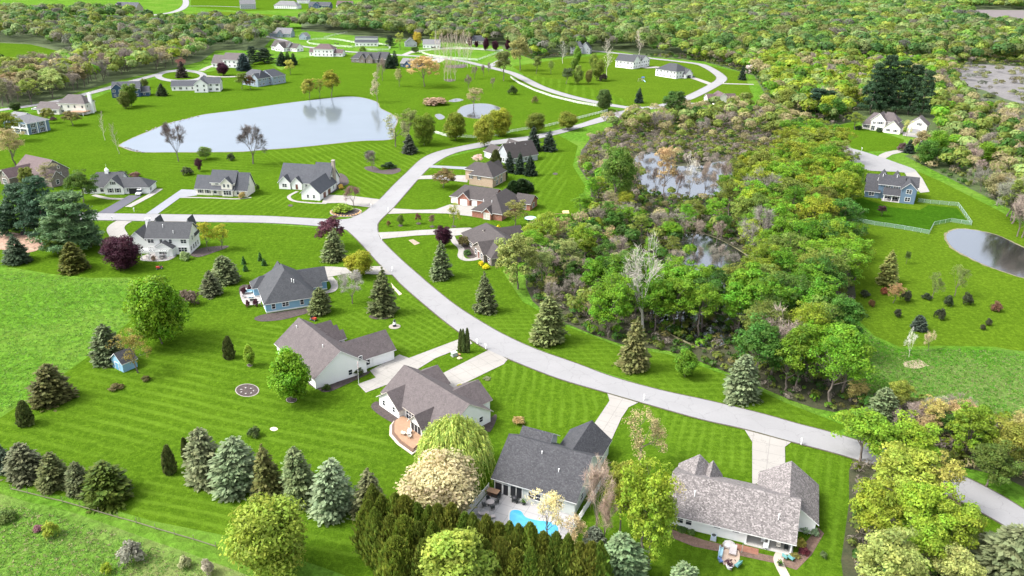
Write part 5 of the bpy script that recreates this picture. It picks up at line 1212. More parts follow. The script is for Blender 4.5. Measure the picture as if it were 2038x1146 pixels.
# ------------------------------------------------------------------ yard trees, one by one
BG = (0.10, 0.21, 0.012); YG = (0.23, 0.28, 0.03); GR = (0.065, 0.15, 0.014); OL = (0.13, 0.15, 0.03); DK = (0.045, 0.09, 0.045); SP = (0.10, 0.115, 0.055)
BL = (0.17, 0.21, 0.175); PU = (0.05, 0.014, 0.026); TAN = (0.32, 0.23, 0.11); CREAM = (0.55, 0.47, 0.27); BR = (0.17, 0.12, 0.095); PK = (0.28, 0.19, 0.15); PG = (0.2, 0.25, 0.1); DG = (0.04, 0.1, 0.02); GY = (0.3, 0.28, 0.25); OG = (0.22, 0.2, 0.04)
ROWS_SPRUCE = [
 ("dark spruce by the tilled garden at the left edge", "spruce", 28, 469, 528, 56, (0.045, 0.07, 0.035)),
 ("bronze tinged spruce between the garden and the purple tree", "layered", 142, 481, 544, 57, (0.11, 0.11, 0.03)),
 ("olive brown spruce left of the blue shed on the meadow edge", "layered", 95, 724, 812, 76, (0.11, 0.11, 0.05)),
 ("grey blue spruce standing against the back of the blue shed", "layered", 211, 644, 731, 62, (0.14, 0.17, 0.115)),
 ("pale grey green spruce upper one of the pair left of the blue house", "blue", 446, 507, 568, 50, (0.17, 0.2, 0.13)),
 ("darker spruce lower one of the pair left of the blue house", "spruce", 417, 537, 593, 46, (0.09, 0.10, 0.05)),
 ("loose grey spruce in front of the purple corner tree", "spruce", 663, 455, 524, 50, (0.17, 0.185, 0.12)),
 ("tall grey spruce in its own mulch ring by the curving road", "spruce", 758, 532, 634, 56, (0.14, 0.15, 0.09)),
 ("spruce on a bare stem at the blue house's front corner", "blue", 635, 571, 630, 42, (0.14, 0.155, 0.085)),
 ("grey spruce below the purple column tree east of the road", "spruce", 876, 480, 560, 46, (0.15, 0.165, 0.12)),
 ("grey spruce on the roadside below the brown stone house", "spruce", 967, 540, 628, 44, (0.15, 0.165, 0.11)),
 ("spruce with pale yellow tips at the wood's edge", "blue", 1094, 590, 693, 64, (0.17, 0.2, 0.10)),
 ("tall brown tinged spruce at the roadside in front of the wood", "spruce", 1263, 630, 746, 62, (0.15, 0.15, 0.075)),
 ("broad pale blue spruce at the right end of the roadside lawn", "blue", 1483, 704, 806, 68, (0.2, 0.235, 0.18)),
 ("blue grey pine rising behind the brown hedgerow", "blue", 1758, 770, 848, 58, (0.2, 0.23, 0.17)),
 ("blue tinged spruce cut by the left edge of the bottom row", "layered", 0, 876, 944, 40, (0.13, 0.17, 0.16)),
 ("wide grey green spruce second in the bottom left row", "layered", 43, 881, 961, 76, (0.15, 0.16, 0.12)),
 ("banded olive spruce third in the bottom left row", "layered", 100, 902, 978, 64, (0.13, 0.14, 0.075)),
 ("narrow banded spruce fourth in the bottom left row", "layered", 152, 917, 990, 50, (0.12, 0.135, 0.085)),
 ("dark bushy spruce with yellow tips ending the bottom left row", "blue", 207, 922, 1009, 92, (0.075, 0.105, 0.02)),
 ("tall grey spruce starting the middle row beside the thin columns", "blue", 403, 847, 973, 76, (0.19, 0.2, 0.15)),
 ("pale blue spruce second in the middle row", "blue", 465, 870, 996, 90, (0.22, 0.27, 0.21)),
 ("olive spruce with bare lower boughs third in the middle row", "spruce", 527, 884, 1000, 66, (0.14, 0.145, 0.06)),
 ("green grey spruce fourth in the middle row", "blue", 592, 890, 1013, 72, (0.17, 0.2, 0.13)),
 ("wide silvery blue spruce fifth in the middle row", "blue", 657, 913, 1042, 84, (0.24, 0.29, 0.24)),
 ("brown grey spruce ending the middle row at the dark hedge", "spruce", 733, 931, 1038, 74, (0.16, 0.165, 0.11)),
 ("small dark spruce sapling left of the lawn pair", "spruce", 484, 509, 527, 10, DG), ("small spruce sapling just below its twin on the white house lawn", "spruce", 488, 525, 541, 11, DG),
 ("sapling spruce nearest the blue house roof", "spruce", 525, 514, 530, 11, DG), ("spruce sapling above the one nearest the blue roof", "spruce", 517, 501, 520, 11, DG),
 ("dark spruce left one of the pair behind the grey gabled house", "spruce", 1063, 250, 303, 34, (0.03, 0.05, 0.03)), ("dark spruce right one of the pair behind the grey gabled house", "spruce", 1093, 258, 303, 30, (0.03, 0.05, 0.03)),
 ("black green spruce first of three along the grey gabled house", "spruce", 1014, 300, 345, 24, (0.022, 0.04, 0.022)), ("black green spruce second of three along the grey gabled house", "spruce", 1035, 302, 348, 24, (0.022, 0.04, 0.022)), ("black green spruce third of three along the grey gabled house", "spruce", 1056, 306, 352, 26, (0.022, 0.04, 0.022)),
 ("dark spruce on the turning circle island", "spruce", 360, 121, 156, 26, (0.045, 0.04, 0.03)), ("dark rounded evergreen right of the navy house", "spruce", 321, 165, 192, 24, (0.035, 0.05, 0.02)),
 ("big dark blue evergreen beside the pale far house", "blue", 484, 105, 142, 28, (0.03, 0.055, 0.05)), ("dark pine by the purple tree's right on the far lawn", "pine", 500, 92, 128, 30, (0.03, 0.05, 0.03)),
 ("dark evergreen left of the blue grey house drive", "pine", 525, 95, 125, 42, (0.035, 0.055, 0.03)), ("dark cone evergreen in front of the white house far lawn", "spruce", 560, 100, 132, 22, (0.025, 0.045, 0.025)), ("green cone evergreen beside the darker cone on the far lawn", "spruce", 572, 102, 130, 20, (0.05, 0.09, 0.025)), ("dark evergreen beside the green cone on the far lawn", "spruce", 583, 104, 130, 16, (0.025, 0.045, 0.025)),
 ("dark spruce front one by the dark roofed house", "spruce", 776, 105, 137, 26, (0.025, 0.05, 0.025)), ("dark spruce behind its twin by the dark roofed house", "spruce", 785, 100, 132, 18, (0.025, 0.05, 0.025)), ("dark evergreen clump right of the white barn", "pine", 776, 71, 94, 22, (0.03, 0.05, 0.03)),
 ("lone dark spruce above the road bend", "spruce", 1272, 173, 206, 18, (0.03, 0.055, 0.035)), ("narrow dark spruce beside the white blossom on the hill", "spruce", 1479, 130, 160, 17, (0.03, 0.05, 0.03)),
 ("spruce left of the cream house's drive end", "spruce", 1812, 276, 306, 22, (0.03, 0.05, 0.035)), ("spruce right of its twin at the cream house's drive end", "spruce", 1838, 272, 306, 22, (0.035, 0.055, 0.035)),
 ("low dark spruce at the right shore of the lake", "spruce", 814, 266, 308, 36, (0.05, 0.06, 0.04)),
 ("blue green spruce topping the bottom edge by the hedge", "blue", 1238, 1064, 1180, 96, (0.17, 0.22, 0.17)), ("small slate blue spruce at the hedge's right end", "blue", 1185, 1048, 1104, 46, (0.13, 0.15, 0.15)), ("pale blue spruce tip at the bottom edge near the fire pit", "blue", 1362, 1122, 1210, 74, (0.2, 0.25, 0.19)),
 ("huge brown tinged blue spruce in the bottom right corner", "blue", 2016, 1046, 1200, 140, (0.15, 0.16, 0.12)),
 ("spruce among the low dots on the right lawn", "blue", 1832, 627, 660, 30, (0.05, 0.07, 0.05)),
]
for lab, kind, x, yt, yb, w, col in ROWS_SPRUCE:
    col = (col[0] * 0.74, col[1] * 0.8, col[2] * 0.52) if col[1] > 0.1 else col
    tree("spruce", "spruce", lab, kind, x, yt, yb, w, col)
PINES = [("dark pine at the far left of the pine clump", 36, 366, 462, 90, DK), ("dark pine second in the clump behind the brown stone house", 78, 352, 470, 90, (0.045, 0.095, 0.05)), ("lighter green broad pine at the front of the pine clump", 130, 383, 500, 132, (0.085, 0.15, 0.06)), ("low dark pine at the pine clump's right edge", 175, 434, 492, 50, (0.04, 0.08, 0.035)), ("pine at the left frame edge beside the garden", 10, 410, 468, 60, DK),
 ("tall dark pine leftmost of the stand behind the cream house", 1742, 125, 226, 50, (0.03, 0.065, 0.028)), ("tallest dark pine of the stand behind the cream house", 1766, 108, 225, 52, (0.03, 0.06, 0.028)), ("dark pine in the middle of the stand behind the cream house", 1793, 120, 226, 56, (0.035, 0.07, 0.03)), ("dark pine right of the middle in the stand", 1818, 128, 228, 50, (0.033, 0.066, 0.03)), ("dark pine rightmost of the stand behind the detached garage", 1842, 140, 232, 44, (0.037, 0.075, 0.032)),
 ("round black green pine in the wood left of the stand", 1628, 176, 228, 62, (0.03, 0.065, 0.035)), ("second black green pine overlapping the round one", 1652, 180, 226, 42, (0.03, 0.065, 0.035))]
for lab, x, yt, yb, w, col in PINES: tree("pine_tree", "pine tree", lab, "pine", x, yt, yb, w, col)
ARB = [("clipped column evergreen on the meadow edge at far left", 46, 800, 851, 27), ("tall clipped column evergreen in front of the middle spruce row", 333, 889, 947, 23), ("thin column evergreen half hidden by the tall grey spruce", 369, 872, 920, 15), ("clipped column evergreen on the lawn behind the white house", 453, 671, 717, 20), ("left column evergreen of the trio between two driveways", 916, 656, 702, 9), ("middle column evergreen of the trio between two driveways", 922, 656, 703, 9), ("right column evergreen of the trio between two driveways", 930, 655, 703, 10), ("broad evergreen cone between the two hipped houses", 987, 299, 333, 20), ("narrow evergreen beside the peach brick house", 1003, 330, 358, 13)]
for lab, x, yt, yb, w in ARB: tree("arborvitae", "arborvitae", lab, "arborvitae", x, yt, yb, w, (0.085, 0.105, 0.03) if w > 11 else (0.09, 0.125, 0.035))
for lab, x, yt, yb, w in (("wide dark yew mound behind the brick house", 1040, 357, 386, 38), ("dark yew beside the wide mound behind the brick house", 1022, 360, 386, 24)): tree("yew", "shrub", lab, "arborvitae", x, yt, yb, w, (0.025, 0.05, 0.015))
# hedge of tall evergreens along the pool yard
hp = []
for i in range(21):
    f = i / 20; hp.append((740 + 454 * f, 970 + 110 * f + (i * 5 % 7) * 2.2, 1074 + 120 * f, 40 + (i * 3 % 5) * 2))
for i in range(13):
    f = i / 12; hp.append((752 + 330 * f, 1012 + 82 * f + (i * 4 % 7) * 2.5, 1120 + 86 * f, 44 + (i * 3 % 4) * 3))
hp += [(735, 1000, 1098, 44), (790, 1070, 1178, 56), (850, 1080, 1190, 56)]
for i, (x, yt, yb, w) in enumerate(hp):
    tree("hedge_tree", "hedge tree", "dark olive evergreen in the dense tall hedge screening the pool yard", "hedge_tree", x, yt, yb, w * 1.05, (0.115 + 0.008 * (i % 4), 0.155 + 0.008 * (i % 3), 0.024), "evergreens in the hedge by the pool yard", front=False)
TREES = [
 ("large bright green dense tree beside the olive tree and shed", "round", 310, 553, 684, 112, (0.13, 0.235, 0.012)), ("bright green maple in a mulch ring behind the white house", "oval", 578, 697, 797, 80, (0.125, 0.235, 0.012)),
 ("round purple leaved tree behind the two storey white house", "round", 240, 471, 534, 72, PU), ("purple brown tree at the road junction", "mid_open", 654, 430, 492, 58, (0.1, 0.04, 0.05)), ("round yellow green tree at the blue house driveway", "round", 715, 500, 549, 54, (0.24, 0.27, 0.02)),
 ("slim young lime green tree with a mulch ring", "oval", 495, 686, 728, 22, (0.22, 0.32, 0.03)), ("olive tree with thin foliage leaning over the blue shed", "budding", 266, 657, 742, 70, (0.26, 0.22, 0.05)),
 ("leafless silver grey tree in front of the blue house", "bare", 699, 540, 604, 50, GY), ("leafless reddish brown tree by the brown garage doors", "bare", 703, 372, 411, 36, (0.2, 0.11, 0.1)),
 ("spreading bronze crabapple east of the road bend", "mid_open", 882, 336, 373, 48, (0.17, 0.13, 0.045)), ("dark purple upright tree above the grey spruce", "oval", 882, 450, 492, 32, PU), ("young thin yellow tree before the brick house", "budding", 902, 402, 452, 34, (0.3, 0.3, 0.04)),
 ("small green ball tree on the strip between two drives", "mid_round", 797, 427, 449, 15, (0.12, 0.18, 0.03)), ("small red leaved tree on the strip between two drives", "mid_open", 833, 424, 446, 14, (0.17, 0.08, 0.06)), ("small bronze tree on the strip between two drives", "mid_open", 860, 427, 451, 15, (0.18, 0.12, 0.08)), ("tiny orange shrub tree at the strip's left end", "mid_round", 773, 439, 451, 9, (0.2, 0.14, 0.05)),
 ("yellow green weeping willow beside the deck", "willow", 906, 822, 945, 146, (0.34, 0.43, 0.09)), ("broad cream flowering tree between the willow and the hedge", "round", 878, 905, 1030, 158, (0.5, 0.46, 0.25)), ("large yellow green tree at the bottom edge left of the hedge", "round", 538, 990, 1142, 145, (0.24, 0.31, 0.04)), ("light green pointed tree in front of the hedge at the bottom edge", "oval", 906, 1052, 1205, 150, (0.26, 0.34, 0.05)),
 ("cream budding tree beside the swimming pool", "budding", 1092, 974, 1078, 80, (0.65, 0.55, 0.3)), ("small cream budding tree at the pool fence corner", "budding", 1140, 1020, 1092, 64, (0.55, 0.46, 0.25)),
 ("big yellow green tree between the two bottom right houses", "wispy", 1284, 915, 1106, 124, (0.22, 0.3, 0.025)), ("yellow green tree in front of the pale roof house's left end", "open", 1300, 960, 1128, 104, (0.22, 0.31, 0.03)), ("yellow green tree left of the big tree by the pale roof", "open", 1240, 915, 1060, 80, (0.25, 0.27, 0.04)), ("pale budding tree rising behind the big yellow green tree", "budding", 1280, 808, 925, 92, (0.34, 0.3, 0.14)), ("thin tan budding tree over the pale roof's left end", "budding", 1335, 960, 1060, 60, (0.42, 0.36, 0.16)),
 ("leafless tangled tree beside the pool house's right wall", "mid_bare", 1192, 925, 1070, 62, (0.33, 0.26, 0.2)), ("second tangled leafless tree above the pool fence", "mid_bare", 1205, 990, 1090, 50, (0.3, 0.22, 0.17)),
 ("bright green maple overhanging the road at the right", "open", 1722, 814, 918, 120, (0.15, 0.27, 0.02)), ("yellow green tree behind the maple overhanging the road", "open", 1812, 832, 930, 110, (0.2, 0.29, 0.026)), ("wide yellow tree above the gap in the road", "open", 1800, 880, 1010, 150, (0.26, 0.33, 0.045)), ("yellow green tree at the roadside below the gap", "wispy", 1868, 905, 1020, 90, (0.28, 0.28, 0.06)), ("green yellow tree at the left of the bottom right grove", "open", 1752, 960, 1090, 110, (0.2, 0.24, 0.025)), ("bright lime tree in the middle of the bottom right grove", "open", 1835, 960, 1100, 130, (0.215, 0.32, 0.028)), ("lime tree at the right side of the bottom right grove", "open", 1905, 1000, 1130, 110, (0.22, 0.31, 0.03)),
 ("pale cream green tree at the bottom of the right grove", "open", 1772, 1052, 1200, 150, (0.31, 0.37, 0.1)), ("pale green tree at the bottom edge right of the cream green one", "open", 1895, 1085, 1200, 110, (0.3, 0.34, 0.1)), ("lime tree behind the pale bottom trees of the grove", "open", 1840, 1030, 1160, 110, (0.2, 0.31, 0.028)),
 ("bushy green tree in the right hedgerow", "open", 1935, 805, 912, 96, (0.15, 0.23, 0.02)), ("tan budding tree in the right hedgerow", "wispy", 1905, 792, 866, 66, (0.38, 0.3, 0.13)), ("pale yellow tree left in the right hedgerow", "wispy", 1852, 790, 862, 60, (0.33, 0.31, 0.09)), ("olive tree at the right end of the hedgerow", "open", 2010, 835, 935, 90, (0.22, 0.23, 0.04)), ("light tree above the hedgerow at the right edge", "wispy", 2035, 812, 900, 60, (0.35, 0.34, 0.12)), ("yellow shrubby tree left of the blue grey pine", "wispy", 1706, 755, 812, 50, (0.3, 0.25, 0.09)), ("lime tree behind the blue grey pine", "open", 1785, 752, 815, 54, (0.26, 0.3, 0.05)), ("dark green tree in the lower hedgerow by the road", "open", 1975, 880, 968, 90, (0.09, 0.14, 0.025)),
 ("brown green larch on the right lawn", "spruce", 1773, 497, 563, 46, (0.17, 0.18, 0.05)), ("small green sapling between the larch and the pond", "mid_open", 1806, 501, 525, 13, (0.08, 0.12, 0.03)), ("thin green tree left one of the pair below the right pond", "budding", 1863, 541, 594, 36, (0.16, 0.2, 0.06)), ("thin green tree right one of the pair below the right pond", "budding", 1908, 529, 589, 42, (0.15, 0.2, 0.05)), ("orange tan shrub tree on the right lawn", "wispy", 1782, 563, 603, 32, (0.32, 0.2, 0.1)), ("white leafless sapling at the lawn's rough edge", "pale_bare", 1816, 655, 711, 30, (0.7, 0.68, 0.64)), ("thin tan sapling right of the white sapling", "mid_bare", 1852, 660, 700, 20, (0.4, 0.32, 0.2)),
 ("dark purple round shrub tree inside the fenced lawn", "mid_open", 1757, 409, 430, 20, (0.075, 0.035, 0.045)), ("small red brown sapling left of the slate blue house", "mid_open", 1697, 352, 363, 14, (0.1, 0.05, 0.04)),
 ("pale yellow birch left of the pair beside the white house", "wispy", 412, 441, 500, 32, (0.33, 0.34, 0.03)), ("yellow birch right of the pair beside the white house", "wispy", 437, 445, 496, 38, (0.3, 0.33, 0.03)),
 ("green broadleaf tree left of the white ranch house", "open", 160, 343, 402, 62, (0.075, 0.13, 0.02)), ("low green tree in front of the pines by the garden", "open", 112, 470, 505, 56, (0.12, 0.18, 0.03)), ("tan budding thicket tree at the left frame edge by the lake", "wispy", 22, 255, 330, 62, (0.38, 0.33, 0.15)), ("yellow green tree at the left edge above the tan thicket tree", "open", 14, 222, 280, 48, (0.2, 0.22, 0.03)), ("thin budding tree before the brown stone house", "budding", 96, 325, 372, 46, (0.22, 0.2, 0.1)), ("olive green tree hiding the brown stone house's front", "open", 52, 333, 372, 34, (0.14, 0.17, 0.03)),
 ("leafless dark tree at the near lake shore, left one", "bare", 349, 245, 321, 44, (0.13, 0.1, 0.09)), ("leafless fan shaped tree at the near lake shore, right one", "bare", 499, 251, 326, 62, (0.11, 0.09, 0.085)), ("thin leafless sapling left of the lake", "poplar", 203, 222, 279, 14, (0.2, 0.16, 0.13)), ("thin leafless sapling at the lake's pointed left tip", "poplar", 231, 246, 306, 18, (0.22, 0.18, 0.14)),
 ("small round green tree on the near lake shore", "mid_round", 407, 292, 317, 30, (0.13, 0.19, 0.04)), ("small purple tree on the near shore lawn", "mid_round", 395, 315, 341, 17, (0.07, 0.025, 0.035)),
 ("yellow willow leftmost of the trio on the far lake shore", "open", 614, 157, 197, 32, (0.24, 0.25, 0.04)), ("thin yellow willow in the middle of the far shore trio", "wispy", 634, 157, 195, 18, (0.25, 0.25, 0.05)), ("tallest yellow green willow of the far shore trio", "open", 658, 141, 193, 40, (0.24, 0.26, 0.03)), ("pale budding tree at the lake's far right corner", "budding", 749, 145, 203, 30, (0.36, 0.33, 0.2)), ("leafless tree behind the pale budding tree", "mid_bare", 760, 118, 160, 20, (0.24, 0.19, 0.16)),
 ("pale multi stemmed tree on the lake's right shore", "budding", 786, 228, 292, 56, (0.25, 0.25, 0.12)), ("sparse olive tree right of the multi stemmed one", "wispy", 812, 218, 282, 40, (0.17, 0.2, 0.06)), ("dense round green tree by the white rail fence, leftmost", "round", 843, 230, 289, 43, (0.13, 0.19, 0.02)), ("dense round green tree by the small pond's front", "round", 906, 226, 279, 44, (0.15, 0.2, 0.018)), ("round yellow green tree by the rail fence, front one", "round", 965, 231, 292, 42, (0.22, 0.25, 0.03)), ("round yellow green tree by the rail fence, behind the front one", "round", 994, 219, 271, 46, (0.24, 0.26, 0.025)), ("round olive green tree behind the pair of dark spruces", "round", 1066, 226, 264, 37, (0.14, 0.18, 0.025)), ("round olive green tree where the rail fence meets the wood", "round", 1130, 224, 258, 39, (0.17, 0.2, 0.025)),
 ("leafless tree in the mulch bed across the road bend", "bare", 740, 301, 336, 32, (0.15, 0.13, 0.115)), ("dark bushy tree above the leafless mulch bed tree", "mid_open", 735, 299, 318, 22, (0.09, 0.12, 0.05)),
 ("budding willow standing over the small pond", "wispy", 943, 176, 214, 36, (0.28, 0.26, 0.12)), ("great spreading tan oak", "oak", 844, 112, 172, 78, (0.42, 0.30, 0.13)), ("pale sapling left of the great oak", "wispy", 794, 137, 172, 18, (0.33, 0.31, 0.14)),
 ("big brownish green tree at the upper road's bend", "mid_open", 1003, 103, 161, 40, (0.17, 0.19, 0.06)), ("tan green tree right of the upper road's bend", "mid_open", 1036, 75, 140, 42, (0.24, 0.23, 0.08)), ("dense dark round tree on the roadside above the marsh", "round", 1202, 179, 220, 31, (0.075, 0.12, 0.03)), ("large dark green tree by the marsh and road", "open", 1346, 182, 244, 48, (0.06, 0.12, 0.025)),
 ("young green tree leftmost on the hill lawn", "mid_open", 1068, 112, 147, 22, (0.13, 0.18, 0.04)), ("small pale tree second on the hill lawn", "wispy", 1097, 121, 147, 14, (0.18, 0.24, 0.06)), ("dark evergreen looking tree on the hill lawn", "mid_open", 1128, 136, 167, 28, (0.075, 0.11, 0.04)), ("lime oval tree on the hill lawn", "oval", 1152, 131, 167, 19, (0.18, 0.25, 0.05)), ("olive oval tree beside the lime oval on the hill lawn", "oval", 1172, 140, 167, 16, (0.2, 0.2, 0.05)), ("green oval tree behind the lime oval tree", "oval", 1144, 115, 142, 16, (0.13, 0.22, 0.03)), ("yellow green tree left of the dark round shrub on the hill", "oval", 1190, 118, 160, 26, (0.19, 0.25, 0.04)), ("green tree behind the yellow green one on the hill", "oval", 1182, 108, 140, 18, (0.14, 0.2, 0.03)),
 ("pale leafless poplar by the long white house, nearer one", "poplar", 1210, 80, 154, 22, (0.5, 0.45, 0.37)), ("pale leafless poplar by the long white house, farther one", "poplar", 1272, 62, 112, 20, (0.55, 0.48, 0.36)), ("grey green budding tree before the grey blue house", "poplar", 1121, 82, 126, 20, (0.35, 0.36, 0.3)), ("green tree in front of the grey blue house", "oval", 1150, 93, 124, 16, (0.14, 0.24, 0.03)),
 ("white flowering tree beside the narrow dark spruce", "budding", 1489, 129, 158, 17, (0.75, 0.7, 0.62)), ("pink flowering tree by the peach brick house", "wispy", 952, 306, 327, 26, (0.7, 0.5, 0.48)), ("green budding tree before the brick house's patio", "wispy", 1027, 400, 452, 50, (0.22, 0.22, 0.06)), ("broad olive willow right of the brown stone house", "open", 1032, 468, 575, 92, (0.23, 0.27, 0.07)), ("lime tree behind the olive willow", "wispy", 1080, 420, 500, 60, (0.2, 0.28, 0.03)),
 ("conical light green tree alone on the roadside lawn", "oval", 1367, 696, 750, 43, (0.1, 0.19, 0.015)), ("yellow tree on the garage side of the cream house", "budding", 1808, 240, 272, 22, (0.4, 0.42, 0.12)), ("green budding tree at the cream house's left corner", "wispy", 1705, 224, 258, 34, (0.16, 0.22, 0.03)),
 ("dark purple tree by the pale far house", "round", 442, 126, 150, 24, PU), ("bronze tree beside the blue grey house", "mid_open", 497, 150, 178, 22, (0.16, 0.09, 0.05)), ("green tree left of the blue grey house", "mid_open", 480, 146, 178, 30, (0.12, 0.17, 0.03)), ("small yellow tree on the far lawn slope", "wispy", 577, 120, 148, 22, (0.36, 0.35, 0.07)),
 ("taller green evergreen looking tree before the navy house", "oval", 256, 168, 212, 30, (0.095, 0.16, 0.02)), ("shorter green tree left of its twin before the navy house", "oval", 246, 182, 216, 24, (0.12, 0.16, 0.03)), ("dark green cone by the left road", "oval", 29, 204, 222, 22, (0.05, 0.08, 0.02)), ("olive spreading tree in front of the white two storey lake house", "mid_open", 142, 221, 250, 36, (0.17, 0.16, 0.05)), ("yellow green tree between the two left lake houses", "open", 94, 215, 245, 26, (0.22, 0.24, 0.05)), ("red budding tree behind the island spruce", "mid_bare", 360, 116, 142, 20, (0.25, 0.1, 0.09)), ("small cone tree by the navy house drive", "oval", 287, 157, 174, 14, (0.13, 0.17, 0.04)),
 ("purple tree leftmost of the row by the wood's edge house", "oval", 935, 74, 93, 11, PU), ("purple tree second in the row by the wood's edge house", "oval", 948, 82, 95, 9, PU), ("purple tree third in the row by the wood's edge house", "oval", 967, 76, 100, 12, PU), ("purple tree fourth in the row by the wood's edge house", "oval", 986, 82, 101, 15, PU), ("purple tree rightmost in the row by the wood's edge house", "oval", 1011, 79, 99, 12, PU),
 ("round yellow tree by the small far house", "round", 831, 65, 92, 17, (0.36, 0.3, 0.04)), ("lime tree by the white walled building", "wispy", 866, 63, 94, 18, (0.24, 0.32, 0.04)), ("pale green tree left of the small dark roofed house", "wispy", 796, 66, 98, 20, (0.25, 0.28, 0.06)), ("dark green bush tree by the pasture gate", "mid_round", 826, 93, 106, 17, (0.06, 0.1, 0.02)),
 ("leafless sapling right of the oak, leftmost", "bare", 932, 150, 177, 16, (0.2, 0.16, 0.13)), ("leafless sapling right of the oak, second", "bare", 944, 132, 157, 14, (0.2, 0.16, 0.13)), ("leafless sapling right of the oak, third", "bare", 963, 130, 153, 10, (0.2, 0.16, 0.13)), ("leafless sapling below the upper road fork", "bare", 973, 124, 148, 9, (0.2, 0.16, 0.13)), ("small bare tree near the big bend tree", "bare", 980, 155, 175, 10, (0.2, 0.16, 0.13)),
 ("tan budding tree left of the pale dead tree at the marsh water", "wispy", 1328, 292, 396, 46, (0.4, 0.3, 0.15)), ("brown leafless tree right of the pale dead tree", "mid_bare", 1405, 325, 395, 34, (0.3, 0.24, 0.19)), ("dark leafless tree at the marsh water's right end", "mid_bare", 1440, 318, 394, 36, (0.2, 0.16, 0.13)), ("small dark leafless tree in the middle of the marsh water", "mid_bare", 1305, 335, 385, 26, (0.15, 0.12, 0.1)), ("thin dark leafless tree at the marsh water's near edge", "mid_bare", 1350, 340, 400, 24, (0.2, 0.15, 0.12)), ("broad green tree at the marsh water's left end", "open", 1232, 292, 420, 80, (0.11, 0.2, 0.03)),
 ("tall white trunked dead tree rising over the wood", "pale_bare", 1288, 478, 660, 130, (0.38, 0.34, 0.3)), ("pale dead tree standing in front of the marsh water", "pale_bare", 1376, 305, 395, 44, (0.65, 0.6, 0.52)),
]
for i in range(14):
    TREES.append(("pale leafless poplar in the row along the pasture fence", "poplar", 868 + 5.2 * i + (i % 3), 62 + (i * 7) % 11, 127 - (i % 4) * 2 + (8 if i > 8 else 0), 11, (0.42, 0.33, 0.26)))
for i in range(4):
    TREES.append(("slender tan budding tree in the bed right of the great oak", "poplar", 884 + 7 * i, 112 + (i * 5) % 9, 160 + (i % 2), 13, (0.42, 0.3, 0.2)))
GROUPS = {"pale leafless poplar in the row along the pasture fence": "poplars along the pasture fence", "slender tan budding tree in the bed right of the great oak": "budding trees in the bed by the oak"}
for lab, kind, x, yt, yb, w, col in TREES:
    nm = {"bare": "bare_tree", "mid_bare": "bare_tree", "pale_bare": "bare_tree", "poplar": "poplar", "willow": "willow", "oak": "oak_tree"}.get(kind, "broadleaf_tree")
    if kind == "spruce": nm = "larch"
    tree(nm, nm.replace("broadleaf_tree", "tree").replace("_", " "), lab, kind, x, yt, yb, w, col, GROUPS.get(lab), front=False)
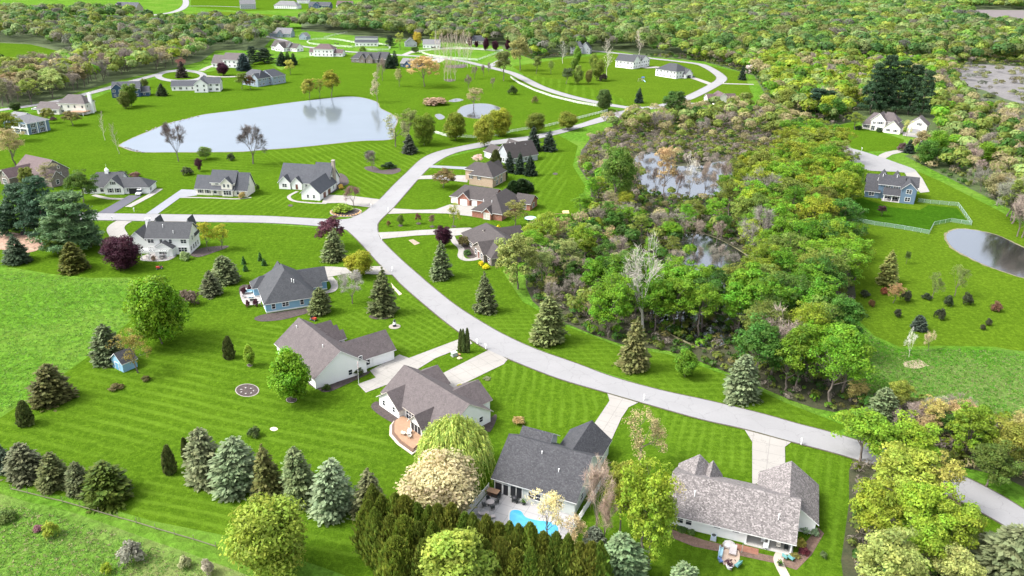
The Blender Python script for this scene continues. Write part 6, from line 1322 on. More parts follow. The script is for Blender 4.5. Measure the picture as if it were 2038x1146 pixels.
SHRUBS = [
 ("brownish leafless shrub right of the large bright tree", 371, 575, 613, 42, (0.16, 0.12, 0.09)), ("olive brown shrub below the blue shed, left one", 229, 761, 780, 30, (0.13, 0.12, 0.04)), ("dark bronze shrub below the blue shed, right one", 291, 746, 761, 20, (0.1, 0.09, 0.03)), ("round green shrub on the lawn above the middle spruces", 506, 848, 874, 27, (0.07, 0.11, 0.03)), ("bright green mounded shrub in the stone edged corner bed", 684, 403, 426, 46, (0.15, 0.24, 0.02)), ("dark shrub in the mulch bed across the road bend", 773, 322, 338, 30, (0.03, 0.06, 0.02)), ("dark low shrub on the near lake shore lawn", 371, 332, 350, 24, (0.06, 0.08, 0.03)), ("dark round shrub at the lake shore right of the fan tree", 459, 305, 321, 17, (0.06, 0.08, 0.03)), ("dark shrub behind the white ranch house roof", 241, 339, 350, 24, (0.06, 0.09, 0.02)), ("red brown shrub behind the white ranch house roof", 269, 342, 354, 22, (0.16, 0.09, 0.07)),
 ("round clipped shrub at the white house's front corner", 649, 763, 779, 18, (0.06, 0.1, 0.02)), ("tall round shrub beside the white house's garage wall", 713, 729, 750, 24, (0.06, 0.085, 0.025)), ("tan grassy shrub behind the pool house", 1031, 826, 850, 26, (0.38, 0.28, 0.12)), ("yellow shrub at the taupe house's front drive", 918, 763, 772, 16, (0.35, 0.36, 0.03)), ("grey green shrub ring on the lawn by the taupe house", 970, 748, 758, 18, (0.18, 0.2, 0.1)),
 ("bright yellow shrub left of the pair by the brown stone house", 958, 519, 531, 12, (0.6, 0.52, 0.02)), ("bright yellow shrub right of the pair by the brown stone house", 968, 525, 537, 16, (0.6, 0.52, 0.02)), ("yellow shrub behind the brown stone house", 992, 447, 455, 9, (0.6, 0.52, 0.03)), ("brown green shrub in the entry bed of the brown stone house", 922, 468, 494, 26, (0.13, 0.12, 0.04)), ("low green shrub inside the curving entry walk", 930, 496, 510, 18, (0.06, 0.12, 0.03)), ("dark red shrub by the bright yellow pair", 973, 513, 524, 12, (0.09, 0.02, 0.03)),
 ("dark bushy shrub left of the right lawn group", 1722, 577, 593, 22, (0.05, 0.065, 0.03)), ("red shrub on the right lawn", 1760, 571, 588, 16, (0.25, 0.08, 0.05)), ("orange tipped dark shrub on the right lawn", 1735, 596, 611, 15, (0.13, 0.08, 0.03)), ("dark shrub below the orange tan shrub tree", 1805, 578, 601, 22, (0.05, 0.06, 0.03)), ("dark shrub left of the pair of thin trees", 1844, 582, 598, 20, (0.045, 0.06, 0.03)), ("dark cone shrub in the middle of the right lawn", 1889, 587, 612, 19, (0.045, 0.06, 0.03)), ("dark shrub under the right thin tree", 1926, 583, 609, 22, (0.05, 0.06, 0.03)), ("reddish shrub farthest right on the right lawn", 1985, 599, 622, 24, (0.13, 0.07, 0.04)), ("small dark cone left of the spruce on the right lawn", 1788, 614, 633, 16, (0.05, 0.06, 0.03)), ("dark cone shrub right of the spruce on the right lawn", 1873, 614, 638, 22, (0.05, 0.065, 0.03)), ("small dark shrub upper of the far right pair", 1969, 633, 649, 14, (0.06, 0.065, 0.03)), ("small dark shrub lower of the far right pair", 1957, 645, 658, 12, (0.06, 0.065, 0.03)),
 ("dark round shrub on the hill lawn beside the oval trees", 1201, 146, 163, 16, (0.05, 0.045, 0.03)), ("round green shrub on the sloping lawn under the upper road", 1019, 170, 189, 20, (0.06, 0.1, 0.02)), ("small olive shrub on the sloping lawn under the upper road", 1065, 191, 206, 14, (0.17, 0.18, 0.05)), ("tan brush clump left of the small pond", 867, 193, 212, 56, (0.34, 0.24, 0.16)), ("small green bush by the dark roofed house", 722, 92, 104, 16, (0.13, 0.2, 0.03)),
 ("pale green lilac shrub at the white house's pergola", 366, 500, 520, 24, (0.24, 0.3, 0.12)), ("dark shrub left in the cream house front bed", 1709, 250, 259, 16, (0.03, 0.06, 0.02)), ("dark shrub before the cream house's middle gable", 1750, 255, 264, 14, (0.03, 0.06, 0.02)), ("purple brown shrub on the cream house lawn's edge", 1797, 284, 302, 20, (0.13, 0.08, 0.08)),
 ("dark purple shrub upper left by the blue house patio", 485, 571, 587, 12, (0.07, 0.025, 0.035)), ("dark purple shrub upper right by the blue house patio", 498, 566, 582, 13, (0.07, 0.025, 0.035)), ("dark purple shrub lower left by the blue house patio", 492, 597, 612, 10, (0.08, 0.03, 0.04)), ("dark purple shrub lower right by the blue house patio", 509, 595, 611, 11, (0.08, 0.03, 0.04)), ("dark red shrub at the blue house's front right corner", 651, 584, 604, 14, (0.07, 0.02, 0.04)),
 ("pale hosta like shrub at the pale roof house's right corner", 1603, 1044, 1064, 22, (0.22, 0.3, 0.18)), ("yellow green shrub by the pale roof house's porch", 1593, 1070, 1096, 26, (0.28, 0.25, 0.05)), ("dark red shrub by the pale roof house's porch", 1602, 1088, 1108, 22, (0.12, 0.03, 0.04)), ("blue green shrub right of the pale roof house", 1622, 1050, 1070, 18, (0.2, 0.27, 0.16)), ("dark green shrub under the pale roof house's left windows", 1355, 1040, 1060, 30, (0.07, 0.13, 0.03)), ("green shrub right of the left windows of the pale roof house", 1376, 1052, 1066, 18, (0.09, 0.15, 0.04)), ("olive shrub by the porch path's end", 1583, 1098, 1114, 20, (0.2, 0.19, 0.05)), ("small ornamental shrub alone in the pale roof house lawn", 1639, 1096, 1114, 14, (0.13, 0.19, 0.07)),
 ("pink brush clump in the weedy ground at bottom left", 75, 1042, 1060, 22, (0.24, 0.12, 0.13)), ("lime sapling bush in the weedy ground at bottom left", 100, 1035, 1075, 32, (0.26, 0.3, 0.04)), ("grey twiggy bush in the weedy ground at bottom", 258, 1076, 1130, 50, (0.26, 0.27, 0.2)), ("dark green bush at the left edge of the weedy ground", 12, 1010, 1042, 42, (0.09, 0.14, 0.03)), ("lime bush below the grey twiggy bush", 212, 1118, 1146, 24, (0.26, 0.32, 0.03)), ("pale twiggy bush at the bottom edge", 412, 1112, 1150, 26, (0.36, 0.32, 0.25)), ("pale straw bush left of the bottom edge bush", 365, 1104, 1136, 26, (0.33, 0.33, 0.18)),
 ("rust shrub left of the steps of the white two storey lake house", 105, 232, 240, 14, (0.1, 0.06, 0.06)), ("tan ornamental shrub before the cream porch house", 482, 382, 396, 16, (0.34, 0.27, 0.1)), ("round green shrub behind the cream porch house", 512, 366, 380, 10, (0.08, 0.14, 0.02)), ("yellow shrub by the white house's rear garage door", 679, 366, 378, 12, (0.42, 0.3, 0.06)),
]
for lab, x, yt, yb, w, col in SHRUBS: tree("shrub", "shrub", lab, "shrub", x, yt, yb, w, col)

# ------------------------------------------------------------------ the woods: the nearest trees one by one
WATERS = [[(1262, 322), (1270, 306), (1295, 300), (1318, 304), (1345, 328), (1400, 322), (1452, 318), (1466, 352), (1430, 392), (1340, 396), (1280, 380)],
          [(1335, 478), (1400, 464), (1480, 500), (1538, 556), (1515, 588), (1400, 560), (1370, 520)]]
WCOL = {"bright green": (0.115, 0.235, 0.016), "deep green": (0.055, 0.125, 0.018), "yellow green": (0.19, 0.25, 0.022), "olive": (0.15, 0.195, 0.035), "bronze": (0.18, 0.17, 0.05),
        "tan budding": (0.27, 0.24, 0.115), "leafless brown": (0.2, 0.172, 0.14), "pale green": (0.2, 0.27, 0.08)}
wr = random.Random(5)
def px_of(x, y): return PJ(x, y, 0)[:2]
def scatter(poly_px, spacing, rnd, jitter=0.45, cond=None):
    w = [G(*p) for p in poly_px]
    x0, x1 = min(p[0] for p in w), max(p[0] for p in w); y0, y1 = min(p[1] for p in w), max(p[1] for p in w)
    out = []; row = 0; y = y0
    while y < y1:
        s = spacing(y) if callable(spacing) else spacing
        x = x0 + (s / 2 if row % 2 else 0)
        while x < x1:
            a, b = x + rnd.uniform(-jitter, jitter) * s, y + rnd.uniform(-jitter, jitter) * s
            if inpoly(a, b, w):
                u, v = px_of(a, b)
                if -60 < u < 2100 and v < 1230 and (cond is None or cond(u, v, a, b)): out.append((a, b, u, v))
            x += s
        y += s * 0.87; row += 1
    return out
def blocked(u, v):
    for wp in WATERS:
        if inpoly(u, v, wp): return True
    return False
def pick(weights):
    t = wr.random() * sum(w for _, w in weights)
    for k, w in weights:
        t -= w
        if t <= 0: return k
    return weights[-1][0]
WOODL = []      # (x, y, u, v, colour word, kind, width, height, region)
for a, b, u, v in scatter(MARSH_POLY, 7.4, wr, cond=lambda u, v, a, b: not blocked(u, v)):
    if v < 272 and u < 1600:
        if wr.random() < 0.25: continue
        c = pick([("tan budding", 5), ("leafless brown", 3), ("olive", 5), ("pale green", 2), ("deep green", 1)]); h = wr.uniform(6.5, 11); reg = "in the brush behind the marsh water"
    elif v < 300 or (v < 345 and u < 1560):
        if wr.random() < 0.72: continue
        c = pick([("tan budding", 3), ("leafless brown", 5), ("olive", 2), ("bronze", 1)]); h = wr.uniform(4.5, 7.5); reg = "in the brush behind the marsh water"
    elif u > 1440 and v < 470:
        c = pick([("yellow green", 6), ("olive", 3), ("bright green", 3), ("leafless brown", 0.5)]); h = wr.uniform(12, 17.5); reg = "in the wood facing the slate blue house"
        if u < 1500 and v < 420: h *= 0.7
    elif u > 1480:
        c = pick([("deep green", 4), ("olive", 3), ("bright green", 5), ("yellow green", 1.5), ("leafless brown", 1)]); h = wr.uniform(11.5, 17); reg = "in the wood along the right lawn" if v < 690 else "at the wood's lower right end"
    elif v > 585:
        if v > 672: continue
        c = pick([("bright green", 6), ("deep green", 4), ("olive", 1), ("tan budding", 0.6)]); h = wr.uniform(10.5, 15.5); reg = "along the wood's roadside front"
        if 1360 < u < 1545 and v < 645: h *= 0.72
        if u < 1180: h *= 0.5; c = pick([("leafless brown", 3), ("olive", 2), ("tan budding", 2)])
    elif u < 1250:
        c = pick([("bright green", 3), ("yellow green", 3), ("pale green", 2), ("deep green", 2), ("tan budding", 2), ("leafless brown", 1)]); h = wr.uniform(7, 11.5); reg = "in the wood behind the brick house"
    else:
        c = pick([("bright green", 3), ("olive", 3), ("leafless brown", 3), ("tan budding", 2), ("bronze", 1)]); h = wr.uniform(6.5, 10.5); reg = "around the dark marsh water"
        if 385 < v < 450: h *= 0.5
        if 560 < v < 600 and 1360 < u < 1530 and wr.random() < 0.5: continue
        if v > 470: h *= 0.85; c = pick([("bright green", 5), ("deep green", 2), ("olive", 2), ("leafless brown", 1)])
    k = {"leafless brown": "mid_bare", "tan budding": "budding"}.get(c) or wr.choice(["open", "wispy", "wispy", "airy"])
    WOODL.append([a, b, u, v, c, k, h * wr.uniform(0.68, 0.88), h, reg])
CLEAR = [[(1900, 18), (2200, 20), (2200, 66), (1960, 56)], [(1900, 133), (1960, 126), (2200, 150), (2200, 252), (2030, 238), (1945, 222), (1905, 180)],
         [(-80, 80), (60, 86), (110, 98), (175, 122), (100, 144), (-80, 162)], [(250, 18), (370, -10), (720, -10), (720, 24), (560, 52), (430, 50), (330, 56), (270, 40)], [(175, 15), (285, 12), (285, 30), (175, 30)], [(205, 45), (275, 45), (275, 66), (205, 66)], [(140, 40), (160, 40), (160, 58), (140, 58)]]
def openground(u, v): return any(inpoly(u, v, c) for c in CLEAR)
E_FRONT = scatter(EAST_POLY, 8.6, wr, cond=lambda u, v, a, b: v > 88 and b < 760 and not openground(u, v))
FARPTS = []
for a, b, u, v in E_FRONT:
    if v > 222 and 1690 < u < 1860 and v < 300: continue
    reg = "on the forest edge behind the hill houses" if u < 1310 else "in the forest right of the hill drive" if u < 1610 else "in the forest around the cream house" if u < 1870 else "in the belt right of the cul-de-sac"
    c = pick([("bright green", 4), ("yellow green", 5), ("olive", 3), ("deep green", 2), ("pale green", 2), ("tan budding", 1.6), ("leafless brown", 1.2)])
    if u > 1870: c = pick([("tan budding", 3), ("pale green", 2), ("olive", 3), ("leafless brown", 2), ("bright green", 1), ("deep green", 1)])
    h = wr.uniform(9, 15) * (0.75 if u > 1870 else 1)
    if 1700 < u < 1860 and v < 228 : h *= 0.8
    k = {"leafless brown": "mid_bare"}.get(c) or wr.choice(["mid_open", "mid_round", "mid_round"])
    WOODL.append([a, b, u, v, c, k, h * wr.uniform(0.66, 0.9), h, reg])
W_FRONT = scatter([(-60, 214), (60, 211), (150, 184), (240, 157), (320, 141), (400, 121), (420, 104), (330, 112), (240, 118), (150, 130), (0, 165), (-60, 180)], 9.5, wr)
for a, b, u, v in W_FRONT:
    c = pick([("leafless brown", 6), ("tan budding", 3), ("olive", 3), ("pale green", 2), ("yellow green", 2), ("bright green", 1)]); h = wr.uniform(11, 17)
    k = {"leafless brown": "mid_bare"}.get(c) or wr.choice(["mid_open", "wispy"])
    WOODL.append([a, b, u, v, c, k, h * wr.uniform(0.7, 0.95), h, "in the wood along the left lake road"])
for a, b, u, v in scatter([(1975, 400), (2030, 430), (2110, 480), (2110, 510), (2050, 488), (2000, 455)], 6.0, wr):
    c = pick([("leafless brown", 4), ("olive", 3), ("tan budding", 2)]); h = wr.uniform(12, 17)
    WOODL.append([a, b, u, v, c, {"leafless brown": "mid_bare"}.get(c, "wispy"), h * 0.7, h, "beyond the right pond"])
for a, b, u, v in scatter([(1700, 800), (1760, 800), (1900, 830), (2090, 890), (2090, 985), (2000, 945), (1890, 920), (1800, 895), (1720, 850)], 6.0, wr):
    c = pick([("leafless brown", 5), ("olive", 3), ("tan budding", 2), ("deep green", 2)]); h = wr.uniform(4, 6.5)
    WOODL.append([a, b, u, v, c, {"leafless brown": "mid_bare"}.get(c, "wispy"), h * wr.uniform(0.8, 1.1), h, "in the brown hedgerow right of the road"])
def shown(t): return t[6] * t[7] / PJ(t[0], t[1], 0)[2] ** 2
WOODL.sort(key=shown, reverse=True)
NEAR_N = 290
for poly, n_, hlo, hhi in ((WATERS[0], 7.5, 3.0, 7.0), (WATERS[1], 8.5, 5.0, 9.0), ([(1480, 500), (1540, 555), (1535, 600), (1440, 650), (1350, 655), (1330, 590), (1400, 570)], 9, 5, 10)):
    for a, b, u, v in scatter(poly, n_, wr):
        if wr.random() < 0.7: h = wr.uniform(hlo, hhi); WOODL.append([a, b, u, v, "leafless brown", "mid_bare", h * 0.7, h, "standing in the marsh water"])
WOODL.sort(key=shown, reverse=True)
leafy = [t for t in WOODL if t[4] != 'leafless brown']; barel = [t for t in WOODL if t[4] == 'leafless brown']
near, rest = leafy[:NEAR_N] + barel[:150], leafy[NEAR_N:] + barel[150:]
ORD = ["first", "second", "third", "fourth", "fifth", "sixth", "seventh", "eighth", "ninth", "tenth", "eleventh", "twelfth"]
cells = {}
for t in near: cells.setdefault((t[4], t[8]), []).append(t)
for (c, reg), ts in cells.items():
    ts.sort(key=lambda t: t[2])
    for i, t in enumerate(ts):
        n = len(ts)
        if n == 1: lab = "only %s tree %s" % (c, reg)
        elif i == 0: lab = "leftmost %s tree %s" % (c, reg)
        elif i == n - 1: lab = "rightmost %s tree %s" % (c, reg)
        elif i < 12: lab = "%s %s tree from the left %s" % (ORD[i], c, reg)
        else: lab = "%s %s tree from the right %s" % (ORD[min(11, n - 1 - i)], c, reg)
        col = WCOL[c]; f = wr.uniform(0.8, 1.25)
        bt = c == "leafless brown"
        plant("leafless_tree" if bt else "woodland_tree", "leafless tree" if bt else "woodland tree", lab, t[5], t[0], t[1], t[6], t[7], (col[0] * f * wr.uniform(0.88, 1.12), col[1] * f, col[2] * f), "leafless trees of the wood" if bt else "trees of the wood")

# ------------------------------------------------------------------ the far woods and ground growth as masses
def canopy(name, pts, per, rs, kind="stuff", leaf=0.15, mat=None, low=0.35):
    """pts: x, y, width, height, colour. One mesh of leaf sprays over uneven crowns"""
    n = len(pts); P = np.array([(p[0], p[1], p[2], p[3]) for p in pts], float); COL = np.array([p[4] for p in pts], float)
    idx = np.repeat(np.arange(n), per); m = len(idx)
    d = unit(rs.normal(size=(m, 3))); d[:, 2] = np.where(rs.random(m) < 0.8, np.abs(d[:, 2]), d[:, 2] * 0.7)
    lob = unit(rs.normal(size=(n, 6, 3))); lob[:, :, 2] = np.abs(lob[:, :, 2]) * 0.8
    dots = np.einsum('mk,mjk->mj', d, lob[idx]); kk = 0.72 + 0.36 * np.max(np.clip(dots, 0, 1) ** 5, 1, keepdims=True)
    w, h = P[idx, 2:3], P[idx, 3:4]
    c = np.concatenate([P[idx, 0:1] + d[:, 0:1] * kk * w * 0.46, P[idx, 1:2] + d[:, 1:2] * kk * w * 0.46, h * (low + (1 - low) / 2) + d[:, 2:3] * kk * h * (1 - low) / 2 * 0.95], 1)
    c += rs.normal(size=c.shape) * w * 0.03
    nn = unit(d + 0.3 * rs.normal(size=(m, 3)) + np.array([0, 0, 0.25])); a, b = frame_from(nn, rs)
    s = w * leaf * (0.6 + 0.8 * rs.random((m, 1)))
    lt = np.argmax(dots, 1); tone = rs.random((n, 6))[idx, lt]
    var = np.stack([np.clip(0.65 * tone + 0.35 * rs.random(m), 0, 1), rs.random(m), rs.random(m)], 1)
    bare = (COL[:, 1] < COL[:, 0] * 1.12)[idx][:, None]; wid = np.where(bare, 0.34, 0.75)
    me = quads_mesh(name, c, a * s, b * s * wid, var, COL[idx]); me.materials.append(mat or FARLEAF)
    o = link(name, me); o["kind"] = kind
    return o
rs9 = np.random.RandomState(9)
far = [(t[0], t[1], t[6] * 1.1, t[7], tuple(np.array(WCOL[t[4]]) * wr.uniform(0.8, 1.2))) for t in rest]
FCOL = {"bright green": (0.1, 0.185, 0.03), "deep green": (0.06, 0.125, 0.03), "yellow green": (0.165, 0.215, 0.035), "olive": (0.13, 0.155, 0.045), "bronze": (0.15, 0.13, 0.06), "tan budding": (0.165, 0.175, 0.08), "leafless brown": (0.13, 0.128, 0.1), "pale green": (0.16, 0.22, 0.075)}  # far crowns: distance haze put into the leaf colours as greying
def farcol(u, v, mixk):
    c = FCOL[pick(mixk)]; f = wr.uniform(0.78, 1.25); return (c[0] * f * wr.uniform(0.9, 1.1), c[1] * f, c[2] * f)
MIX_E = [("bright green", 6), ("yellow green", 4), ("olive", 3), ("deep green", 3), ("pale green", 3), ("tan budding", 1), ("leafless brown", 0.8)]
MIX_W = [("bright green", 4), ("yellow green", 2), ("olive", 4), ("deep green", 3), ("pale green", 2), ("tan budding", 1.5), ("leafless brown", 2.5)]
for a, b, u, v in scatter(EAST_POLY, lambda y: max(10.0, y / 66), wr, cond=lambda u, v, a, b: (v <= 88 or b >= 760) and not openground(u, v)):
    s = max(10.0, b / 66); h = wr.uniform(10, 18) * min(1.25, s / 10)
    far.append((a, b, s * wr.uniform(0.85, 1.5), h, farcol(u, v, MIX_E) if u > 1250 or wr.random() < .5 else farcol(u, v, MIX_W)))
for poly in (WEST_POLY, NORTH_POLY, [(540, 78), (600, 58), (700, 62), (1000, 88), (1000, 70), (700, 50), (540, 55)]):
    for a, b, u, v in scatter(poly, lambda y: max(10.0, y / 72), wr, cond=lambda u, v, a, b: not openground(u, v) and not (inpoly(u, v, [(-60, 214), (60, 211), (150, 184), (240, 157), (320, 141), (400, 121), (420, 104), (330, 112), (240, 118), (150, 130), (0, 165), (-60, 180)]))):
        s = max(10.0, b / 72); far.append((a, b, s * wr.uniform(0.8, 1.3), wr.uniform(12, 20), farcol(u, v, MIX_W)))
for a, b, u, v in scatter([(-600, 30), (-300, -12), (400, -25), (1000, -28), (2300, -30), (2300, -45), (400, -40), (-600, -20)], lambda y: y / 70, wr):
    far.append((a, b, b / 70 * 1.3, wr.uniform(12, 18), farcol(u, v, MIX_E)))
for a, b, u, v in scatter([(1900, 133), (1960, 126), (2200, 150), (2200, 245), (2030, 235), (1945, 220), (1905, 180)], 13, wr):
    if wr.random() < 0.65: far.append((a, b, wr.uniform(4, 9), wr.uniform(1.5, 7), farcol(u, v, [('leafless brown', 3), ('tan budding', 5), ('olive', 1)])))
for a, b, u, v in scatter([(1960, 205), (2100, 235), (2100, 440), (1960, 380), (1900, 330), (1880, 290), (1905, 240)], 9, wr): far.append((a, b, 5, wr.uniform(2.5, 5), farcol(u, v, [("leafless brown", 3), ("tan budding", 4), ("olive", 2)])))
canopy("far_forest", far, 210, rs9, leaf=0.085)
print("far trees", len(far), "near", len(near), "brush", len(brush) if "brush" in dir() else 0)
brush = []
for a, b, u, v in scatter(MARSH_POLY, 2.6, wr, cond=lambda u, v, a, b: not blocked(u, v)):
    if v < 345: c = pick([("leafless brown", 5), ("tan budding", 1), ("bronze", 2), ("olive", 3), ("deep green", 1)]); h = wr.uniform(1.0, 2.8)
    else: c = pick([("leafless brown", 2), ("olive", 3), ("deep green", 3), ("bright green", 2), ("bronze", 1)]); h = wr.uniform(0.8, 2.2)
    col = WCOL[c]; f = wr.uniform(0.6, 1.0); brush.append((a, b, h * wr.uniform(1.2, 1.9), h, (col[0] * f, col[1] * f, col[2] * f)))
for poly in ([(1690, 790), (1760, 785), (1900, 810), (2140, 880), (2140, 1000), (2000, 950), (1890, 925), (1800, 900), (1700, 850)], [(1700, 915), (1790, 940), (1880, 990), (1950, 1060), (1950, 1230), (1690, 1230), (1695, 1000)]):
    for a, b, u, v in scatter(poly, 1.9, wr):
        c = pick([("leafless brown", 4), ("olive", 3), ("deep green", 2), ("tan budding", 2), ("yellow green", 1)]); h = wr.uniform(0.8, 2.4); col = WCOL[c]; f = wr.uniform(0.6, 1.0)
        brush.append((a, b, h * 1.5, h, (col[0] * f, col[1] * f, col[2] * f)))
for a, b, u, v in scatter(EAST_POLY, 6, wr, cond=lambda u, v, a, b: v > 110 and not openground(u, v)):
    if 1690 < u < 1865 and 220 < v < 300: continue
    c = pick([("leafless brown", 2), ("olive", 3), ("deep green", 3), ("tan budding", 1)]); h = wr.uniform(1.5, 4); col = WCOL[c]; f = wr.uniform(0.6, 1.0)
    brush.append((a, b, h * 1.7, h, (col[0] * f, col[1] * f, col[2] * f)))
canopy("undergrowth", brush, 46, rs9, leaf=0.13, low=0.05)
def tufts(name, poly, n, rs, h, cols, avoid=None):
    w = [G(*p) for p in poly]; x0, x1 = min(p[0] for p in w), max(p[0] for p in w); y0, y1 = min(p[1] for p in w), max(p[1] for p in w)
    pts = []
    while len(pts) < n:
        x, y = rs.uniform(x0, x1), rs.uniform(y0, y1)
        if inpoly(x, y, w): pts.append((x, y))
    P = np.array(pts); k = 5; idx = np.repeat(np.arange(n), k); m = n * k
    hh = h * (0.5 + rs.random((m, 1))); lean = rs.normal(size=(m, 2)) * 1.5
    up = unit(np.concatenate([lean, np.ones((m, 1))], 1))
    base = np.concatenate([P[idx] + rs.normal(size=(m, 2)) * h * 0.35, np.zeros((m, 1))], 1)
    side = unit(np.cross(up, rs.normal(size=(m, 3))))
    cols = np.array(cols); ci = rs.randint(0, len(cols), n)[idx]
    var = np.stack([np.clip(0.5 * rs.random(n)[idx] + 0.5 * rs.random(m), 0, 1), rs.random(m), rs.random(m)], 1)
    me = quads_mesh(name, base + up * hh * 0.5, up * hh * 0.55, side * hh * 0.22, var, cols[ci]); me.materials.append(FARLEAF)
    o = link(name, me); o["kind"] = "stuff"; return o
GC = [(0.1, 0.235, 0.022), (0.14, 0.27, 0.03), (0.085, 0.2, 0.025), (0.18, 0.27, 0.07)]
tufts("tall_grass", [(-60, 530), (60, 545), (175, 555), (258, 556), (296, 580), (255, 640), (195, 690), (125, 742), (55, 792), (-60, 850)], 6000, rs9, 0.26, GC)
tufts("tall_grass", [(1660, 610), (1698, 602), (1712, 648), (1742, 675), (1790, 697), (1880, 695), (1980, 697), (2090, 720), (2090, 860), (1900, 808), (1740, 785), (1690, 780), (1655, 700)], 6500, rs9, 0.32, [(0.065, 0.2, 0.014), (0.085, 0.23, 0.018), (0.11, 0.24, 0.03), (0.2, 0.22, 0.09)])
tufts("tall_grass", [(-60, 1000), (60, 1012), (160, 1040), (300, 1088), (400, 1125), (480, 1170), (300, 1230), (-60, 1230)], 3500, rs9, 0.28, [(0.13, 0.24, 0.04), (0.17, 0.26, 0.06), (0.27, 0.25, 0.13), (0.11, 0.23, 0.04)])

# ------------------------------------------------------------------ fences
def rail_fence(label, pts_px, h=1.35, step=3.0, rails=3, mat=None, cat="fence", r=0.07, closed=False):
    w = [G(*p) for p in pts_px]
    if closed: w = w + [w[0]]
    P = []
    for p, q in zip(w, w[1:]):
        n = max(1, round(math.hypot(q[0] - p[0], q[1] - p[1]) / step))
        P += [(p[0] + (q[0] - p[0]) * k / n, p[1] + (q[1] - p[1]) * k / n) for k in range(n)]
    P.append(w[-1]); o = P[0]
    root = empty("fence", (o[0], o[1], 0)); tag(root, label, cat); mat = mat or WHITE
    pm = MB(); pm.box(-r, r, -r, r, 0, h); pm.box(-r * 1.3, r * 1.3, -r * 1.3, r * 1.3, h, h + 0.08); pme = pm.mesh("post"); pme.materials.append(mat)
    for p in P[:100]:
        b = link("post", pme, None, root); b.location = (p[0] - o[0], p[1] - o[1], 0)
    for k in range(rails):
        z = h * (0.3 + 0.65 * k / max(1, rails - 1)); m = MB()
        for p, q in zip(P, P[1:]):
            d = Vector((q[0] - p[0], q[1] - p[1], 0)); L = d.length; d /= L; s = Vector((-d.y, d.x, 0)) * 0.025
            a, b = Vector((p[0] - o[0], p[1] - o[1], 0)) + d * r, Vector((q[0] - o[0], q[1] - o[1], 0)) - d * r
            pts = [a - s, b - s, b + s, a + s]
            m.poly([(v.x, v.y, z - 0.09) for v in pts] + [(v.x, v.y, z + 0.09) for v in pts], [(0, 3, 2, 1), (4, 5, 6, 7), (0, 1, 5, 4), (1, 2, 6, 5), (2, 3, 7, 6), (3, 0, 4, 7)])
        m.build("rail", mat, root)
    return root
rail_fence("white rail fence along the road from the lake trees towards the wood", [(864, 265), (888, 272), (942, 275), (990, 271), (1020, 263), (1050, 258), (1086, 253), (1110, 247), (1147, 238), (1209, 222)], 1.5, 3.6)
rail_fence("white rail fence below the curving upper road", [(1016, 155), (1033, 167), (1063, 181), (1100, 194), (1150, 206), (1192, 213)], 1.5, 4.5)
rail_fence("white rail fence around the oval horse paddock", [(611, 85), (615, 81), (630, 79), (652, 78.5), (671, 80), (707, 86), (716, 93), (700, 95), (650, 92), (616, 88)], 1.8, 7, closed=True)
rail_fence("pale rail fence climbing to the wood behind the paddock", [(645, 76), (660, 72), (691, 65.5)], 1.8, 8)
rail_fence("white rail fence looping round the barn's right yard", [(752, 88), (770, 91), (777, 96), (773, 100), (750, 101), (726, 100)], 1.8, 7)
rail_fence("white rail fence enclosing the long pasture by the poplars", [(835, 105), (857, 100.5), (904, 96.5), (959, 99), (1001, 102), (975, 112), (950, 121), (890, 116.5), (857, 112)], 1.8, 7, closed=True)
rail_fence("short white solid fence beside the pale far house", [(494, 127), (509, 122)], 2.4, 6, 4)

MESHM, _nt, _n, _l, _b = nodemat("chain_link_mesh")
_b.inputs["Base Color"].default_value = (0.22, 0.33, 0.27, 1); _b.inputs["Roughness"].default_value = 0.6
_t = N(_nt, "ShaderNodeBsdfTransparent"); _m = N(_nt, "ShaderNodeMixShader"); _m.inputs[0].default_value = 0.42
_l.new(_t.outputs[0], _m.inputs[1]); _l.new(_b.outputs[0], _m.inputs[2]); _l.new(_m.outputs[0], _n["Material Output"].inputs["Surface"])
STEEL = plain("galvanised_steel", (0.3, 0.37, 0.34), 0.45)
cl = [G(*p) for p in [(1712, 391), (1694, 391), (1697, 440), (1740, 448), (1800, 457), (1849, 466), (1858, 449), (1892, 442), (1933, 448), (1906, 410), (1851, 405), (1826, 402)]]
root = empty("fence", (cl[0][0], cl[0][1], 0)); tag(root, "pale green wire fence enclosing the slate blue house's back lawn", "fence")
mp = MB(); mr = MB()
for p, q in zip(cl, cl[1:]):
    a, b = (p[0] - cl[0][0], p[1] - cl[0][1]), (q[0] - cl[0][0], q[1] - cl[0][1])
    mp.poly([(a[0], a[1], 0.03), (b[0], b[1], 0.03), (b[0], b[1], 1.45), (a[0], a[1], 1.45)], [(0, 1, 2, 3)])
    mr.tube((a[0], a[1], 1.5), (b[0], b[1], 1.5), 0.04, 0.04, 6)
    n = max(1, round(math.hypot(b[0] - a[0], b[1] - a[1]) / 3.0))
    for k in range(n):
        m = MB(); x, y = a[0] + (b[0] - a[0]) * k / n, a[1] + (b[1] - a[1]) * k / n; m.tube((x, y, 0), (x, y, 1.55), 0.045, 0.045, 6); m.build("post", STEEL, root)
mp.build("wire_mesh", MESHM, root); mr.build("top_rail", STEEL, root)

def yard_frame(hx, x, y):        # a point in a house's own plan
    c, s = math.cos(hx.rotation_euler[2]), math.sin(hx.rotation_euler[2])
    return (hx.location[0] + x * c - y * s, hx.location[1] + x * s + y * c)
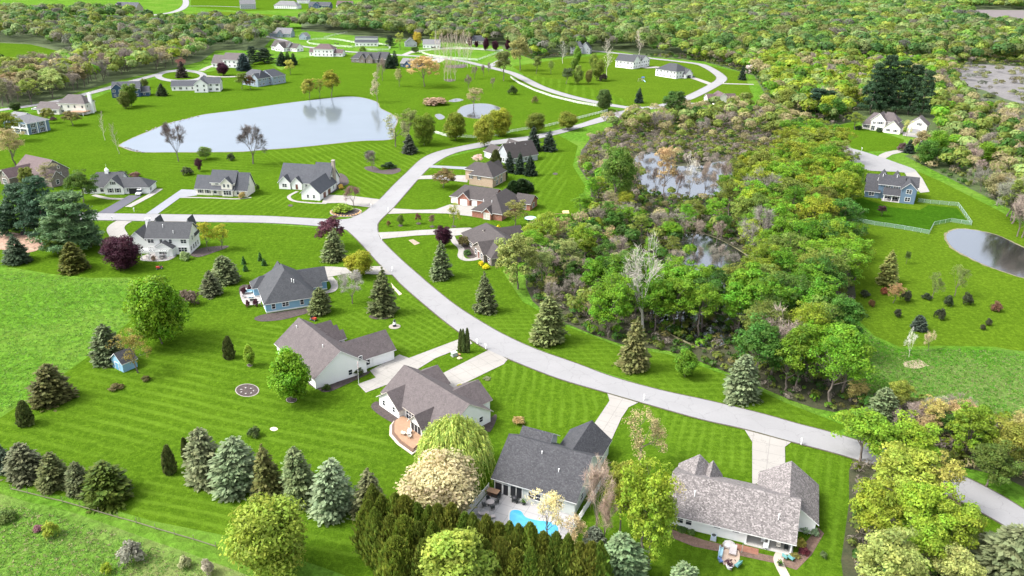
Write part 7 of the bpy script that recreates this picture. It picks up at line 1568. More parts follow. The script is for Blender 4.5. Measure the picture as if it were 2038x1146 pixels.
# pool yard
sheet_w("patio", [yard_frame(h1, *p) for p in [(-0.4, 0.38), (-0.8, -9.4), (16.0, -9.4), (16.1, 0.38)]], 0.1, paving_mat("pool_deck", (0.34, 0.335, 0.335), 0.05, 2.4, 0.06), math.radians(-24))
pool = [G(*p) for p in [(1015, 1022), (1022, 1016), (1036, 1018), (1046, 1030), (1066, 1036), (1094, 1040), (1110, 1050), (1106, 1066), (1078, 1078), (1045, 1074), (1024, 1058), (1015, 1040)]]
pool = smooth(pool, True, 4); pcx = sum(p[0] for p in pool) / len(pool); pcy = sum(p[1] for p in pool) / len(pool)
pr = empty("swimming_pool", (pcx, pcy, 0)); tag(pr, "curved blue swimming pool in the pale patio behind the hedge", "pool")
PW, _nt, _n, _l, _b = nodemat("pool_water")
_f = noise(_nt, worldpos(_nt), 0.7, 3, 0.5, 1.0)
_l.new(mixc(_nt, _f, (0.02, 0.2, 0.42), (0.1, 0.42, 0.55)), _b.inputs["Base Color"]); _b.inputs["Roughness"].default_value = 0.08
o = sheet_w("water", pool, 0.145, PW, kind=None); o.parent = pr; o.location = (0, 0, 0.145)
o = sheet_w("coping", [(pcx + (p[0] - pcx) * 1.07, pcy + (p[1] - pcy) * 1.07) for p in pool], 0.125, plain("pool_coping", (0.4, 0.39, 0.37)), kind=None); o.parent = pr; o.location = (0, 0, 0.125)
def slat_fence(label, a, b, h=1.6):
    root = empty("fence", (a[0], a[1], 0)); tag(root, label, "fence"); d = Vector((b[0] - a[0], b[1] - a[1], 0)); L = d.length; yaw = math.atan2(d.y, d.x); root.rotation_euler = (0, 0, yaw)
    n = max(1, round(L / 2.2))
    for k in range(n + 1):
        m = MB(); x = L * k / n; m.box(x - 0.07, x + 0.07, -0.07, 0.07, 0, h + 0.15); m.build("post", WHITE, root)
    for k in range(n):
        m = MB(); x0, x1 = L * k / n + 0.07, L * (k + 1) / n - 0.07
        m.box(x0, x1, -0.03, 0.03, 0.1, 0.22); m.box(x0, x1, -0.03, 0.03, h - 0.12, h)
        q = int((x1 - x0) / 0.2)
        for j in range(q): xx = x0 + (j + 0.5) * (x1 - x0) / q; m.box(xx - 0.05, xx + 0.05, -0.018, 0.018, 0.22, h - 0.12)
        m.build("panel", WHITE, root)
slat_fence("white slat fence along the pool yard's left side", yard_frame(h1, -0.6, 0.2), yard_frame(h1, -1.0, -9.4))
slat_fence("long white slat fence down the pool yard's right side", yard_frame(h1, 17.2, 12.5), yard_frame(h1, 16.6, -9.4))
DARKM = plain("dark_metal", (0.03, 0.035, 0.035), 0.45)
TEAL = plain("teal_cushion", (0.12, 0.3, 0.3), 0.8)
SKYB = plain("pale_blue_cushion", (0.35, 0.55, 0.62), 0.8)
GREYC = plain("grey_cushion", (0.42, 0.38, 0.37), 0.8)
CREAMC = plain("cream_cushion", (0.72, 0.68, 0.6), 0.8)
def chair(label, xy, rz, mat, z=0.0, w=0.62, leg=None, group=None, name="garden_chair", cat="chair", long=False):
    r = empty(name, (xy[0], xy[1], z), rz); tag(r, label, cat, group); h = w / 2
    if long:
        m = MB(); m.box(-h, h, -0.9, 0.45, 0.32, 0.44); m.build("seat", mat, r)
        m = MB(); m.poly([(-h, 0.45, 0.36), (h, 0.45, 0.36), (h, 1.0, 0.85), (-h, 1.0, 0.85), (-h, 0.53, 0.3), (h, 0.53, 0.3), (h, 1.08, 0.79), (-h, 1.08, 0.79)], [(0, 1, 2, 3), (7, 6, 5, 4), (0, 4, 5, 1), (1, 5, 6, 2), (2, 6, 7, 3), (3, 7, 4, 0)]); m.build("backrest", mat, r); lg = [(-h, -0.8), (h, -0.8), (-h, 0.4), (h, 0.4)]
    else:
        m = MB(); m.box(-h, h, -0.3, 0.3, 0.38, 0.48); m.build("seat", mat, r)
        m = MB(); m.box(-h, h, 0.25, 0.35, 0.48, 0.98); m.build("backrest", mat, r)
        for s in (-1, 1):
            m = MB(); m.box(s * h - 0.04, s * h + 0.04, -0.3, 0.25, 0.62, 0.68); m.box(s * h - 0.03, s * h + 0.03, -0.3, -0.24, 0.48, 0.62); m.build("armrest", leg or mat, r)
        lg = [(-h + .05, -0.25), (h - .05, -0.25), (-h + .05, 0.28), (h - .05, 0.28)]
    for x, y in lg:
        m = MB(); m.tube((x, y, 0), (x, y, 0.38), 0.03, 0.03); m.build("leg", leg or DARKM, r)
    return r
def table(label, xy, rad, h, mat, z=0.0, square=False, rz=0):
    r = empty("garden_table", (xy[0], xy[1], z), rz); tag(r, label, "table"); m = MB()
    if square: m.box(-rad, rad, -rad * 0.6, rad * 0.6, h - 0.06, h)
    else: m.lathe([(rad, h - 0.05), (rad, h)], 16)
    m.build("tabletop", mat, r)
    for k in range(4):
        m = MB(); a = math.pi / 4 + k * math.pi / 2; x, y = rad * 0.7 * math.cos(a), rad * (0.4 if square else 0.7) * math.sin(a); m.tube((x, y, 0), (x, y, h - 0.06), 0.03, 0.03); m.build("leg", DARKM, r)
    return r
def grill(label, xy, rz, z=0.0):
    r = empty("barbecue_grill", (xy[0], xy[1], z), rz); tag(r, label, "grill")
    m = MB(); m.box(-0.5, 0.5, -0.3, 0.3, 0.35, 0.9); m.build("cabinet", DARKM, r)
    m = MB(); m.lathe([(0.5, 0.9), (0.46, 1.08), (0.3, 1.22), (0.05, 1.26)], 14); m.build("lid", BLACK, r)
    m = MB(); m.box(0.5, 0.85, -0.25, 0.25, 0.86, 0.9); m.box(-0.85, -0.5, -0.25, 0.25, 0.86, 0.9); m.build("side_shelf", DARKM, r)
    for x in (-0.42, 0.42):
        m = MB(); m.box(x - 0.05, x + 0.05, -0.28, 0.28, 0, 0.35); m.build("leg", DARKM, r)
pt = G(976, 1006); a0 = math.radians(-24)
table("round patio table beside the pool's left end", pt, 0.7, 0.75, GREYC, 0.1)
for k in range(4):
    a = a0 + math.pi / 4 + k * math.pi / 2
    chair("dark patio chair at the round table by the pool", (pt[0] + 1.15 * math.cos(a), pt[1] + 1.15 * math.sin(a)), a - math.pi / 2, DARKM, 0.1, group="chairs at the pool patio table")
chair("brown sun lounger left of the pool, nearer the fence", G(963, 1026), a0 + 2.2, GREYC, 0.1, 0.7, name="sun_lounger", cat="sun lounger", long=True)
chair("brown sun lounger left of the pool, nearer the water", G(975, 1032), a0 + 2.2, GREYC, 0.1, 0.7, name="sun_lounger", cat="sun lounger", long=True)
chair("dark bench against the pool house wall below the screens", yard_frame(h1, 1.5, -1.0), a0, DARKM, 0.1, 1.6, name="garden_bench", cat="bench")
grill("black grill against the pool house's screen windows", yard_frame(h1, 5.0, -0.7), a0, 0.1)
r = empty("storage_bench", (*yard_frame(h1, 0.7, -0.6), 0.1), a0); tag(r, "timber topped storage box at the pool house's left corner", "box")
m = MB(); m.box(-0.9, 0.9, -0.5, 0.5, 0, 0.9); m.build("body", plain("dark_wood", (0.12, 0.06, 0.04)), r); m = MB(); m.box(-1.1, 1.1, -0.65, 0.65, 0.9, 1.0); m.build("lid", WOOD, r)
def planter(label, xy, rad, h, potmat, leafcol, z=0.0, name="potted_plant"):
    r = empty(name, (xy[0], xy[1], z)); tag(r, label, "potted plant"); m = MB(); m.lathe([(rad * 0.7, 0), (rad, h), (rad * 0.9, h)], 12); m.build("pot", potmat, r)
    rs = np.random.RandomState(int(xy[0] * 10) % 1000 + 3); c = rs.normal(size=(60, 3)) * rad * 0.6 + np.array([0, 0, h + rad * 0.7]); nn = unit(rs.normal(size=(60, 3))); a, b = frame_from(nn, rs)
    me = quads_mesh("leaves", c, a * rad * 0.45, b * rad * 0.25, rs.random((60, 3))); me.materials.append(LEAF); o = link("leaves", me, None, r); o.color = (*leafcol, 1)
planter("dark pot with plant by the pool house grill", yard_frame(h1, 6.6, -0.6), 0.35, 0.5, DARKM, GR, 0.1)
# deck of the taupe house
for k, (dx, dy, rz) in enumerate([(13.3, -2.0, 0.6), (14.6, -2.9, 2.4), (13.0, -3.2, 3.6)]):
    chair(["white deck chair nearest the porch on the wooden deck", "white deck chair at the right of the wooden deck", "white deck chair nearest the steps of the wooden deck"][k], yard_frame(h3, dx, dy), math.radians(-46) + rz, CREAMC, 0.62, 0.8)
table("small white table between the deck chairs", yard_frame(h3, 13.9, -2.6), 0.4, 0.6, WHITE, 0.62)
# blue house patio
sheet_w("patio", smooth([G(*p) for p in [(478, 582), (488, 574), (514, 578), (519, 603), (490, 607), (481, 597)]], True, 3), 0.11, SLAB)
chair("pale blue garden sofa on the blue house's patio", G(495, 584), math.radians(10), SKYB, 0.11, 2.0, name="garden_sofa", cat="sofa")
chair("dark garden sofa on the blue house's patio", G(505, 601), math.radians(190), DARKM, 0.11, 1.8, name="garden_sofa", cat="sofa")
chair("grey armchair at the left of the blue house's patio", G(486, 593), math.radians(95), GREYC, 0.11, 0.8)
table("low blue topped table on the blue house's patio", G(498, 593), 0.7, 0.4, SKYB, 0.11, True)
# pergola behind the white two storey house
sheet_w("patio", smooth([yard_frame(h6, *p) for p in [(-0.2, -0.2), (-0.4, -4.8), (2, -6.0), (6, -6.1), (8.6, -4.8), (8.7, -0.2)]], True, 3), 0.1, SLAB)
r = empty("pergola", (*yard_frame(h6, 0, 0), 0.1), math.radians(1.6)); tag(r, "white timber pergola on the patio of the two storey white house", "pergola")
for x in (0.3, 2.7, 5.4, 8.2):
    m = MB(); m.box(x - 0.1, x + 0.1, -5.0, -4.8, 0, 2.6); m.build("post", WHITE, r)
for y in (-4.9, -2.4):
    m = MB(); m.box(-0.1, 8.6, y - 0.06, y + 0.06, 2.6, 2.8); m.build("beam", WHITE, r)
m = MB()
for k in range(15): m.box(0.1 + k * 0.58, 0.18 + k * 0.58, -5.4, -2.25, 2.803, 2.95)
m.build("rafters", WHITE, r)
table("dark table under the white pergola", yard_frame(h6, 6.0, -3.6), 0.8, 0.74, DARKM, 0.1, True)
for k, (dx, dy, rz) in enumerate([(1.4, -3.6, 2.0), (1.9, -2.8, 0.5), (5.9, -4.5, 3.14), (6.0, -2.6, 0.0)]):
    chair(["brown chair at the pergola's left bay, front", "brown chair at the pergola's left bay, back", "brown chair before the pergola table", "brown chair behind the pergola table"][k], yard_frame(h6, dx, dy), rz, GREYC, 0.1)
planter("tub of flowers at the front edge of the pergola patio", yard_frame(h6, 4.0, -5.4), 0.6, 0.4, plain("brown_tub", (0.15, 0.1, 0.07)), (0.2, 0.14, 0.1), 0.1)

# ------------------------------------------------------------------ vehicles and small things
def wheel(r, x, y, rad, w, parent, cm):
    m = MB(); m.tube((x - w / 2, y, rad), (x + w / 2, y, rad), rad, rad, 14); t = m.build("wheel", BLACK, parent)
    m = MB(); m.tube((x - w / 2 - 0.01, y, rad), (x + w / 2 + 0.01, y, rad), rad * 0.6, rad * 0.6, 10); m.build("rim", cm, t)
def car(label, xy, rz, col, pickup=False, suv=False):
    r = empty("parked_car", (xy[0], xy[1], 0.12), rz); tag(r, label, "pickup" if pickup else "car"); paint = plain("car_paint_%s" % label[:12].replace(" ", "_"), col, 0.25, var=0.03); L, W2 = (5.4, 0.98) if pickup else (4.7, 0.9); H2 = 1.85 if pickup or suv else 1.45
    prof = [(-L / 2, 0.45), (-L / 2 + 0.05, 0.85), (-L / 2 + 1.2, 0.98), (L / 2 - 0.1, 0.98), (L / 2, 0.5), (L / 2, 0.35), (-L / 2, 0.35)]
    m = MB(); n = len(prof)
    m.poly([(-W2, y, z) for y, z in prof] + [(W2, y, z) for y, z in prof], [tuple(range(n)), tuple(range(2 * n - 1, n - 1, -1))] + [(i, n + i, n + (i + 1) % n, (i + 1) % n) for i in range(n)]); m.build("body", paint, r)
    c0, c1 = (-L / 2 + 1.3, 0.4 if pickup else L / 2 - (0.25 if suv else 0.7))
    cab = [(c0, 0.98), (c0 + 0.6, H2), (c1 - (0.2 if suv or pickup else 0.6), H2), (c1, 0.98)]
    m = MB(); k = W2 - 0.08; m.poly([(-k, y, z) for y, z in cab] + [(k, y, z) for y, z in cab], [(0, 1, 2, 3), (7, 6, 5, 4), (0, 4, 5, 1), (2, 6, 7, 3)]); m.build("windows", GLASSM, r)
    m = MB(); m.box(-k + 0.02, k - 0.02, cab[1][0], cab[2][0], H2 - 0.03, H2 + 0.04); m.build("roof", paint, r)
    if pickup:
        m = MB(); m.box(-W2 + 0.12, W2 - 0.12, 0.5, L / 2 - 0.15, 0.983, 0.99); m.build("cargo_bed", BLACK, r)
    for x in (-W2 + 0.08, W2 - 0.08):
        for y in (-L / 2 + 0.9, L / 2 - 0.95): wheel(r, x, y, 0.36, 0.24, r, STEEL)
    for x in (-0.6, 0.6):
        m = MB(); m.box(x - 0.18, x + 0.18, -L / 2 - 0.015, -L / 2 + 0.1, 0.6, 0.75); m.build("headlight", WHITE, r)
        m = MB(); m.box(x - 0.15, x + 0.15, L / 2 - 0.1, L / 2 + 0.015, 0.6, 0.78); m.build("tail_light", plain("red_lamp", (0.4, 0.02, 0.02), 0.3), r)
car("dark blue pickup on the hipped white house's drive", G(1376, 154), math.radians(-60), (0.03, 0.035, 0.09), pickup=True)
car("white car beside the white two storey lake house", G(72, 219), math.radians(80), (0.75, 0.75, 0.75))
car("dark car parked by the detached garage's right corner", G(1845, 270), math.radians(140), (0.02, 0.02, 0.025))
car("white car in front of the ranch house's open garage", G(278.5, 386.5), math.radians(6), (0.78, 0.78, 0.78), suv=True)
car("black car on the drive of the red roofed house", G(685, 109), math.radians(75), (0.02, 0.02, 0.022))
car("dark car under the lime tree by the white walled building", G(863, 96), math.radians(85), (0.03, 0.03, 0.04))
car("second dark car near the poplars by the white walled building", G(874, 96), math.radians(80), (0.025, 0.025, 0.03))
def mower(label, xy, rz, col):
    r = empty("lawn_tractor", (xy[0], xy[1], 0.03), rz); tag(r, label, "lawn tractor"); pm = plain("tractor_" + label[:6].strip(), col, 0.4)
    m = MB(); m.box(-0.32, 0.32, -0.95, -0.05, 0.4, 0.85); m.build("hood", pm, r)
    m = MB(); m.box(-0.6, 0.6, -0.5, 0.5, 0.12, 0.32); m.build("mower_deck", BLACK, r)
    m = MB(); m.box(-0.28, 0.28, 0.1, 0.6, 0.62, 0.74); m.box(-0.28, 0.28, 0.52, 0.62, 0.74, 1.15); m.build("seat", BLACK, r)
    m = MB(); m.box(-0.36, 0.36, 0.0, 0.85, 0.42, 0.62); m.build("fender", pm, r)
    m = MB(); m.tube((0, -0.1, 0.8), (0, 0.0, 1.05), 0.03, 0.03); m.lathe([(0.2, 1.05), (0.2, 1.08)], 10, 0, 0); m.build("steering_wheel", BLACK, r)
    for x in (-0.42, 0.42): wheel(r, x, -0.75, 0.22, 0.16, r, STEEL); wheel(r, x, 0.55, 0.34, 0.22, r, STEEL)
mower("red lawn tractor below the white house's pergola", G(318, 535), math.radians(-70), (0.5, 0.05, 0.03))
mower("red and black lawn tractor by the blue house's corner spruce", G(624, 637), math.radians(60), (0.35, 0.05, 0.03))
def mailbox(label, xy, rz, post=WHITE, flagc=True):
    r = empty("mailbox", (xy[0], xy[1], 0), rz); tag(r, label, "mailbox"); m = MB(); m.box(-0.08, 0.08, -0.08, 0.08, 0, 1.15); m.box(-0.08, 0.08, -0.35, 0.35, 1.02, 1.1); m.build("post", post, r)
    m = MB(); m.box(-0.14, 0.14, -0.32, 0.32, 1.103, 1.28); m.tube((0, -0.32, 1.27), (0, 0.32, 1.27), 0.14, 0.14, 10); m.build("box", WHITE, r)
for lab, p, rz in [("white mailbox left one at the top of two driveways", (950, 685), 0.7), ("white mailbox right one at the top of two driveways", (967, 695), 0.7), ("mailbox by the charcoal roofed house's driveway", (1281, 797), -0.3), ("mailbox with pale post near the overhanging maple", (1594, 885), -0.3), ("mailbox at the junction by the brown garage doors' drive", (739, 413), 0.5), ("white mailbox beside the grey driveway on the side street", (267, 421), 0), ("white mailbox across the side street from the dark driveway", (224, 439), 0), ("mailbox at the blue house's driveway end", (781, 540), 0.6), ("mailbox at the cream house's cul-de-sac drive", (1715, 299), 0), ("mailbox beside the drive south of the brick house", (760, 477), 0.6), ("mailbox at the brick house's driveway", (773, 421), 0.6), ("mailbox by the hill road's long drive", (1440, 167), 0)]:
    mailbox(lab, G(*p), rz)
# flagpole
fp = G(714, 763); r = empty("flagpole", (fp[0], fp[1], 0)); tag(r, "slim white flagpole on the lawn corner beside the white house", "flagpole"); m = MB(); m.tube((0, 0, 0), (0, 0, 5.6), 0.05, 0.03, 8); m.lathe([(0.02, 5.6), (0.08, 5.68), (0.02, 5.76)], 8); m.build("pole", WHITE, r)
m = MB()
for k in range(7): m.box(0.04, 0.1 + 0.05, -0.02 - 0.02 * (k % 2), 0.02, 3.9 + k * 0.22, 4.12 + k * 0.22, k % 2)
m.build("flag", [plain("flag_red", (0.5, 0.04, 0.05)), plain("flag_white", (0.75, 0.75, 0.75))], r)
# lighthouse ornament
lp = G(785.5, 650); r = empty("lighthouse_ornament", (lp[0], lp[1], 0)); tag(r, "small black and white lighthouse ornament on a pale stone ring", "garden ornament")
m = MB(); m.lathe([(1.5, 0), (1.5, 0.12), (1.2, 0.14)], 20); m.build("stone_ring", RIM, r); m = MB(); m.lathe([(0.5, 0.14), (0.42, 0.75)], 12); m.build("base", BLACK, r); m = MB(); m.lathe([(0.42, 0.75), (0.33, 1.5)], 12); m.build("tower", WHITE, r); m = MB(); m.lathe([(0.4, 1.5), (0.25, 1.56), (0.22, 1.85), (0.3, 1.88), (0.02, 2.2)], 12); m.build("lantern", BLACK, r)
# utility box and rocks
up_ = G(904, 708); r = empty("utility_box", (up_[0], up_[1], 0), 0.6); tag(r, "grey green utility box between the two driveways", "utility box"); m = MB(); m.box(-0.75, 0.75, -0.6, 0.6, 0, 0.12); m.build("pad", RIM, r); m = MB(); m.box(-0.65, 0.65, -0.5, 0.5, 0.12, 0.95); m.build("cabinet", plain("box_green", (0.25, 0.3, 0.27)), r); m = MB(); m.box(-0.68, 0.68, -0.53, 0.53, 0.95, 1.02); m.build("lid", plain("box_lid", (0.5, 0.52, 0.5)), r)
def rock(label, p, s, col=(0.45, 0.36, 0.25), group=None):
    x, y = G(*p); bm = bmesh.new(); bmesh.ops.create_icosphere(bm, subdivisions=2, radius=1.0); rr = random.Random(int(p[0] * 7 + p[1]))
    ph = [rr.uniform(0, 6) for _ in range(6)]
    for v in bm.verts:
        k = 1 + 0.16 * math.sin(3 * v.co.x + ph[0]) + 0.13 * math.sin(4 * v.co.y + ph[1]) + 0.1 * math.sin(5 * v.co.z + ph[2]); v.co = Vector((v.co.x * k * s, v.co.y * k * s * 0.75, v.co.z * k * s * 0.55))
    me = bpy.data.meshes.new("rock"); bm.to_mesh(me); bm.free(); o = link("rock", me, plain("rock_%d" % int(col[0] * 100), col, 0.9, var=0.3, scale=2)); o.location = (x, y, s * 0.25); tag(o, label, "rock", group)
rock("tan boulder beside the utility box and evergreen trio", (915, 714), 0.7); rock("small orange brown stone under the evergreen trio", (914, 706), 0.45, (0.5, 0.3, 0.12))
for k in range(14):
    a = math.pi * (0.05 + 0.9 * k / 13); rock("pale stone in the curved edging of the corner shrub bed", (688 + 30 * math.cos(a), 419 + 11 * math.sin(a)), 0.42, (0.5, 0.44, 0.4), "edging stones of the corner bed")
for k in range(9): rock("small dark rock along the lake's near left shore", (250 + 4 * k + (k % 3), 294 + 1.2 * k), 0.5, (0.12, 0.11, 0.1), "rocks on the lake shore")
for k in range(12): rock("grey rock along the lake's far left shore", (292 + 9 * k + (k % 2) * 3, 261 - 3.2 * k + 0.05 * k * k), 0.6, (0.22, 0.2, 0.18), "rocks on the far lake shore")
# ornaments in the ring bed
for k in range(7):
    a = 6.28 * k / 7; rock("small white stone in the oval ring bed", (492 + 13 * math.cos(a), 778 + 6 * math.sin(a)), 0.26, (0.3, 0.28, 0.26), "stones in the oval ring bed")
# play sets
def playset(label, xy, rz, roofcol, wood=WOOD):
    r = empty("play_set", (xy[0], xy[1], 0), rz); tag(r, label, "play set")
    for x in (-0.8, 0.8):
        for y in (-0.8, 0.8):
            m = MB(); m.box(x - 0.08, x + 0.08, y - 0.08, y + 0.08, 0, 2.9); m.build("post", wood, r)
    m = MB(); m.box(-0.9, 0.9, -0.9, 0.9, 1.4, 1.52); m.build("platform", wood, r)
    m = MB(); m.poly([(-1.1, -1.1, 2.9), (1.1, -1.1, 2.9), (1.1, 1.1, 2.9), (-1.1, 1.1, 2.9), (-1.1, 0, 3.7), (1.1, 0, 3.7)], [(0, 1, 5, 4), (2, 3, 4, 5), (1, 2, 5), (3, 0, 4), (3, 2, 1, 0)]); m.build("roof", plain("canopy_" + label[:8].strip(), roofcol, 0.7), r)
    m = MB(); m.box(-4.2, -0.88, -0.08, 0.08, 2.4, 2.56); m.build("swing_beam", wood, r)
    for y in (-0.9, 0.9):
        m = MB(); m.tube((-4.2, y, 0), (-4.15, y * 0.08, 2.4), 0.08, 0.08); m.build("leg", wood, r)
    for x in (-3.3, -2.1):
        m = MB(); m.box(x - 0.25, x + 0.25, -0.12, 0.12, 0.5, 0.55)
        for q in (-0.22, 0.22): m.tube((x + q, 0, 0.55), (x + q, 0, 2.4), 0.02, 0.02)
        m.build("swing", BLACK, r)
    m = MB(); m.poly([(-0.4, -0.9, 1.5), (0.4, -0.9, 1.5), (0.4, -3.2, 0.2), (-0.4, -3.2, 0.2), (-0.4, -0.9, 1.42), (0.4, -0.9, 1.42), (0.4, -3.2, 0.12), (-0.4, -3.2, 0.12)], [(0, 3, 2, 1), (4, 5, 6, 7), (0, 1, 5, 4), (1, 2, 6, 5), (2, 3, 7, 6), (3, 0, 4, 7)]); m.build("slide", SKYB, r)
playset("wooden play set with a tan roof and swings behind the brick house", G(1125, 438), math.radians(10), (0.6, 0.45, 0.2))
playset("blue roofed play set on the hill lawn below the white houses", G(1279, 162), math.radians(30), (0.06, 0.12, 0.3), plain("grey_wood", (0.25, 0.22, 0.2)))
tp = G(1056, 438); r = empty("trampoline", (tp[0], tp[1], 0)); tag(r, "round trampoline on the brick house's lawn edge", "trampoline"); m = MB(); m.lathe([(1.9, 0.78), (1.9, 0.84)], 20); m.build("mat", DARKM, r); m = MB(); m.lathe([(2.2, 0.74), (2.2, 0.86), (1.92, 0.87)], 20); m.build("rim", SKYB, r)
for k in range(6):
    m = MB(); a = k * math.pi / 3; m.tube((2 * math.cos(a), 2 * math.sin(a), 0), (2 * math.cos(a), 2 * math.sin(a), 0.76), 0.05, 0.05); m.build("leg", STEEL, r)
# seating circle at the bottom right house
sheet_w("patio", smooth([G(*p) for p in [(1436, 1098), (1466, 1092), (1472, 1112), (1462, 1128), (1440, 1124)]], True, 3), 0.1, plain("paver_circle", (0.45, 0.34, 0.26), var=0.3, scale=1.5))
yw = math.radians(-20)
chair("grey cushioned lounge chair on the paved seating circle", G(1458, 1100), yw, GREYC, 0.1, 1.1, name="lounge_chair", cat="chair", long=True)
chair("pale blue glider bench left of the paved seating circle", G(1434, 1104), yw + math.pi / 2, SKYB, 0.1, 1.9, name="garden_bench", cat="bench")
chair("blue chair at the lower left of the seating circle", G(1433, 1120), yw + 2.0, plain("navy_cushion", (0.12, 0.2, 0.4)), 0.1, 0.8)
chair("teal bench at the lower right of the seating circle", G(1468, 1128), yw - 2.0, TEAL, 0.1, 1.3, name="garden_bench", cat="bench")
planter("round white planter at the front of the seating circle", G(1451, 1131), 0.55, 0.5, WHITE, (0.1, 0.05, 0.06), 0.05)
for lab, p in (("thin green pole left of the seating circle", (1439, 1096)), ("thin green pole right of the seating circle", (1476, 1100))):
    x, y = G(*p); r = empty("garden_pole", (x, y, 0)); tag(r, lab, "pole"); m = MB(); m.tube((0, 0, 0), (0, 0, 2.2), 0.04, 0.03); m.build("pole", STEEL, r); m = MB(); m.tube((0, 0, 2.1), (0.5, 0, 2.25), 0.02, 0.02); m.tube((0.5, 0, 2.25), (0.5, 0, 2.0), 0.02, 0.02); m.build("hook", STEEL, r)
for lab, x, y, mt in (("white wicker armchair on the covered porch", 16.0, 1.6, WHITE), ("white chair at the edge of the covered porch", 16.4, 0.3, WHITE), ("cream slatted chair in the porch's right bay", 18.4, 1.4, CREAMC), ("dark chair at the porch's right end", 19.6, 1.2, DARKM)):
    chair(lab, yard_frame(h2, x, y), yw, mt, 0.14)
for lab, p in (("teal garden chair left of the pair at the porch path", (1562, 1112)), ("teal garden chair right of the pair at the porch path", (1574, 1115))): chair(lab, G(*p), yw + 2.6, TEAL, 0.05, 0.85)
planter("dark pot on the pale garden path", G(1552, 1126), 0.35, 0.45, DARKM, GR, 0.1)
a = yard_frame(h2, 8.3, -0.5); r = empty("air_conditioner", (a[0], a[1], 0.05), yw); tag(r, "blue grey air conditioner against the pale roof house's back wall", "air conditioner"); m = MB(); m.box(-0.5, 0.5, -0.45, 0.45, 0, 0.1); m.build("base", RIM, r); m = MB(); m.box(-0.42, 0.42, -0.4, 0.4, 0.1, 0.95); m.build("cabinet", plain("unit_blue_grey", (0.35, 0.42, 0.5)), r); m = MB(); m.lathe([(0.36, 0.95), (0.36, 0.99), (0.1, 1.0)], 14); m.build("fan_grille", DARKM, r)
a = yard_frame(h2, 10.9, -0.9); r = empty("window_well", (a[0], a[1], 0.05), yw); tag(r, "clear domed window well cover against the back wall", "window well"); m = MB(); m.lathe([(1.0, 0), (0.95, 0.3), (0.6, 0.5), (0.05, 0.55)], 8); m.build("cover", plain("clear_cover", (0.45, 0.42, 0.42), 0.3), r); m = MB(); m.lathe([(1.1, 0), (1.1, 0.12), (1.0, 0.13)], 8); m.build("rim", RIM, r)
sheet_w("mulch_bed", [yard_frame(h2, *p) for p in [(11.9, -1.6), (15.5, -1.6), (15.5, -0.1), (11.9, -0.1)]], 0.1, soil_mat("red_mulch", (0.22, 0.08, 0.05), (0.32, 0.16, 0.11), 1.5))
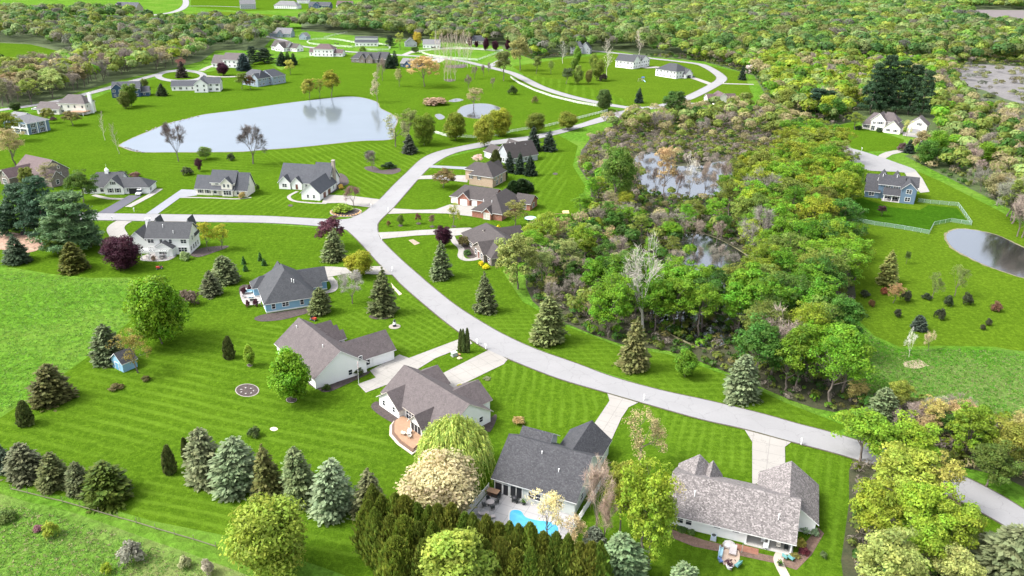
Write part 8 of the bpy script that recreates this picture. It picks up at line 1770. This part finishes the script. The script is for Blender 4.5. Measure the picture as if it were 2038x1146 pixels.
# horses in the paddock
def horse(label, p, rz):
    x, y = G(*p); me = bpy.data.meshes.new("body"); P = [(0, 0, 1.25), (0, 0.55, 1.3), (0, 0.85, 1.5), (0, 1.15, 1.05), (0, 1.35, 0.6), (0, -0.6, 1.28), (0, -0.8, 1.2), (0, -0.95, 0.7)]; E_ = [(0, 1), (1, 2), (2, 3), (3, 4), (0, 5), (5, 6), (6, 7)]; R_ = [0.33, 0.32, 0.2, 0.15, 0.1, 0.33, 0.14, 0.05]
    for s in (-1, 1):
        for yy, par in ((0.5, 1), (-0.55, 5)):
            i = len(P); P += [(s * 0.2, yy, 1.0), (s * 0.2, yy + (0.03 if yy > 0 else 0.08), 0.6), (s * 0.2, yy + (0 if yy > 0 else -0.08), 0.35), (s * 0.2, yy, 0.04)]; E_ += [(par, i), (i, i + 1), (i + 1, i + 2), (i + 2, i + 3)]; R_ += [0.16, 0.09, 0.065, 0.07]
    me.from_pydata(P, E_, []); o = link("horse", me, plain("dark_bay_coat", (0.035, 0.022, 0.016), 0.6)); o.location = (x, y, 0.02); o.rotation_euler = (0, 0, rz); sk = o.modifiers.new("skin", 'SKIN'); 
    for v, rr in zip(me.skin_vertices[0].data, R_): v.radius = (rr, rr)
    me.skin_vertices[0].data[0].use_root = True; su = o.modifiers.new("smooth", 'SUBSURF'); su.levels = su.render_levels = 1; tag(o, label, "horse")
horse("dark horse left of the grazing pair in the paddock", (667.5, 88), 1.3); horse("dark horse right of the grazing pair in the paddock", (672.5, 88.5), -1.2); horse("dark horse grazing alone nearer the barn", (696, 91), 1.5)
# garden bins
for lab, p in (("black compost bin left one on the tilled garden", (45, 467)), ("black compost bin right one on the tilled garden", (58, 468))):
    x, y = G(*p); r = empty("compost_bin", (x, y, 0.07)); tag(r, lab, "compost bin"); m = MB(); m.lathe([(0.6, 0), (0.5, 1.0)], 10); m.build("body", BLACK, r); m = MB(); m.lathe([(0.55, 1.0), (0.3, 1.15), (0.05, 1.18)], 10); m.build("lid", BLACK, r)
x, y = G(80, 486); r = empty("wheelbarrow", (x, y, 0.07), 0.6); tag(r, "wheelbarrow at the right edge of the tilled garden", "wheelbarrow"); m = MB(); m.poly([(-0.3, -0.5, 0.35), (0.3, -0.5, 0.35), (0.25, 0.4, 0.35), (-0.25, 0.4, 0.35), (-0.42, -0.65, 0.75), (0.42, -0.65, 0.75), (0.36, 0.55, 0.7), (-0.36, 0.55, 0.7)], [(3, 2, 1, 0), (0, 1, 5, 4), (1, 2, 6, 5), (2, 3, 7, 6), (3, 0, 4, 7)]); m.build("tray", DARKM, r); wheel(r, 0, 0.7, 0.2, 0.1, r, STEEL)
for s in (-1, 1):
    m = MB(); m.tube((s * 0.25, 0.5, 0.3), (s * 0.3, -1.2, 0.6), 0.03, 0.03); m.tube((s * 0.25, -0.4, 0.35), (s * 0.25, -0.4, 0), 0.03, 0.03); m.build("handle", WOOD, r)
# thin stakes of the wire fence at bottom left
stake_pts = [(22, 975), (56, 983), (90, 992), (125, 1000), (160, 1010), (197, 1021), (235, 1032), (272, 1042), (310, 1054), (348, 1065), (386, 1076), (430, 1090)]
rail_fence("thin weathered post and wire fence below the bottom left spruce row", stake_pts, 1.1, 5.0, 1, plain("weathered_post", (0.16, 0.14, 0.1)), r=0.035)
